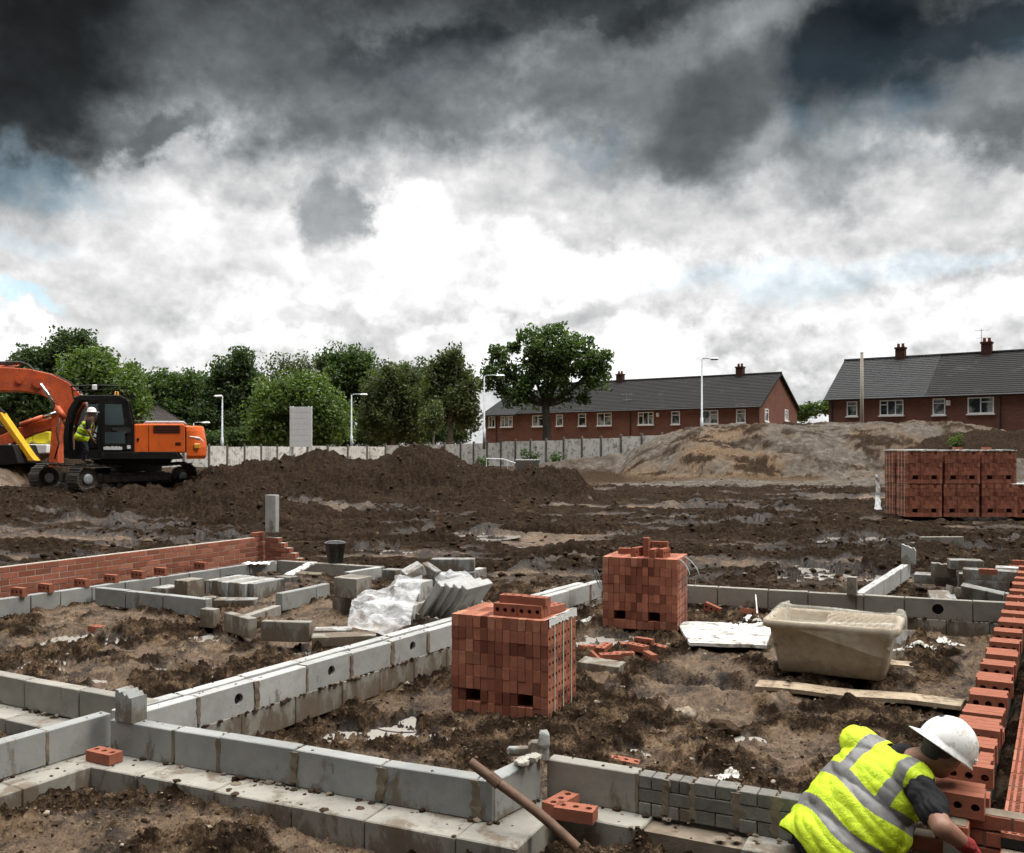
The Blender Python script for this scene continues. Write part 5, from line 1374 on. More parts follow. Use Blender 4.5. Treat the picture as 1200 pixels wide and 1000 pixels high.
# loose bricks on the ground
def gb(label, px, py, x, lie='flat', tilt=0.0, dz=-.01, group='loose red bricks'):
    p = P(px, py, .06); z = gz(p.x, p.y); p = P(px, py, z); return brick(label, Vector((p.x, p.y, gz(p.x, p.y) + dz)), x, lie, tilt, group)
GH = 'bricks scattered by the second pack'
for lab, px, py, an, lie, ti in [
    ('leftmost scattered brick by the near pack, half behind its corner', 690, 764, 30, 'flat', .1), ('brick lying askew, left of the scattered bricks', 708, 767, 60, 'flat', -.1),
    ('brick lying across the back of the scattered bricks', 735, 758, 5, 'flat', 0), ('brick at the back, in the middle of the scattered bricks', 755, 758, -40, 'edge', 0), ('brick at the back right of the scattered bricks', 769, 759, -25, 'flat', .12),
    ('small half-buried brick in the middle of the scattered bricks', 731, 770, 5, 'flat', 0), ('brick lying on edge, second from the right of the scattered bricks', 748, 771, -50, 'flat', 0), ('rightmost scattered brick, end towards the second pack', 762, 769, -75, 'edge', 0),
    ('brick standing on end showing its holes among the scattered bricks', 699, 781, -20, 'edge', .7), ('front brick of the scattered bricks on the muddy block', 715, 779, 8, 'flat', 0)]:
    gb(lab, px, py, ang(an), lie, ti, group=GH)
block('muddy block lying at the front of the scattered bricks', P(702, 792, .0) + V * .05, U + V * .1, (.42, .26, .13), 'block_brown', (0, .05))
GJ = 'bricks scattered behind the white board'
for lab, px, py, an, lie, ti in [('brick lying flat by the far wall behind the white board, left', 821, 715, 5, 'flat', 0), ('tilted brick showing holes by the far wall behind the white board', 835, 719, -40, 'edge', .3),
    ('half brick lying by the back edge of the white board', 820, 729, 20, 'flat', .1), ('brick leaning behind the tub, left one', 878, 722, 30, 'flat', .2), ('brick showing its holes beside the tub, behind the white board', 891, 717, 15, 'edge', .15)]:
    gb(lab, px, py, ang(an), lie, ti, group=GJ)
brick('red brick lying on the ledge in the corner of the two front walls', P(119, 893, .247) + V * .02, U, 'flat', group='bricks on the ledge of the front wall')
brick('left of two red bricks on the ledge behind the leaning pipe', P(640, 957, .247) + V * .12 + U * .03, V + U * .15, 'flat', group='bricks on the ledge of the front wall')
brick('right of two red bricks on the ledge behind the leaning pipe', P(672, 962, .247) + V * .03, U + V * .12, 'flat', group='bricks on the ledge of the front wall')
gb('brick half sunk in the mud below the left block wall', 115, 722, U, 'flat', 0, -.02)
gb('brick half sunk in the mud behind the front wall', 733, 893, ang(-10), 'flat', .15, -.04)
# rubble at the broken corner
t = thing('rubble_lump', 'broken block and mortar crumbling on the corner behind the leaning pipe', 'rubble', P(612, 892, .44))
mb = MB()
for k in range(60):
    f = rng.random(); p = P(606 + 22 * f, 896 - 9 * f + rng.uniform(-3, 2), .46 + .06 * rng.random()); lump(mb, p, rng.uniform(.008, .035), 0, .7)
mb.build('mortar', M['mortar_grey'], t, local=False)
mb = MB(); p = P(627, 893, .46) + V * .05; mb.box(p + UP * .05, (.12, .10, .10), None, .012, 0, (.9, .8), .008); mb.box(p + UP * .12 + U * .03, (.07, .08, .08), None, .01, 0, (.8, .8), .008); mb.box(p - U * .12 + UP * .03, (.14, .05, .05), None, .01, 0, (1, 1), .006)
mb.build('broken_block', M['block'], t, local=False)
# single stones and clods big enough to point at
def rock(label, px, py, s, mat, seed, flat=.6, name='stone'):
    r = np.random.RandomState(seed); v, f = ico(3)
    h = fbm(v[:, 0] * 1.6 + seed, v[:, 1] * 1.6 + v[:, 2] * 1.3, 4, seed)
    v = v * (1 + .38 * h[:, None]) * np.array([s, s * .75, s * flat])
    p = P(px, py, .05); p.z = gz(p.x, p.y)
    o = np_mesh(name, v, f, M[mat], False); o.location = (p.x, p.y, p.z + s * .12); o.rotation_euler = (0, 0, r.rand() * 6)
    return tag(o, label, 'stone', 'single stones and clods in the mud')
rock('pale clay lump lying between the trench and the front wall', 803, 828, .11, 'stone', 3)
rock('flat dark lump in the mud right of the pale clay lump', 846, 843, .15, 'clod', 4, .4)
rock('dark round lump behind the upright broken block', 201, 803, .05, 'clod', 5, .9)
rock('dark clod nearest the left block wall', 152, 722, .07, 'clod', 6); rock('pale clod right of the dark one under the left block wall', 166, 722, .07, 'stone', 7)
rock('small white stone in the mud below the left block wall', 161, 731, .035, 'stone', 8); rock('pale stone in the mud by the right row of bricks', 1118, 735, .09, 'stone', 9); rock('stone at the foot of the front wall near the dark drain', 804, 985, .045, 'stone', 10)
rock('clod in the mud behind the scattered bricks', 792, 760, .06, 'clod', 12)
# white level post stuck behind the board, drain gap, green string
t = thing('marker_rod', 'thin white rod standing in a white foot behind the white board', 'marker rod', P(888, 726, .14))
mb = MB(); mb.tube([P(888, 726, .14), Q(885.5, 697, 11.6)], .008, 8); mb.build('rod', M['white_paint'], t, local=False)
mb = MB(); mb.box(P(882, 727, .14) + UP * .03, (.22, .12, .06), None, .02, 0, (.7, .7)); mb.build('foot', M['white_paint'], t, local=False)
mb = MB(); mb.tube([P(855 + 4 * k, 731 + 2 * math.sin(k * .9), .16) for k in range(12)], .006, 6); tag(mb.build('green_hose', M['green_string']), 'thin green hose lying behind the white board', 'hose')
t = thing('drain_gully', 'dark open drain gap under the front wall beside the bricklayer', 'drain', P(843, 976, .1))
mb = MB(); c_ = P(843, 978, .16); Md = axisM(c_ + V * .1, U)
mb.box((0, 0, -.05), (.26, .24, .012), Md); mb.box((-.13, 0, 0), (.012, .26, .14), Md); mb.box((.13, 0, 0), (.012, .26, .14), Md); mb.box((0, .13, 0), (.25, .012, .14), Md)
mb.build('channel', M['hole'], t, local=False)
mb = MB()
for k in range(40): lump(mb, Md @ Vector((rng.uniform(-.11, .11), rng.uniform(-.1, .1), -.04 + .03 * rng.random())), rng.uniform(.008, .02), 0)
mb.build('gravel', M['clod'], t, local=False)
# ------------------------------------------------------------------ background: fence, houses, lamps, trees
def fence(name, label, pts, hgt, panel, seed):
    r = random.Random(seed); a = Vector(pts[0]); t = thing(name, label, 'fence', (a.x, a.y, a.z), 0, None)
    k = 0
    for p, q in zip(pts[:-1], pts[1:]):
        p, q = Vector(p), Vector(q); L = (Vector((q.x, q.y, 0)) - Vector((p.x, p.y, 0))).length; n = max(1, round(L / panel))
        for i in range(n):
            u, v = p.lerp(q, i / n), p.lerp(q, (i + 1) / n); d = Vector((v.x - u.x, v.y - u.y, 0)); w_ = d.length; d.normalize()
            Mf = axisM(u, d); mb = MB(); m = 14; h = hgt + r.uniform(-.05, .03)
            for e in range(m): mb.box((.07 + (w_ - .14) * (e + .5) / m, .01 * (e % 2) + r.uniform(-.004, .004), h / 2), ((w_ - .14) / m + .012, .018, h - r.uniform(0, .03)), Mf)
            for zz in (.25, h * .5, h - .2): mb.box((w_ / 2, .035, zz), (w_ - .12, .03, .08), Mf)
            mb.box((w_ / 2, -.025, .12), (w_ - .12, .04, .24), Mf)
            mb.build('panel', M['fence'], t, local=False)
            mb = MB(); mb.box((0, 0, h / 2 + .05), (.12, .14, h + .16), Mf, .015); mb.build('post', M['fence_post'], t, local=False)
    return t
M['fence_post'] = plain('dark_fence_post', (.13, .12, .105), (.20, .185, .16), 4, .9, .2, bmp=.2)
FA, FB, FC = (-34.0, 60.0, .75), (-10.5, 78.5, .9), (10.5, 55.5, 1.15)
def fz(px, py, Y): return Q(px, py, Y)
def ftop(px, py, Y, h):
    p = Q(px, py, Y); return (p.x, p.y, p.z - h)
fence('garden_fence', 'weathered pale fence of boarded panels in front of the terrace with the oak', [ftop(452, 521.5, 74, 1.85), ftop(540, 519.5, 68, 1.85), ftop(640, 515.5, 61, 1.85), ftop(752, 511, 55, 1.85), ftop(800, 509, 53, 1.85)], 1.85, 1.62, 3)
fence('garden_fence', 'weathered pale fence running along the trees behind the digger', [ftop(120, 524.5, 58, 1.7), ftop(245, 523.8, 62, 1.7), ftop(360, 523, 70, 1.75), ftop(452, 521.5, 75, 1.85)], 1.75, 1.65, 4)

def house(label, c, d, L, depth, ez, rz, gz_, wins, gwins=(), roofs=None, chims=(), name='terraced_house', pipes=(), aerials=(), boxes=()):
    """c: front left corner; d: direction of the front; ez, rz: eaves and ridge height; wins: (x0, x1, z0, z1, lights) along the front"""
    d = Vector((d[0], d[1], 0)).normalized(); t = thing(name, label, 'house', (c[0], c[1], gz_), math.atan2(d.y, d.x))
    e, r = ez - gz_, rz - gz_
    mb = MB()
    vs = [(0, 0, 0), (L, 0, 0), (L, depth, 0), (0, depth, 0), (0, 0, e), (L, 0, e), (L, depth, e), (0, depth, e), (0, depth / 2, r - .12), (L, depth / 2, r - .12)]
    mb.add(vs, [(0, 1, 5, 4), (1, 2, 6, 9, 5), (2, 3, 7, 6), (3, 0, 4, 8, 7)])
    mb.build('wall', M['housebrick'], t)
    sl = (r - e) / (depth / 2); ov = .35
    roofs = roofs or [(0, L, 'tile')]
    for i, (x0, x1, mt) in enumerate(roofs):
        mb = MB(); a = x0 - (.25 if i == 0 else 0); b = x1 + (.25 if i == len(roofs) - 1 else 0); th = .12
        nrow = 22
        for s in (-1, 1):     # courses of tiles, each lapped over the one below
            for k in range(nrow):
                f0, f1 = k / nrow, (k + 1) / nrow
                y0 = -ov + (depth / 2 + ov) * f0; y1 = -ov + (depth / 2 + ov) * f1
                z0 = e - ov * sl + (r - e + ov * sl) * f0; z1 = e - ov * sl + (r - e + ov * sl) * f1
                if s > 0: y0, y1 = depth - y0, depth - y1
                q = [(a, y0, z0 + th + .03), (b, y0, z0 + th + .03), (b, y1, z1 + th), (a, y1, z1 + th), (a, y0, z0 + th - .02), (b, y0, z0 + th - .02)]
                fs = [(0, 1, 2, 3), (4, 5, 1, 0)]
                mb.add(q, fs if s < 0 else [f[::-1] for f in fs])
        for x in (a, b):      # verges
            for s in (0, 1):
                y0 = -ov if s == 0 else depth + ov; z0 = e - ov * sl
                q = [(x, y0, z0 - .02), (x, depth / 2, r - .02), (x, depth / 2, r + th + .02), (x, y0, z0 + th + .02)]
                mb.face(q)
        mb.tube([(a, depth / 2, r + th + .02), (b, depth / 2, r + th + .02)], .11, 8)
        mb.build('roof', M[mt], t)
    mb = MB(); mb.box((L / 2, -.22 - .06, e - .10), (L + .3, .12, .10), None, .02); mb.box((L / 2, -.09, e - .07), (L, .16, .18)); mb.build('gutter', M['black_plastic'], t)
    def window(x0, x1, z0, z1, lights, side=0):
        w_, h = x1 - x0, z1 - z0
        Mw = Matrix.Translation((x0, 0, z0)) if side == 0 else Matrix.Translation((L, x0, z0)) @ Matrix.Rotation(R(90), 4, 'Z')
        mb = MB(); f = .075
        mb.box((w_ / 2, -.02, f / 2), (w_, .08, f), Mw); mb.box((w_ / 2, -.02, h - f / 2), (w_, .08, f), Mw)
        mb.box((f / 2, -.02, h / 2), (f, .078, h - 2 * f), Mw); mb.box((w_ - f / 2, -.02, h / 2), (f, .078, h - 2 * f), Mw)
        for k in range(1, lights): mb.box((w_ * k / lights, -.022, h / 2), (f * .9, .074, h - 2 * f), Mw)
        for k in range(lights):
            if (k + lights) % 2 or lights == 1: mb.box((w_ * (k + .5) / lights, -.024, h * .70), (w_ / lights - f, .07, f * .8), Mw)
        fr = mb.build('window', M['white_paint'], t)
        mb = MB(); mb.box((w_ / 2, -.004, h / 2), (w_ - f, .012, h - f), Mw); mb.build('pane', M['pane'], fr)
        mb = MB(); mb.box((w_ / 2, -.06, -.04), (w_ + .14, .16, .08), Mw); mb.build('sill', M['white_paint'], fr)
    for wv in wins: window(*wv)
    for wv in gwins: window(*wv, side=1)
    for (x, hgt) in chims:
        mb = MB(); y = depth / 2; zt_ = r + hgt
        mb.box((x, y, (r - .6 + zt_) / 2), (.62, .55, zt_ - r + .6)); mb.box((x, y, zt_ - .06), (.72, .65, .12)); ch = mb.build('chimney', M['chimney'], t)
        for e_ in (-.15, .15):
            mb = MB(); mb.lathe([(.10, 0), (.11, .05), (.09, .22), (.105, .24), (.105, .28), (.08, .28), (.07, .15)], 10, Matrix.Translation((x + e_, y, zt_ - .01))); mb.build('chimney_pot', M['brick_far'], ch, smooth=True)
    for x in pipes:
        mb = MB(); mb.tube([(x, -.2, e - .1), (x, -.09, e - .35), (x, -.09, .1)], .045, 8); mb.build('downpipe', M['black_plastic'], t)
    for (x, y, z, ln) in aerials:
        mb = MB(); mb.tube([(x, y, z), (x, y, z + 1.5)], .02, 6); mb.tube([(x - ln / 2, y, z + 1.4), (x + ln / 2, y, z + 1.4)], .015, 6); mb.tube([(x - ln / 3, y, z + .9), (x + ln / 2, y, z + .9)], .015, 6)
        for k in range(7): mb.tube([(x - ln / 2 + ln * k / 6, y - .18, z + 1.4), (x - ln / 2 + ln * k / 6, y + .18, z + 1.4)], .008, 5)
        mb.build('aerial', M['galv'], t)
    for (x, z) in boxes:
        mb = MB(); mb.box((x, -.06, z), (.28, .12, .36), None, .03); mb.build('alarm_box', M['white_paint'], t)
    return t
def along(c, d, px):
    k = (px - CX) / F; return (c[0] - k * c[1]) / (k * d[1] - d[0])
def hwins(c, d, gz_, rows):
    out = []
    for x0, x1, y0, y1, li in rows:
        s0, s1 = along(c, d, x0), along(c, d, x1); Ym = c[1] + d[1] * (s0 + s1) / 2
        out.append((s0, s1, H + (HY - y1) / F * Ym - gz_, H + (HY - y0) / F * Ym - gz_, li))
    return out
dh = Vector((.8, -.6, 0))
K1 = Vector((19.9, 75.4, 0)); L1_ = 24.0; c1 = K1 - dh * L1_
g1_ = 1.05
w1 = hwins(c1, dh, g1_, [(624, 637.5, 487, 500, 2), (652, 660, 486, 499.5, 1), (678, 687, 485, 499.5, 1), (700, 717, 484, 499, 2), (748, 766, 483, 498, 3), (787, 797, 482, 497.5, 1), (822.7, 842, 481, 497, 2), (863, 874, 480, 495.7, 1)])
def gwin(c, px0, px1, y0, y1, gz_):
    dg = Vector((.6, .8, 0)); s0, s1 = along(c, dg, px0), along(c, dg, px1); Ym = c[1] + dg[1] * s0
    return (s0, s1, H + (HY - y1) / F * Ym - gz_, H + (HY - y0) / F * Ym - gz_, 1)
house('long brick terrace beyond the oak with a dark roof and its gable end in view', c1, dh, L1_, 8.5, 5.72, 8.5, g1_, w1, [gwin(K1, 895.5, 900, 479, 494, g1_), gwin(K1, 919, 923, 480, 493, g1_)],
      chims=[(along(c1 + Vector((.6, .8, 0)) * 4.25, dh, 727), .8), (along(c1 + Vector((.6, .8, 0)) * 4.25, dh, 867.5), .85)], pipes=[along(c1, dh, 739), along(c1, dh, 889)],
      aerials=[(along(c1, dh, 727.5), 1.0, 4.7, 1.1)], boxes=[(along(c1, dh, 771), 4.15)])
c0_ = c1 - dh * 4.6 + Vector((.6, .8, 0)) * .3
w0 = hwins(c0_, dh, g1_, [(573, 580.5, 488, 501, 2), (587, 601, 488, 500.5, 3)])
house('lower end house with a pale grey roof behind the oak', c0_, dh, 4.55, 7.6, 5.6, 7.4, g1_, w0, roofs=[(0, 4.55, 'tile_grey')], pipes=[along(c0_, dh, 582)])
K2 = Vector((21.9, 64.8, 0)); g2_ = 1.2
w2 = hwins(K2, dh, g2_, [(992.5, 1005, 470.5, 488, 1), (1031, 1059, 469, 487, 3), (1093, 1108, 467, 486.6, 1), (1134, 1165, 465.6, 485, 2)])
xs_ = along(K2 + Vector((.6, .8, 0)) * 2, dh, 1094)
house('brick terrace at the right with a two-toned roof and two chimneys', K2, dh, 19, 8.5, 5.72, 8.55, g2_, w2, roofs=[(0, xs_, 'tile_grey'), (xs_ + .01, 19, 'tile')],
      chims=[(along(K2 + Vector((.6, .8, 0)) * 4.25, dh, 1055.5), .85), (along(K2 + Vector((.6, .8, 0)) * 4.25, dh, 1156.5), .85)], pipes=[along(K2, dh, 1172), along(K2, dh, 975)], boxes=[(along(K2, dh, 1111.5), 4.0)], aerials=[(along(K2 + Vector((.6, .8, 0)) * 4.25, dh, 1150), 4.25, 7.6, .9)])
def hip_house(label, px, Y, w_, dep, py_e, py_r):
    c = Q(px, HY, Y); e = H + (HY - py_e) / F * Y - 1.0; r = H + (HY - py_r) / F * (Y + dep / 2) - 1.0
    t = thing('bungalow', label, 'house', (c.x, c.y, 1.0)); mb = MB()
    mb.box((0, dep / 2, e / 2), (w_, dep, e)); mb.build('wall', M['housebrick'], t)
    mb = MB(); o_ = .4; k = 20; a, b, y0, y1 = -w_ / 2 - o_, w_ / 2 + o_, -o_, dep + o_
    hw = min((b - a), (y1 - y0)) / 2
    def lp(f): return [(a + hw * f, y0 + hw * f, e + (r - e) * f), (b - hw * f, y0 + hw * f, e + (r - e) * f), (b - hw * f, y1 - hw * f, e + (r - e) * f), (a + hw * f, y1 - hw * f, e + (r - e) * f)]
    for i in range(k):
        l0, l1 = lp(i / k), lp((i + 1) / k * .999)
        l0 = [(x, y, z + .03) for x, y, z in l0]
        for j in range(4): mb.face([l0[j], l0[(j + 1) % 4], l1[(j + 1) % 4], l1[j]])
    mb.build('roof', M['tile_brown'], t)
    mb = MB(); mb.box((0, -o_ - .05, e - .05), (w_ + 2 * o_, .1, .12)); mb.build('gutter', M['black_plastic'], t)
    return t
M['tile_brown'] = tile_mat('brown_roof_tiles', (.075, .062, .055), .2)
hip_house('low house with a hipped brown roof showing above the digger', 163, 86, 6.6, 7.0, 494, 471)
hip_house('low brown roofed house behind the digger arms', 30, 84, 7.0, 5.0, 500, 487)

# ---- lamps and poles
def lamp(label, px, py0, py1, Y, arm=0.0, rad=.07, mat='galv', head=True, name='street_lamp'):
    b, tp = Q(px, py0, Y), Q(px, py1, Y); t = thing(name, label, 'street lamp', b); hgt = tp.z - b.z
    mb = MB(); mb.tube([(0, 0, -.6), (0, 0, hgt * .18), (0, 0, hgt * .181), (0, 0, hgt)], [rad * 1.5, rad * 1.5, rad, rad * .7], 10); mb.build('post', M[mat], t, smooth=True)
    if head:
        mb = MB(); mb.tube([(0, 0, hgt - .05), (arm * .15, 0, hgt + .04), (arm * .6, 0, hgt + .06), (arm, 0, hgt + .05)], rad * .55, 8); mb.build('arm', M[mat], t, smooth=True)
        s_ = 1 if arm > 0 else -1
        mb = MB(); mb.box((arm + s_ * .22, 0, hgt + .05), (.62, .24, .13), None, .045, 0, (.8, .7)); mb.box((arm + s_ * .22, 0, hgt - .035), (.42, .17, .06), None, .02, 1); mb.build('lamp_head', [M['white_metal'], M['galv']], t)
    return t
lamp('pale street lamp with an arm, in front of the oak', 567.5, 516, 441, 62, .85)
lamp('street lamp between the white panel and the weeping tree', 412, 521, 463, 73, .75)
lamp('short street lamp nearest the digger, head towards the left', 260.5, 523, 465, 66, -.05)
lamp('grey street lamp on the right above the earth mound', 822.5, 505, 421, 58, .55, .065)
lamp('small lamp just behind the tail of the digger', 227, 523, 496, 70, .7, .05)
b = Q(1010, 497, 54); t = thing('timber_pole', 'bare timber pole in front of the right terrace', 'pole', b); mb = MB(); mb.tube([(0, 0, -1.5), (0, 0, 4.1)], [.11, .085], 10); mb.build('post', M['pole_wood'], t, smooth=True)
mb = MB(); mb.lathe([(.09, 4.1), (.10, 4.12), (.02, 4.2)], 10); mb.build('cap', M['galv'], t)
# white slatted panel
b = Q(352.5, 524, 66); t = thing('hoarding_panel', 'tall white slatted hoarding panel before the light green tree', 'hoarding', b)
mb = MB(); hw = 12.4 * 66 / F; hh = 47 * 66 / F
for k in range(7): mb.box((0, -.02, hh * (k + .5) / 7), (2 * hw, .03, hh / 7 - .014), None, .004)
mb.build('panel', M['white_metal'], t)
for x in (-hw, hw, hw - .2, -hw + .2):
    mb = MB(); mb.box((x, .05, hh / 2 - .3), (.09, .09, hh + .7)); mb.build('post', M['white_metal'], t)
# bent barrier by the fence, weeds
b = Q(588, 553, 48); b.z = gz(b.x, b.y); t = thing('site_barrier', 'bent white pipe barrier lying before the fence', 'barrier', b)
mb = MB(); mb.tube([(-.8, 0, .1), (-.78, 0, .75), (.1, 0, .72), (.75, .1, .5), (.78, .1, .1)], .03, 6); mb.tube([(-.4, 0, .1), (-.4, 0, .72)], .02, 6); mb.tube([(.3, 0, .1), (.3, 0, .66)], .02, 6); mb.build('rail', M['white_metal'], t)
mb = MB(); mb.box((1.3, .1, .35), (1.2, .05, .7), Matrix.Rotation(.35, 4, 'X')); mb.build('board', M['slate'], t)
def leaves(n, cen, spread, size, seed, up=.3):
    "leaf quads about cluster centres: numpy verts, faces"
    r = np.random.RandomState(seed); idx = r.randint(0, len(cen), n)
    p = cen[idx] + (r.randn(n, 3).clip(-1.6, 1.6)) * spread[idx][:, None]
    nrm = r.randn(n, 3); nrm[:, 2] += up; nrm /= np.linalg.norm(nrm, axis=1, keepdims=True)
    a = np.cross(nrm, r.randn(n, 3)); a /= np.linalg.norm(a, axis=1, keepdims=True) + 1e-9; b = np.cross(nrm, a)
    s = size * (.55 + .9 * r.rand(n))[:, None]
    V4 = np.stack([p - a * s, p - b * s * .55 + nrm * s * .15, p + a * s, p + b * s * .55 + nrm * s * .15], 1).reshape(-1, 3)
    return V4, np.arange(4 * n).reshape(-1, 4)
def tree(label, px, Y, lobes, mat, n, leaf=.26, seed=0, trunk=True, tw=.35, group='trees beyond the site', base=1.05, name='tree', bark='bark', clus=.36, fill=1.0, droop=0.0, branches=True):
    """lobes: (px, py, rx, ry) of the crown's masses in the photograph's pixels at depth Y"""
    r = np.random.RandomState(seed + 100); b = Q(px, HY, Y); b.z = base
    t = thing(name, label, 'tree', b, 0, group); s = Y / F
    cen, spr, L3 = [], [], []
    tot = sum(l[2] * l[3] for l in lobes)
    for (lx, ly, rx, ry) in lobes:
        c = np.array(Q(lx, ly, Y)) - np.array(b); rad = np.array([rx * s, min(rx, ry) * s * .95, ry * s]); L3.append((c, rad))
        m = max(5, int(n * (rx * ry / tot) / 52))
        d = r.randn(m, 3); d /= np.linalg.norm(d, axis=1, keepdims=True)
        q = c + d * rad * (r.rand(m, 1) ** (1 / 2.2)) * (1 + .10 * r.randn(m, 1).clip(-1.5, 1.2))
        cen.append(q); spr.append(np.full(m, clus) * (.6 + .8 * r.rand(m)))
    cen = np.concatenate(cen); spr = np.concatenate(spr)
    V4, F4 = leaves(int(n * 2.1), cen, spr, leaf * .62, seed)
    if droop:
        k = V4.reshape(-1, 4, 3); k[:, :, 2] -= droop * np.abs(r.randn(len(k), 1)); V4 = k.reshape(-1, 3)
    np_mesh('crown', V4, F4, M[mat], False, t)
    if trunk:
        top = max(c[2] for c, _ in L3); low = min(c[2] - rd[2] * .6 for c, rd in L3); fork = max(1.2, low)
        mb = MB(); mb.tube([(0, 0, -.4), (0, 0, .3), (.05, 0, fork * .6), (.1 * r.randn(), 0, fork)], [tw * 1.5, tw * 1.1, tw, tw * .85], 10); 
        mb.build('trunk', M[bark], t, smooth=True)
        if branches:
            for (c, rd) in L3:
                mb = MB(); m = Vector(c); p0 = Vector((0, 0, fork * .95)); mid = p0.lerp(m, .5) + Vector((r.randn() * .15, r.randn() * .15, -.1 * (m - p0).length))
                mb.tube([p0, p0.lerp(mid, .6), mid, m], [tw * .6, tw * .42, tw * .32, tw * .12], 7)
                for e in range(5):
                    q = Vector(c + r.randn(3) * rd * .55); w_ = mid.lerp(m, r.rand()); mb.tube([w_, w_.lerp(q, .5) + Vector((0, 0, .1)), q], [tw * .18, tw * .12, tw * .04], 5)
                mb.build('limb', M[bark], t, smooth=True)
    return t
tree('spreading oak in full leaf with bare forking limbs, before the terrace', 640, 64, [(598, 444, 32, 22), (626, 412, 36, 24), (664, 408, 34, 22), (690, 436, 22, 24), (655, 438, 36, 22), (572, 444, 13, 16), (606, 465, 26, 10), (672, 465, 24, 9), (642, 394, 26, 9), (583, 420, 14, 12), (703, 420, 9, 15)], 'leaf_mid', 6800, .22, 1, True, .30, clus=.33, base=1.1)
tree('dark open-crowned tree at the far left above the digger arm', 75, 82, [(78, 412, 26, 18), (50, 430, 26, 22), (105, 425, 22, 22), (92, 398, 18, 12), (30, 440, 14, 18), (60, 470, 40, 30), (20, 470, 30, 26)], 'leaf_dark', 11000, .27, 2, clus=.42)
tree('yellow-green tree right behind the cab of the digger', 118, 64, [(110, 440, 40, 22), (140, 455, 26, 26), (90, 455, 30, 22), (152, 478, 18, 18), (120, 475, 40, 26), (100, 428, 26, 12)], 'leaf_light', 11000, .22, 3, clus=.4)
tree('dark tree behind the yellow-green one, right of the cab', 158, 92, [(155, 442, 18, 13), (168, 462, 22, 24), (150, 480, 20, 20)], 'leaf_dark', 4500, .26, 4)
tree('broad dark tree over the tail of the digger', 200, 90, [(190, 452, 20, 16), (214, 452, 22, 16), (200, 480, 40, 26), (230, 470, 20, 26), (180, 490, 24, 20)], 'leaf_mid', 9000, .27, 5, clus=.45)
tree('tall dark tree behind the short street lamp', 276, 88, [(276, 432, 26, 16), (258, 452, 24, 22), (292, 455, 20, 24), (270, 485, 42, 30), (240, 490, 20, 24), (285, 422, 12, 9)], 'leaf_dark', 12000, .26, 6, clus=.42)
tree('thin sparse-leaved tree above the white panel', 345, 92, [(342, 434, 28, 16), (328, 446, 16, 12), (362, 440, 14, 14)], 'leaf_olive', 1100, .24, 7, tw=.2, clus=.7)
tree('big light green tree behind the white panel', 345, 78, [(325, 480, 34, 28), (360, 470, 36, 26), (345, 455, 36, 16), (385, 492, 26, 28), (312, 502, 24, 18), (355, 505, 50, 18)], 'leaf_light', 14000, .24, 8, clus=.45, base=1.0)
tree('tall dark tree left of the arm of the second lamp', 405, 96, [(392, 425, 20, 14), (418, 425, 22, 14), (405, 445, 34, 20), (395, 475, 34, 30), (430, 440, 18, 20)], 'leaf_mid', 9500, .28, 9, clus=.42)
tree('drooping olive birch right of the second lamp', 460, 84, [(452, 448, 26, 24), (475, 455, 24, 26), (458, 485, 34, 28), (485, 488, 20, 26), (440, 470, 20, 28)], 'leaf_olive', 11000, .22, 10, bark='bark_pale', tw=.22, clus=.36, droop=.5)
tree('dark tree filling the gap behind the two birches', 492, 98, [(490, 450, 24, 22), (490, 485, 34, 30)], 'leaf_dark', 6000, .28, 11)
tree('tall olive birch with a white trunk beside the end house', 527, 80, [(528, 418, 20, 13), (520, 440, 20, 18), (540, 450, 18, 22), (528, 472, 28, 24), (548, 480, 16, 24), (510, 460, 12, 16)], 'leaf_olive', 9500, .23, 12, bark='bark_pale', tw=.24, clus=.36, droop=.3)
tree('small young birch at the fence before the dark gap', 507, 76, [(507, 492, 11, 12), (510, 480, 6, 6)], 'leaf_olive', 1500, .17, 13, bark='bark_pale', tw=.08, clus=.3, name='young_tree', branches=False)
tree('low round bush behind the short street lamp', 248, 74, [(246, 516, 16, 8), (232, 512, 10, 6)], 'leaf_dark', 2500, .16, 14, trunk=False, name='bush', clus=.3)
tree('far green trees showing between the two terraces', 955, 130, [(950, 482, 12, 8), (968, 480, 8, 8), (938, 486, 8, 6)], 'leaf_mid', 2500, .3, 15, trunk=False, name='bush', base=1.5)
tree('dark hedge under the trees left of the white panel', 300, 82, [(280, 515, 30, 9), (315, 516, 26, 8), (250, 518, 20, 6)], 'leaf_dark', 5000, .2, 16, trunk=False, name='hedge', clus=.35)
tree('dark hedge under the trees right of the white panel', 445, 88, [(395, 512, 30, 10), (440, 512, 36, 10), (490, 510, 34, 10), (530, 510, 22, 9)], 'leaf_dark', 8000, .22, 17, trunk=False, name='hedge', clus=.4)
tree('dark trees at the far left behind the digger arms', 10, 90, [(10, 470, 30, 30), (45, 485, 30, 22), (-30, 460, 40, 40)], 'leaf_dark', 8000, .28, 18, clus=.45)
tree('dark rear tree filling in behind the tail of the digger', 238, 104, [(225, 468, 30, 26), (255, 475, 26, 26), (240, 495, 40, 24)], 'leaf_mid', 6000, .28, 31, clus=.5)
tree('dark rear tree filling in behind the sparse tree', 335, 106, [(318, 466, 32, 22), (355, 462, 34, 24), (380, 470, 26, 30), (330, 490, 50, 24)], 'leaf_mid', 7500, .28, 32, clus=.5)
tree('olive rear tree between the drooping birch and the white-trunked birch', 455, 108, [(432, 462, 24, 26), (465, 452, 26, 24), (500, 456, 22, 24), (470, 488, 60, 26)], 'leaf_olive', 8000, .28, 33, clus=.5)
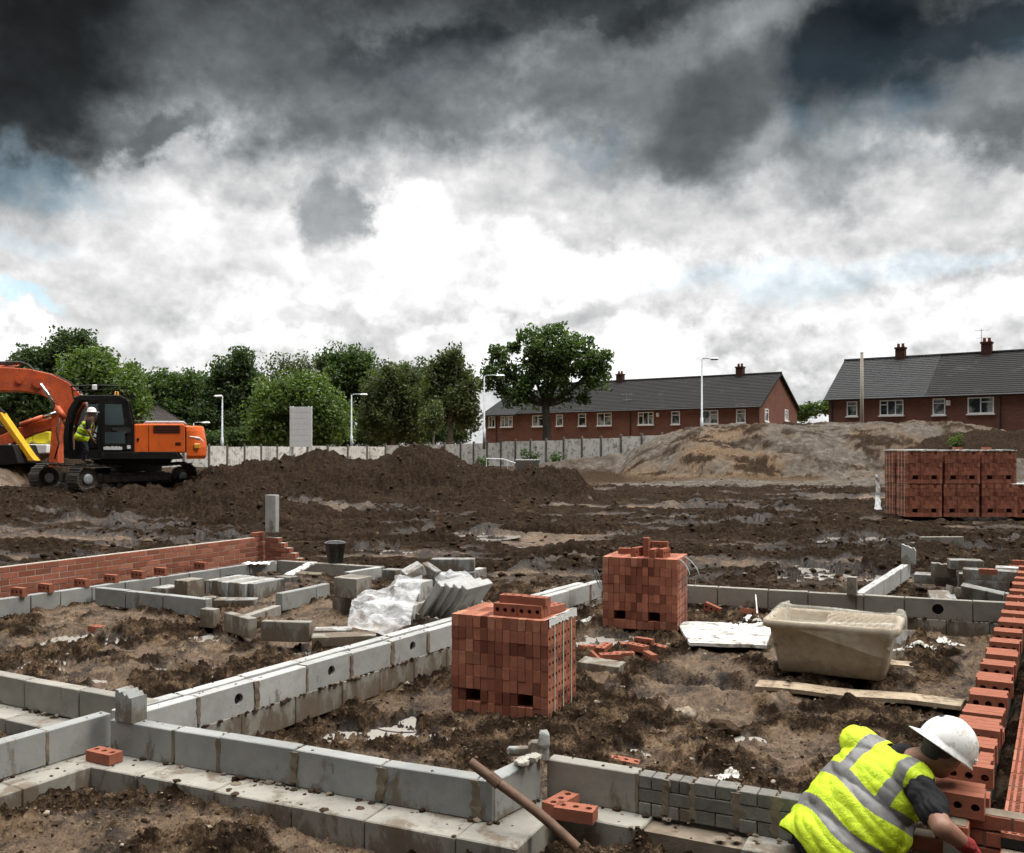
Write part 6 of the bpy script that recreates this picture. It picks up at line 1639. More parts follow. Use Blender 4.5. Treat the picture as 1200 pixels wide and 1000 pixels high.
def weed(label, px, py, Y, n, hgt, mat, seed):
    b = Q(px, py, Y); b.z = gz(b.x, b.y); r = np.random.RandomState(seed)
    t = thing('weed', label, 'plant', b, 0, 'weeds by the fence'); mb = MB()
    tips = []
    for k in range(7):
        a = r.rand() * 6.3; q = Vector((math.cos(a) * hgt * .35, math.sin(a) * hgt * .35, hgt * (.6 + .4 * r.rand()))); mb.tube([(0, 0, -.1), q * .5 + Vector((0, 0, .1)), q], [.015, .012, .004], 5); tips += [np.array(q), np.array(q) * .65]
    mb.build('stem', M['leaf_olive'], t)
    V4, F4 = leaves(n, np.array(tips), np.full(len(tips), hgt * .13), .07, seed); np_mesh('foliage', V4, F4, M[mat], False, t)
weed('tall dark weed growing against the fence, left of the bent barrier end', 622, 545, 52, 350, 1.1, 'leaf_dark', 1)
weed('clump of weeds against the fence in front of the oak', 654, 545, 52, 300, .8, 'leaf_mid', 2)
weed('small green weed at the foot of the fence left of the barrier', 566, 545, 54, 250, .7, 'leaf_mid', 3)
weed('weed on the dark shoulder of the earth mound', 1118, 513, 41, 250, .6, 'leaf_light', 4)
# ------------------------------------------------------------------ diggers
EY = 28.2                       # depth of the near side of the digger's upper body
gE = .86
YAW = R(18)
ex = thing('excavator', 'orange tracked excavator with a black cab on the spoil ground', 'excavator', (-11.9, 29.3, gE), YAW)
EXI = MX[ex].inverted()
def W(px, py, Y=EY):
    "where the sight line meets the digger's own plane at depth Y (its side planes are turned by YAW)"
    d = Vector(((px - CX) / F, 1, (HY - py) / F)); o = EXI @ Vector((0, 0, H)); dl = EXI.to_3x3() @ d
    k = ((Y - 29.3) - o.y) / dl.y; p = o + dl * k
    return Vector((p.x - 11.9, Y, p.z + gE))
def side(outline, y0, y1, Y=EY):
    "extrude an outline given in photo pixels (at depth Y) from depth y0 to y1, in the digger's frame"
    mb = MB(); add_side(mb, outline, y0, y1, Y); return mb
def add_side(mb, outline, y0, y1, Y=EY, m=0):
    o = [W(px, py, Y) for px, py in outline]
    mb.prism([(p.x + 11.9, p.z - gE) for p in o], y1 - y0, Matrix.Translation((0, (y0 + y1) / 2 - 29.3, 0)), m)
def bev(o, wd=.03, seg=2):
    b = o.modifiers.new('bevel', 'BEVEL'); b.width = wd; b.segments = seg; b.limit_method = 'ANGLE'; b.angle_limit = R(35); 
    return o
NY, FY = 28.2, 30.9
# engine house and counterweight
bev(side([(157, 497), (216, 497), (217.5, 500), (217.5, 531), (157, 531)], NY, FY).build('engine_house', M['orange'], ex), .04)
mb = MB(); pl = []
x0 = W(218.5, 500).x + 11.9; x1 = W(239, 500).x + 11.9; hy = (FY - NY) / 2
prof_ = [(500, .0, .0), (498.5, .02, -.02), (499, .0, .03), (503, 0, .02), (514, 0, .06), (522, 0, .08), (535, 0, .06), (538.5, 0, .02)]
loops = []
for py, a, bulge in [(499, -.10, -.06), (500.5, -.02, -.01), (505, 0, .02), (514, 0, .06), (524, 0, .09), (534, -.01, .08), (538, -.05, .02)]:
    z = W(230, py).z - gE; lp = []
    rr_ = .52; X1 = x1 + bulge
    pts_ = [(x0, -hy - a)] + [(X1 - rr_ + rr_ * math.cos(R(q)), -hy - a + rr_ + rr_ * math.sin(R(q))) for q in range(-90, 1, 10)] + [(X1 - rr_ + rr_ * math.cos(R(q)), hy + a - rr_ + rr_ * math.sin(R(q))) for q in range(0, 91, 10)] + [(x0, hy + a)]
    loops.append([(x, y + .2 + .05, z) for x, y in pts_])
loft(mb, loops[::-1], cap0=True, cap1=True)
mb.build('counterweight', M['orange'], ex, smooth=False)
bev(side([(118, 529.5), (206, 529.5), (213, 538), (205, 538.5), (118, 538.5)], NY - .015, FY - .02).build('skirt', M['black_steel'], ex), .02)
bev(side([(100, 538.6), (200, 538.6), (196, 544), (104, 544)], 28.6, 30.6).build('slew_deck', M['black_steel'], ex), .03)
mb = MB(); mb.lathe([(.75, 0), (.75, .30)], 32, Matrix.Translation((W(160, 540, 29.4).x + 11.9, .1, W(160, 552, 29.4).z - gE))); mb.build('slew_ring', M['black_steel'], ex)
bev(side([(169, 493), (215, 493), (219, 496.9), (166, 496.9)], 28.7, 30.6).build('engine_hood', M['galv'], ex), .03)
mb = MB()
for k in range(5): add_side(mb, [(180, 498.6 + k * 1.9), (211, 498.6 + k * 1.9), (211, 499.6 + k * 1.9), (180, 499.6 + k * 1.9)], NY - .02, NY + .01)
mb.build('vent_grille', M['hole'], ex)
mb = MB()
for x in (174, 217.7): add_side(mb, [(x, 498), (x + .5, 498), (x + .5, 530), (x, 530)], NY - .006, NY + .01)
for k in range(3): add_side(mb, [(205.5, 518.6 + k * 1.3), (212, 518.6 + k * 1.3), (212, 519.4 + k * 1.3), (205.5, 519.4 + k * 1.3)], NY - .008, NY + .01)
mb.build('panel_gap', M['hole'], ex)
mb = MB(); add_side(mb, [(160.5, 513.5), (163, 513.5), (163, 517), (160.5, 517)], NY - .02, NY + .01); mb.build('door_latch', M['black_steel'], ex)
mb = MB(); mb.box((x1 - .20, -hy + .27, W(230, 523).z - gE), (.18, .08, .16), None, .02); mb.build('tail_lamp', M['amber'], ex)
mb = MB(); pr = [(x1 - .42, -hy + .242, W(0, 511).z - gE), (x1 - .16, -hy + .33, W(0, 512.5).z - gE), (x1 - .02, -hy + .50, W(0, 517).z - gE)]
mb.tube(pr, [.02, .035, .02], 6); mb.build('white_stripe', M['white_paint'], ex)
# cab
def ring(outer, inner):
    "frame between two outlines of equal count, near side plane"
    return outer, inner
CNY, CFY = 28.2, 29.25
outl = [(76, 535), (74.5, 512), (76, 496), (80, 480), (86, 470), (94, 466.5), (110, 465.5), (140, 465.5), (147, 468), (151, 478), (155, 494), (157, 512), (156.5, 528), (156, 536), (120, 538), (80, 538)]
mb = MB(); add_side(mb, [(84, 466.8), (94, 463), (140, 463), (149, 467.5), (147, 470), (90, 470)], CNY, CFY); bev(mb.build('cab_roof', M['black_steel'], ex), .03)
bars = [[(75, 537), (74, 512), (76, 495), (80.5, 479), (88, 467), (93, 469), (85.5, 481), (81, 496), (79.5, 512), (80.5, 527), (84, 530), (84, 537)],      # front pillar
        [(114.5, 469), (119.5, 469), (119.5, 531), (114.5, 531)],
        [(146, 467), (150, 471), (155, 494), (157.5, 514), (157, 537), (151, 537), (151.5, 512), (149.5, 496), (144, 474)],
        [(80, 527), (157, 527), (157, 538), (80, 538)],
        [(119, 500), (151, 500), (151.5, 505), (119, 505)]]
for y0, y1 in ((CNY, CNY + .09), (CFY - .08, CFY)):
    mb = MB()
    for q, o_ in enumerate(bars):
        if y0 > CNY and q == 4: continue
        add_side(mb, o_, y0 + .003 * q, y1 + .003 * q)
    mb.build('cab_frame', M['black_steel'], ex)
mb = MB()      # door panel with two panes
for o_ in ([(119.6, 469), (146, 469), (150, 496), (151, 527), (147, 527), (146, 500), (142.5, 474), (123, 473.5), (123, 527), (119.6, 527)], [(123, 520), (147, 520), (147, 527), (123, 527)], [(123, 498), (147, 498), (147, 506.5), (123, 506.5)]): add_side(mb, o_, CNY - .02, CNY + .03)
mb.build('cab_door', M['black_steel'], ex)
dr = [c for c in ex.children if c.name.startswith('cab_door')][0]; MX[dr] = MX[ex]
mb = MB(); add_side(mb, [(123, 473.5), (142.5, 474), (146, 498), (123, 498)], CNY + .0, CNY + .012); add_side(mb, [(123, 506.5), (147, 506.5), (147, 520), (123, 520)], CNY, CNY + .012); mb.build('door_window', M['cab_glass'], dr)
mb = MB(); add_side(mb, [(132, 502), (148, 500.5), (153, 503), (153, 507), (148, 508), (132, 504.5)], CNY - .06, CNY - .02); mb.build('door_handle', M['black_plastic'], dr)
# white lettering plate on the door sill and the small sticker
mb = MB(); r_ = random.Random(4); x = 121.5
while x < 143:
    w_ = r_.uniform(.7, 1.5); h_ = r_.uniform(.0, 1.2); add_side(mb, [(x, 524 - h_), (x + w_, 524 - h_), (x + w_, 527.3), (x, 527.3)], CNY - .035, CNY - .02); x += w_ + .25
mb.build('lettering', M['white_paint'], ex)
mb = MB(); add_side(mb, [(149, 522), (153, 522), (153, 526), (149, 526)], CNY - .03, CNY); mb.build('sticker', M['white_paint'], ex)
mb = MB(); add_side(mb, [(146.5, 474), (150, 480), (153.5, 497), (150.5, 497)], CNY + .03, CNY + .04); mb.build('quarter_window', M['cab_glass'], ex)
mb = MB(); add_side(mb, [(93, 471), (114, 471), (114, 526), (83, 526), (81, 505), (84, 486)], CFY - .05, CFY - .04); add_side(mb, [(120, 471), (145, 471), (151, 500), (151, 526), (120, 526)], CFY - .05, CFY - .04); mb.build('cab_glass', M['cab_glass'], ex)
mb = MB(); add_side(mb, [(96, 512), (118, 512), (120, 516), (120, 527), (96, 527)], 28.45, 28.95); add_side(mb, [(114, 484), (119, 484), (121, 514), (113, 514)], 28.45, 28.95); bev(mb.build('seat', M['black_plastic'], ex), .05)
mb = MB(); add_side(mb, [(80, 528), (156, 528), (156, 530), (80, 530)], CNY + .1, CFY - .1); add_side(mb, [(86, 505), (92, 505), (95, 528), (86, 528)], 28.5, 28.9); mb.build('cab_floor', M['black_steel'], ex)
mb = MB()
def l3(px, py, Y): p = W(px, py, Y); return Vector((p.x + 11.9, p.y - 29.3, p.z - gE))
mb.tube([l3(82, 453, 28.4), l3(112, 451.5, 28.4), l3(140, 453, 28.4)], .03, 6); mb.tube([l3(84, 453, 28.4), l3(86, 466, 28.4)], .02, 6); mb.tube([l3(137, 453, 28.4), l3(137, 464, 28.4)], .02, 6); mb.tube([l3(110, 453, 28.4), l3(110, 464, 28.4)], .02, 6)
mb.tube([l3(84, 458, 28.4), l3(138, 457, 28.4)], .018, 6)
mb.build('roof_guard', M['black_steel'], ex)
mb = MB(); add_side(mb, [(107, 450.5), (113, 450.5), (113, 457), (107, 457)], 28.33, 28.42); bev(mb.build('work_lamp', M['white_paint'], ex), .02)
mb = MB(); p = l3(136.7, 465, 28.6); mb.lathe([(.07, 0), (.07, .03), (.06, .04), (.06, .13), (.04, .16)], 12, Matrix.Translation(p)); mb.build('beacon', M['amber'], ex, smooth=True)
mb = MB(); mb.tube([l3(148, 470, 28.3), l3(148.5, 452, 28.3), l3(147.5, 450, 28.3)], .015, 5); add_side(mb, [(152.5, 462), (156, 462), (156, 469), (152.5, 469)], 28.1, 28.16); mb.build('mirror', M['black_steel'], ex)
mb = MB(); pts = [l3(170, 493, 28.3), l3(170, 486, 28.3), l3(214, 486, 28.3), l3(215, 493, 28.3)]
mb.build('hand_rail', M['black_steel'], ex) if mb.v else None
# boom beyond the cab
BN, BF = 29.35, 29.95; BY = 29.6
o_ = [(-90, 470), (-60, 440), (-25, 433), (0, 430.5), (35, 433), (62, 439), (82, 449), (97, 464), (104, 480), (110, 500), (108, 515), (97, 515), (88, 497), (76, 483), (63, 471), (48, 463), (28, 459.5), (0, 459), (-30, 463), (-60, 476), (-85, 500)]
bm_ = side(o_, BN, BF, BY).build('boom', M['orange2'], ex); bev(bm_, .03)
MX[bm_] = MX[ex]
mb = MB(); add_side(mb, [(-95, 474), (-80, 470), (-70, 500), (-66, 545), (-74, 552), (-84, 510)], BN + .08, BF - .08, BY); bev(mb.build('stick', M['orange2'], ex), .03)
mb = MB(); add_side(mb, [(-90, 545), (-62, 548), (-50, 560), (-55, 572), (-80, 574), (-98, 560)], BN - .25, BF + .25, BY); mb.build('bucket', M['black_steel'], ex)
def ram(name, a, b, f, r1, r2, Y, parent=ex, mat='orange2'):
    a, b = l3(*a, Y), l3(*b, Y); m = a.lerp(b, f)
    mb = MB(); mb.tube([a, m], r2, 10); rod = mb.build('ram_rod', M['chrome'], parent, smooth=True)
    mb = MB(); mb.tube([m, b], r1, 12); mb.tube([b - (b - m).normalized() * .06, b + (b - m).normalized() * .08], r1 * 1.25, 12); mb.build('ram_barrel', M[mat], parent, smooth=True)
ram('boom_ram', (47.5, 450), (78, 494), .62, .10, .055, 29.2); ram('boom_ram', (47.5, 450), (78, 494), .62, .10, .055, 30.1)
ram('arm_ram', (22, 427), (-70, 443), .2, .09, .05, 29.65)
mb = MB()
for px, py, r_ in ((47.5, 450, .16), (25.5, 447, .10), (97, 503, .18)):
    mb = MB(); p = l3(px, py, 29.65); mb.tube([p + Vector((0, -.36, 0)), p + Vector((0, .36, 0))], r_, 14); mb.build('pivot_pin', M['orange2'], ex, smooth=False)
for k in range(3):
    mb = MB(); mb.tube([l3(-40 + 2 * k, 430 + k, 29.4 + .1 * k), l3(0, 424.5 + 1.3 * k, 29.4 + .1 * k), l3(24, 424.5 + k, 29.4 + .1 * k), l3(32, 427, 29.4 + .1 * k), l3(40, 434, 29.4), l3(66, 440, 29.4), l3(82, 448.5, 29.4), l3(97, 462, 29.4)], .028, 6); mb.build('hose', M['black_plastic'], ex)
mb = MB()
for k in range(6): mb.tube([l3(83 + k * 2.4, 451 + k * 2.2, 29.45 + .08 * (k % 2)), l3(90 + k * 2, 456 + k * 2.5, 29.5), l3(97 + k, 466 + k * 2, 29.5)], .03, 6)
mb.build('hose_bundle', M['white_metal'], ex)
# undercarriage
th = R(54) - YAW; tdir = Vector((math.cos(th), math.sin(th), 0)); tn = Vector((-math.sin(th), math.cos(th), 0))
for sgn in (0, 1):
    f0 = EXI @ Q(101, 563, 28.1); f0 = Vector((f0.x, f0.y, 0)) + tn * (2.25 * sgn); Lt, rr, wd = 3.25, .42, .6
    Mt = axisM((f0.x, f0.y, .46), tdir)
    mb = MB(); per = 2 * Lt + 2 * math.pi * rr; n = 48
    for k in range(n):
        s = per * k / n
        if s < Lt: x, z, a = s, -rr, 0
        elif s < Lt + math.pi * rr: q = (s - Lt) / rr; x, z, a = Lt + rr * math.sin(q), -rr * math.cos(q), q
        elif s < 2 * Lt + math.pi * rr: x, z, a = Lt - (s - Lt - math.pi * rr), rr - .07 * math.sin((s - Lt - math.pi * rr) / Lt * math.pi), math.pi
        else: q = (s - 2 * Lt - math.pi * rr) / rr; x, z, a = -rr * math.sin(q), rr * math.cos(q), math.pi + q
        Ms = Mt @ Matrix.Translation((x, 0, z)) @ Matrix.Rotation(-a, 4, 'Y')
        mb.box((0, 0, 0), (per / n - .012, wd, .05), Ms, .008); mb.box((0, 0, -.04), (.03, wd * .98, .045), Ms)
    tr = mb.build('track', M['track'], ex); MX[tr] = MX[ex]
    for x, r_ in ((0, .33), (Lt, .33)):
        mb = MB(); mb.lathe([(.05, -.11), (.14, -.12), (.15, -.07), (r_ - .06, -.06), (r_, -.09), (r_, .09), (r_ - .06, .06), (.1, .08)], 24, Mt @ Matrix.Translation((x, 0, 0)) @ Matrix.Rotation(R(90), 4, 'X')); mb.build('idler_wheel', M['track'], tr, smooth=False)
        mb = MB(); mb.lathe([(.14, .0), (.15, .05), (.09, .07), (.02, .075)], 18, Mt @ Matrix.Translation((x, -.07, 0)) @ Matrix.Rotation(R(90), 4, 'X')); mb.build('hub', M['galv'], tr)
    for k in range(6):
        mb = MB(); mb.lathe([(.05, -.2), (.12, -.2), (.12, .2), (.05, .2)], 14, Mt @ Matrix.Translation((.5 + k * .47, 0, -.26)) @ Matrix.Rotation(R(90), 4, 'X')); mb.build('roller', M['track'], tr)
    mb = MB(); mb.box((Lt / 2, .02, .0), (Lt - .9, .34, .30), Mt, .04); mb.box((Lt / 2, -.12, .13), (Lt - 1.4, .1, .12), Mt, .02); mb.build('track_frame', M['track'], tr)
c_ = ((EXI @ Q(101, 563, 28.1)) + tn * 1.12 + tdir * 1.65)
mb = MB(); mb.box((c_.x, c_.y + .3, .58), (1.3, 1.9, .36), Matrix.Identity(4), .05); mb.build('centre_frame', M['black_steel'], ex)

# the second, smaller digger: only its arm shows beside the boom
def wbuild(root, name, outline, y0, y1, Y, mat, b=.025):
    mb = MB(); o = [Q(px, py, Y) for px, py in outline]; r0 = MX[root].translation
    mb.prism([(p.x - r0.x, p.z - r0.z) for p in o], y1 - y0, Matrix.Translation((0, (y0 + y1) / 2 - r0.y, 0)))
    return bev(mb.build(name, M[mat], root), b)
b = Q(67, 541, 34); b.z = gz(b.x, b.y)
d2_ = thing('digger_arm', 'worn orange folded arm of a second digger behind the big boom', 'digger arm', b)
wbuild(d2_, 'boom', [(58, 570), (61, 530), (63, 508), (62, 494), (66, 480), (72, 479), (76, 484), (75, 500), (71, 520), (71, 570)], 33.8, 34.25, 34, 'orange2')
wbuild(d2_, 'stick', [(-25, 527), (0, 512), (30, 499), (60, 490), (68, 490), (72, 497), (66, 502), (40, 509), (14, 521), (-4, 538), (-25, 545)], 33.85, 34.2, 34, 'orange2')
def wtube(root, name, pts, rad, mat, n=8):
    r0 = MX[root].translation; mb = MB(); mb.tube([Q(*p) - r0 for p in pts], rad, n); return mb.build(name, M[mat], root, smooth=True)
wtube(d2_, 'ram_barrel', [(24, 498, 33.75), (50, 489, 33.75)], .09, 'orange2'); wtube(d2_, 'ram_rod', [(50, 489, 33.75), (68, 483, 33.75)], .05, 'chrome')
wtube(d2_, 'hose', [(72, 486, 33.7), (66, 505, 33.6), (69, 520, 33.6), (64, 538, 33.7)], .03, 'black_plastic', 6)
wtube(d2_, 'link', [(9, 528, 33.75), (12, 520, 33.75), (10, 534, 33.75)], .05, 'galv', 6)
b = Q(20, 542, 33); b.z = gz(b.x, b.y)
yl = thing('loader_arm', 'yellow loader arm with a black bucket reaching in at the edge', 'loader arm', b)
wbuild(yl, 'arm', [(-30, 496), (-6, 488), (2, 485.5), (4, 484), (8, 484), (10.5, 488), (42, 533), (48, 540), (39, 540.5), (37, 535), (5, 491), (-30, 503)], 32.6, 33.0, 33, 'yellow')
wbuild(yl, 'bucket', [(-30, 521), (29, 521.5), (34, 536), (36, 543), (20, 545), (-30, 546)], 32.2, 33.8, 33, 'black_steel', .03)
wtube(yl, 'ram', [(-20, 462, 32.8), (5, 485, 32.8)], .07, 'black_plastic')
b = Q(44, 522, 37); b.z = gz(b.x, b.y)
for q, (px0, px1) in enumerate([(26, 41), (41, 61)]):
    b = Q((px0 + px1) / 2, 530, 37); b.z = gz(b.x, b.y)
    yb = thing('plastic_barrier', f'yellow plastic barrier behind the digger arms, {"left" if q == 0 else "right"} one of two', 'barrier', b, 0, 'yellow plastic barriers')
    wbuild(yb, 'body', [(px0, 507), (px1 - .6, 506), (px1 - .6, 517), (px1 - 3, 517), (px1 - 3.5, 520), (px0 + 3.5, 520), (px0 + 3, 517.5), (px0, 517.5)], 36.8, 37.3, 37, 'yellow_plastic', .03)
    wbuild(yb, 'base', [(px0 - 1, 521), (px1 - .6, 521), (px1 - .6, 531), (px0 - 1, 533)], 36.6, 37.5, 37, 'white_paint', .03)
# ------------------------------------------------------------------ people
def cap_geo(bm, a, b, ra, rb, n=14):
    "tapered capsule"
    a, b = Vector(a), Vector(b); d = b - a; L = d.length; d = d.normalized() if L > 1e-6 else UP
    q = UP.rotation_difference(d).to_matrix().to_4x4(); prof = []
    for k in range(0, 6): t = R(-90 + 18 * k); prof.append((ra * math.cos(t), ra * math.sin(t)))
    for k in range(0, 6): t = R(18 * k); prof.append((rb * math.cos(t), L + rb * math.sin(t)))
    prof = [(max(r, .0004), z) for r, z in prof]
    rings = []
    for r, z in prof: rings.append([bm.verts.new(a + (q @ Vector((r * math.cos(6.28318 * k / n), r * math.sin(6.28318 * k / n), z)))) for k in range(n)])
    for i in range(len(rings) - 1):
        for k in range(n): bm.faces.new((rings[i][k], rings[i][(k + 1) % n], rings[i + 1][(k + 1) % n], rings[i + 1][k]))
    bm.faces.new(rings[0][::-1]); bm.faces.new(rings[-1])
def ell_geo(bm, c, r, ax=None):
    "ellipsoid with radii r along axes ax (three vectors)"
    M3 = Matrix.Identity(3) if ax is None else Matrix([Vector(v).normalized() for v in ax]).transposed()
    v, f = ico(3); vs = [bm.verts.new(Vector(c) + M3 @ Vector((p[0] * r[0], p[1] * r[1], p[2] * r[2]))) for p in v]
    for t in f: bm.faces.new([vs[k] for k in t])
def organic(name, prims, mats, parent, voxel=.008, smooth=6, wr=0.0, wf=14, zone=None, seed=0, cut=None, fac=.5):
    "one continuous surface grown over overlapping masses"
    bm = bmesh.new()
    for p in prims:
        if p[0] == 'c': cap_geo(bm, *p[1:])
        else: ell_geo(bm, *p[1:])
    me = bpy.data.meshes.new(name); bm.to_mesh(me); bm.free()
    o = bpy.data.objects.new(name, me); COL.objects.link(o)
    rm = o.modifiers.new('remesh', 'REMESH'); rm.mode = 'VOXEL'; rm.voxel_size = voxel; rm.use_smooth_shade = True
    sm = o.modifiers.new('smooth', 'SMOOTH'); sm.iterations = smooth; sm.factor = fac
    dg = bpy.context.evaluated_depsgraph_get(); dg.update()
    m2 = bpy.data.meshes.new_from_object(o.evaluated_get(dg)); m2.name = name; o.modifiers.clear(); o.data = m2; bpy.data.meshes.remove(me)
    n = len(m2.vertices); co = np.zeros(n * 3, np.float32); m2.vertices.foreach_get('co', co); co = co.reshape(-1, 3).astype(float)
    if wr:      # folds in the cloth
        no = np.zeros(n * 3, np.float32); m2.vertices.foreach_get('normal', no); no = no.reshape(-1, 3)
        u = co[:, 0] * wf + co[:, 2] * wf * .9; v = co[:, 1] * wf - co[:, 2] * wf * .55
        h = (np.abs(perlin(u * .6, v * .6, seed)) * 1.3 + np.abs(perlin(u * 1.4 + 3, v * 1.1, seed + 1)) * .7) - .5
        co = co + no * (h * wr)[:, None]
    if cut is not None:
        bm = bmesh.new(); bm.from_mesh(m2)
        for k, v in enumerate(bm.verts): v.co = co[k]
        bmesh.ops.delete(bm, geom=[f for f in bm.faces if cut(f.calc_center_median())], context='FACES')
        bm.to_mesh(m2); bm.free()
        n = len(m2.vertices); co = np.zeros(n * 3, np.float32); m2.vertices.foreach_get('co', co); co = co.reshape(-1, 3).astype(float)
    for mt in (mats if isinstance(mats, (list, tuple)) else [mats]): m2.materials.append(mt)
    if zone is not None:
        fc = np.zeros(len(m2.polygons) * 3, np.float32); m2.polygons.foreach_get('center', fc); m2.polygons.foreach_set('material_index', zone(fc.reshape(-1, 3).astype(float)).astype(np.int32))
    r0 = np.array(MX[parent].translation); m2.vertices.foreach_set('co', (co - r0).astype(np.float32).ravel())
    m2.polygons.foreach_set('use_smooth', np.ones(len(m2.polygons), bool)); m2.update()
    o.parent = parent
    return o
def hand(wrist, d, palmn, s=1.0, curl=.5, thumb=1):
    "palm, four unequal bent fingers and a thumb from the side of the palm: d = towards the fingertips, palmn = out of the palm"
    d = Vector(d).normalized(); pn = Vector(palmn); pn = (pn - d * pn.dot(d)).normalized(); sd = d.cross(pn).normalized()
    w_ = Vector(wrist); pr = []
    for k in range(4):
        o_ = sd * (.03 - .02 * k) * s
        pr.append(('c', w_ + sd * (.012 - .008 * k) * s, w_ + d * .085 * s + o_, .017 * s, .0125 * s))
        ln = (.036, .042, .039, .030)[k] * s; p = w_ + d * .088 * s + o_; a = curl * .5
        for j in range(3):
            q = p + (d * math.cos(a) + pn * math.sin(a)) * ln; pr.append(('c', p, q, (.0105 - .001 * j) * s, (.0098 - .001 * j) * s)); p = q; a += curl * .8; ln *= .78
    p = w_ + sd * .028 * s + d * .022 * s; q = p + (sd * .75 + d * .6 + pn * .35).normalized() * .045 * s; e = q + (d * .85 + pn * .45 + sd * .1).normalized() * .034 * s
    if thumb < 0: pass
    pr += [('c', w_, p, .018 * s, .015 * s), ('c', p, q, .0145 * s, .012 * s), ('c', q, e, .0115 * s, .009 * s)]
    return pr
# ---- the bricklayer
DX = Vector((0, 0, 0))
hip = Vector((1.475, 4.42, .30)); a_ = Vector((.60, .10, .78)).normalized(); r_ = Vector((.5, -.78, -.29)); r_ = (r_ - a_ * r_.dot(a_)).normalized(); b_ = r_.cross(a_)
if b_.z < 0: b_ = -b_
pn_ = thing('person', 'bricklayer in a yellow hi-vis vest and white helmet, crouching over the brick corner', 'person', (hip.x, hip.y, -.08))
neck = hip + a_ * .53
shR = Vector((1.815, 4.29, .69)); elR = Vector((1.815, 4.03, .575)); wrR = Vector((1.945, 4.10, .475)); haR = Vector((.75, .45, -.45))
shL = neck - a_ * .03 - r_ * .19; elL = Vector((2.02, 4.72, .55)); wrL = Vector((2.16, 4.56, .47))
hd = Vector((1.975, 4.36, .80)); hu = Vector((.60, .02, .80)).normalized(); hf = Vector((.72, .35, -.55)); hf = (hf - hu * hf.dot(hu)).normalized(); hs = hu.cross(hf)
kR, kL = Vector((1.80, 4.50, .36)), Vector((1.66, 4.86, .40)); fR, fL = Vector((1.52, 4.30, -.03)), Vector((1.42, 4.70, -.02))
hR, hL = hip + r_ * .10, hip - r_ * .10
head = [('e', hd - hu * .01, (.078, .097, .118), (hs, hf, hu)), ('e', hd - hu * .075 + hf * .035, (.055, .055, .05), (hs, hf, hu)), ('c', hd + hf * .09 - hu * .02, hd + hf * .112 - hu * .045, .011, .016),
        ('e', hd + hf * .078 - hu * .082, (.028, .016, .012), (hs, hf, hu)), ('e', hd + hf * .078 + hu * .012, (.055, .02, .012), (hs, hf, hu)), ('e', hd + hs * .079 - hu * .02 - hf * .005, (.012, .022, .034), (hs, hf, hu)), ('e', hd - hs * .079 - hu * .02 - hf * .005, (.012, .022, .034), (hs, hf, hu)),
        ('c', neck - a_ * .03, hd - hu * .05 - hf * .02, .062, .058)]
arms = [('c', shR, elR, .056, .046), ('c', elR, elR.lerp(wrR, .35), .046, .044), ('c', elR.lerp(wrR, .35), wrR, .044, .031), ('c', shL, elL, .056, .046), ('c', elL, wrL, .045, .031)]
handsR = hand(wrR + haR.normalized() * .01, haR, Vector((-.2, .5, -.8)), 1.0, .55); handsL = hand(wrL + Vector((.6, -.5, -.35)).normalized() * .01, Vector((.6, -.5, -.35)), Vector((0, -.3, -1)), 1.0, .6)
torso = [('e', hip + a_ * .03, (.155, .125, .12), (r_, b_, a_)), ('e', hip + a_ * .20, (.145, .11, .14), (r_, b_, a_)), ('e', hip + a_ * .36, (.165, .115, .16), (r_, b_, a_)), ('c', shR, neck - a_ * .02, .06, .055), ('c', shL, neck - a_ * .02, .06, .055)]
legs = [('c', hR, kR, .085, .058), ('c', kR, fR + UP * .08, .056, .04), ('c', hL, kL, .085, .058), ('c', kL, fL + UP * .08, .056, .04), ('c', fR, fR + Vector((.17, .13, -.01)), .042, .032), ('c', fL, fL + Vector((.17, .13, -.01)), .042, .032)]
organic('body', head + arms + handsR + handsL + torso + legs, M['skin'], pn_, .0055, 3)
for s_ in (-1, 1):
    mb = MB(); v_, f_ = ico(2); c_ = hd + hf * .086 + hs * (.03 * s_) - hu * .008; mb.add([c_ + Vector(q) * .011 for q in v_], [tuple(t) for t in f_]); mb.build('eye', M['white_paint'], pn_, local=False, smooth=True)
# hair at the nape under the helmet
organic('hair', [('e', hd - hf * .035 + hu * .015, (.080, .080, .09), (hs, hf, hu)), ('e', hd - hf * .06 - hu * .045, (.055, .038, .035), (hs, hf, hu))], M['hair'], pn_, .007, 3)
# trousers, boots, shirt
organic('trousers', [('e', hip + a_ * .03, (.178, .150, .14), (r_, b_, a_)), ('c', hR, kR, .105, .078), ('c', kR, fR + UP * .10, .075, .062), ('c', hL, kL, .105, .078), ('c', kL, fL + UP * .10, .075, .062)], M['jeans'], pn_, .009, 4, .018, 16, seed=5)
for f_, in ((fR,), (fL,)):
    dr_ = Vector((.17, .13, 0)); organic('boot', [('c', f_ + UP * .0, f_ + dr_ * 1.15 + UP * -.005, .052, .042), ('c', f_ + UP * .02, f_ + UP * .13, .055, .058), ('e', f_ + dr_ * .5 - UP * .03, (.13, .05, .025), (dr_, Vector((-.13, .17, 0)), UP))], M['boot'], pn_, .008, 3)
up_ = shR.lerp(elR, .70)
organic('shirt', [('c', shR + r_ * .0, up_, .072, .068), ('c', shR, neck - a_ * .05, .074, .07), ('c', shL, shL.lerp(elL, .6), .082, .07), ('c', shL, neck - a_ * .05, .08, .075), ('e', hip + a_ * .30, (.172, .125, .24), (r_, b_, a_)), ('c', neck - a_ * .04, neck + (hd - neck) * .15, .078, .07)], M['black_cloth'], pn_, .008, 4, .014, 22, seed=8)
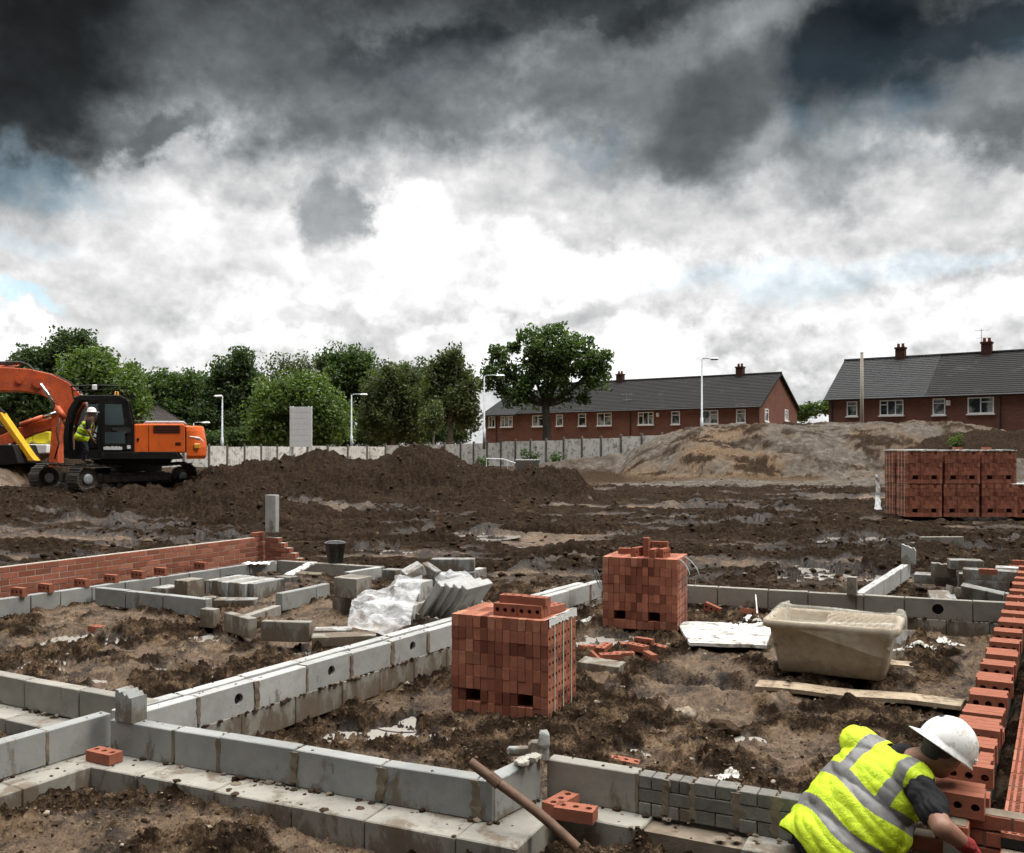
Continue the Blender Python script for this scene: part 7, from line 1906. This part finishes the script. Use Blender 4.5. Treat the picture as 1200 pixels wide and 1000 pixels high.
# vest: hangs wide over the back, bands round the body and over the shoulders
vp = [('c', shR - r_ * .01, neck - a_ * .02 + r_ * .04, .088, .078), ('c', shL, neck - a_ * .02 - r_ * .04, .088, .078), ('e', hip + a_ * .04 - b_ * .0, (.265, .195, .17), (r_, b_, a_)), ('e', hip + a_ * .20 + b_ * .015, (.255, .175, .20), (r_, b_, a_)), ('e', hip + a_ * .37 + b_ * .015, (.235, .155, .17), (r_, b_, a_)), ('c', neck - a_ * .04 + r_ * .13 + b_ * .03, neck - a_ * .04 - r_ * .17 + b_ * .03, .075, .085),
      ('c', hip + r_ * .13 - b_ * .05 - a_ * .02, hip + a_ * .30 + r_ * .13 - b_ * .04, .15, .10), ('c', hip - r_ * .12 + b_ * .02 - a_ * .03, hip + a_ * .30 - r_ * .14 + b_ * .02, .14, .10)]
hN, aN, rN, bN = np.array(hip), np.array(a_), np.array(r_), np.array(b_)
def vzone(c):
    q = c - hN; t = q @ aN; s = q @ rN; bb = q @ bN
    k = np.zeros(len(c))
    t2 = t + .018 * np.sin(s * 14) 
    k[((t2 > .080) & (t2 < .148)) | ((t2 > .275) & (t2 < .343))] = 1
    k[(t > .31) & (np.abs(np.abs(s - .01) - .115) < .033)] = 1
    return k
neckc = np.array(neck)
def vcut(c):
    q = np.array(c) - hN; t = q @ aN; s = q @ rN; b2 = q @ bN
    if t < -.075 - .03 * math.sin(s * 11): return True
    if abs(s) < .05 and t > .53 and b2 < .06: return True
    d = np.array(c) - np.array(shR) - .02 * rN
    along_ = d @ (np.array(elR - shR) / (elR - shR).length)
    rad = np.linalg.norm(d - along_ * (np.array(elR - shR) / (elR - shR).length))
    return bool(along_ > .075 and rad < .10 and s > .14)
vest = organic('vest', vp, [M['hivis'], M['band']], pn_, .005, 7, .016, 7.5, vzone, 12, vcut)
sf = vest.modifiers.new('solid', 'SOLIDIFY'); sf.thickness = .004; sf.offset = 0
# helmet
mb = MB(); n = 48; rows = 16; vs = []; fs = []
hc = hd + hu * .030
# the brim stands over the nape: the helmet is worn back to front
for i in range(rows + 1):
    el = R(90 - 96 * i / rows)
    for k in range(n):
        t = 2 * math.pi * k / n; x, y = math.cos(t), math.sin(t)
        rx, ry, rz = .118, .148, .135
        ridge = 1 + .018 * math.exp(-(x / .16) ** 2) * max(0, math.sin(el)) 
        vs.append(hc + (hs * (rx * math.cos(el) * x) + hf * (ry * math.cos(el) * y) + hu * (rz * math.sin(el) * ridge)))
for i in range(rows):
    for k in range(n): fs.append((i * n + k, i * n + (k + 1) % n, (i + 1) * n + (k + 1) % n, (i + 1) * n + k))
base_i = rows * n
out1, out2 = [], []
for k in range(n):
    t = 2 * math.pi * k / n; x, y = math.cos(t), math.sin(t); pk = max(0, -y) ** 2.2 * .062 * (1 - .25 * abs(x)) + .012
    q = vs[base_i + k] + (hs * x + hf * y) * pk - hu * (.012 + .010 * max(0, -y)); out1.append(q); out2.append(q - hu * .004)
i1 = len(vs); vs += out1; i2 = len(vs); vs += out2; i3 = len(vs); vs += [v - hu * .006 - (v - hc) * .03 for v in vs[base_i:base_i + n]]
for k in range(n):
    j = (k + 1) % n; fs += [(base_i + k, base_i + j, i1 + j, i1 + k), (i1 + k, i1 + j, i2 + j, i2 + k), (i2 + k, i2 + j, i3 + j, i3 + k)]
mb.add(vs, [f[::-1] for f in fs]); hel = mb.build('helmet', M['helmet'], pn_, local=False, smooth=True); MX[hel] = MX[pn_]
mb = MB()
def hp(t, el, o=.004): 
    el = R(el); t = R(t); return hc + hs * ((.118 + o) * math.cos(el) * math.cos(t)) + hf * ((.148 + o) * math.cos(el) * math.sin(t)) + hu * ((.135 + o) * math.sin(el))
mb.tube([hp(-20 + 8 * k, 30 + 9 * math.sin(k * .3), .001) for k in range(22)], .0035, 6); mb.build('groove', M['black_plastic'], hel, local=False)
mb = MB(); mb.tube([hp(60 + 6 * k, 4, .004) for k in range(11)], .010, 8); mb.tube([hp(20 + 9 * k, 12 - 5 * math.cos(k * .42), .003) for k in range(16)], .005, 6); mb.build('rim_band', M['helmet'], hel, local=False, smooth=True)
mb = MB()
for t, el, s_ in ((-70, 42, .010), (35, 62, .012), (-30, 55, .007), (120, 40, .008)):
    c_ = hp(t, el, .001); nn = (c_ - hc).normalized(); tg = nn.cross(hu).normalized(); bt = nn.cross(tg)
    mb.face([c_ + tg * (s_ * math.cos(q)) * rng.uniform(.6, 1.2) + bt * (s_ * 1.7 * math.sin(q)) * rng.uniform(.6, 1.2) for q in np.linspace(0, 5.6, 9)])
mb.build('scuff_mark', M['jeans'], hel, local=False)
gl = organic('glove', [(p[0], p[1], p[2], p[3] * 1.14, p[4] * 1.14) for p in handsR] + [('c', wrR - haR.normalized() * .03, wrR + haR.normalized() * .03, .037, .036)], M['glove'], pn_, .0045, 2, .004, 40, seed=3)
pn_.location.x += .035
MX[pn_] = MX[pn_]
gl2 = organic('glove', [(p[0], p[1], p[2], p[3] * 1.14, p[4] * 1.14) for p in handsL] + [('c', wrL, wrL + Vector((.6, -.5, -.35)).normalized() * .03, .037, .036)], M['glove'], pn_, .0045, 2, .004, 40, seed=4)
# ---- the man on the digger's track
by = 27.72
def wp(px, py, dy=0): return Q(px, py, by + dy)
pm_ = thing('person', 'man in a yellow vest and white helmet standing on the track beside the cab', 'person', wp(101, 543))
hipm = wp(95.5, 513); nk = wp(105, 490); hdm = wp(107.5, 483.5); f1 = wp(99, 542, .05); f2 = wp(102, 543, .3); k1 = wp(100, 527, -.03); k2 = wp(101, 529, .25)
s1, s2 = wp(103.5, 494.5, -.17), wp(104.5, 494, .2); e1 = wp(104, 506, -.24); w1_ = wp(108.5, 514.5, -.15); e2 = wp(108, 505, .3); w2_ = wp(113, 508, .4)
hh1 = hand(w1_, Vector((.35, .2, -.9)), Vector((.3, .8, 0)), 1.0, .5); hh2 = hand(w2_, Vector((.8, .3, .3)), Vector((0, 0, -1)), 1.0, .8)
ax_ = (nk - hipm).normalized(); fw = Vector((ax_.z, 0, -ax_.x)); 
organic('body', [('e', hdm, (.075, .095, .118), (Vector((0, 1, 0)), Vector((1, .3, -.1)), UP)), ('c', hdm + Vector((.085, .03, -.02)), hdm + Vector((.10, .03, -.04)), .012, .015), ('e', hdm + Vector((.03, .01, -.08)), (.05, .05, .045)), ('e', hdm + Vector((-.01, -.078, -.01)), (.02, .012, .03)), ('c', nk, hdm - UP * .05, .06, .056),
                 ('c', s1, e1, .055, .045), ('c', e1, w1_, .044, .03), ('c', s2, e2, .055, .045), ('c', e2, w2_, .044, .03), ('c', hipm, nk, .15, .13), ('c', hipm + Vector((0, -.1, 0)), k1, .085, .06), ('c', k1, f1 + UP * .08, .058, .04), ('c', hipm + Vector((0, .1, 0)), k2, .085, .06), ('c', k2, f2 + UP * .08, .058, .04)] + hh1 + hh2, M['skin'], pm_, .009, 3)
organic('trousers', [('e', hipm, (.16, .19, .16)), ('c', hipm + Vector((0, -.09, 0)), k1, .105, .08), ('c', k1, f1 + UP * .1, .078, .068), ('c', hipm + Vector((0, .09, 0)), k2, .105, .08), ('c', k2, f2 + UP * .1, .078, .068)], M['jeans_dark'] if 'jeans_dark' in M else M['jeans'], pm_, .014, 4, .02, 12)
for f_ in (f1, f2): organic('boot', [('c', f_ + UP * .05, f_ + Vector((.17, -.03, .04)), .055, .045), ('c', f_ + UP * .06, f_ + UP * .17, .06, .06)], M['boot'], pm_, .012, 3)
organic('shirt', [('c', s1, s1.lerp(e1, .6), .078, .068), ('c', s2, s2.lerp(e2, .6), .078, .068), ('c', s1, s2, .07, .07)], M['black_cloth'], pm_, .012, 4)
zz = np.array(hipm); aa = np.array(ax_)
def vz2(c):
    t = (c - zz) @ aa; k = np.zeros(len(c)); k[((t > .10) & (t < .15)) | ((t > .30) & (t < .35))] = 1; k[(t > .33) & (np.abs(np.abs((c - zz)[:, 1]) - .12) < .03)] = 1; return k
organic('vest', [('e', hipm + ax_ * .02, (.20, .25, .17), (fw, Vector((0, 1, 0)), ax_)), ('e', hipm + ax_ * .22, (.18, .235, .24), (fw, Vector((0, 1, 0)), ax_)), ('e', hipm + ax_ * .42, (.145, .215, .13), (fw, Vector((0, 1, 0)), ax_))], [M['hivis'], M['band']], pm_, .013, 4, .02, 9, vz2, 5, lambda c: ((Vector(c) - hipm).dot(ax_) < -.10))
mb = MB(); Mh = Matrix.Translation(hdm + UP * .02); mb.lathe([(.185, -.012), (.135, .0), (.13, .05), (.105, .10), (.06, .132), (.005, .142)], 24, Mh); mb.box((.14, .02, -.01), (.12, .16, .012), Mh, .004); mb.build('helmet', M['helmet'], pm_, local=False, smooth=True)
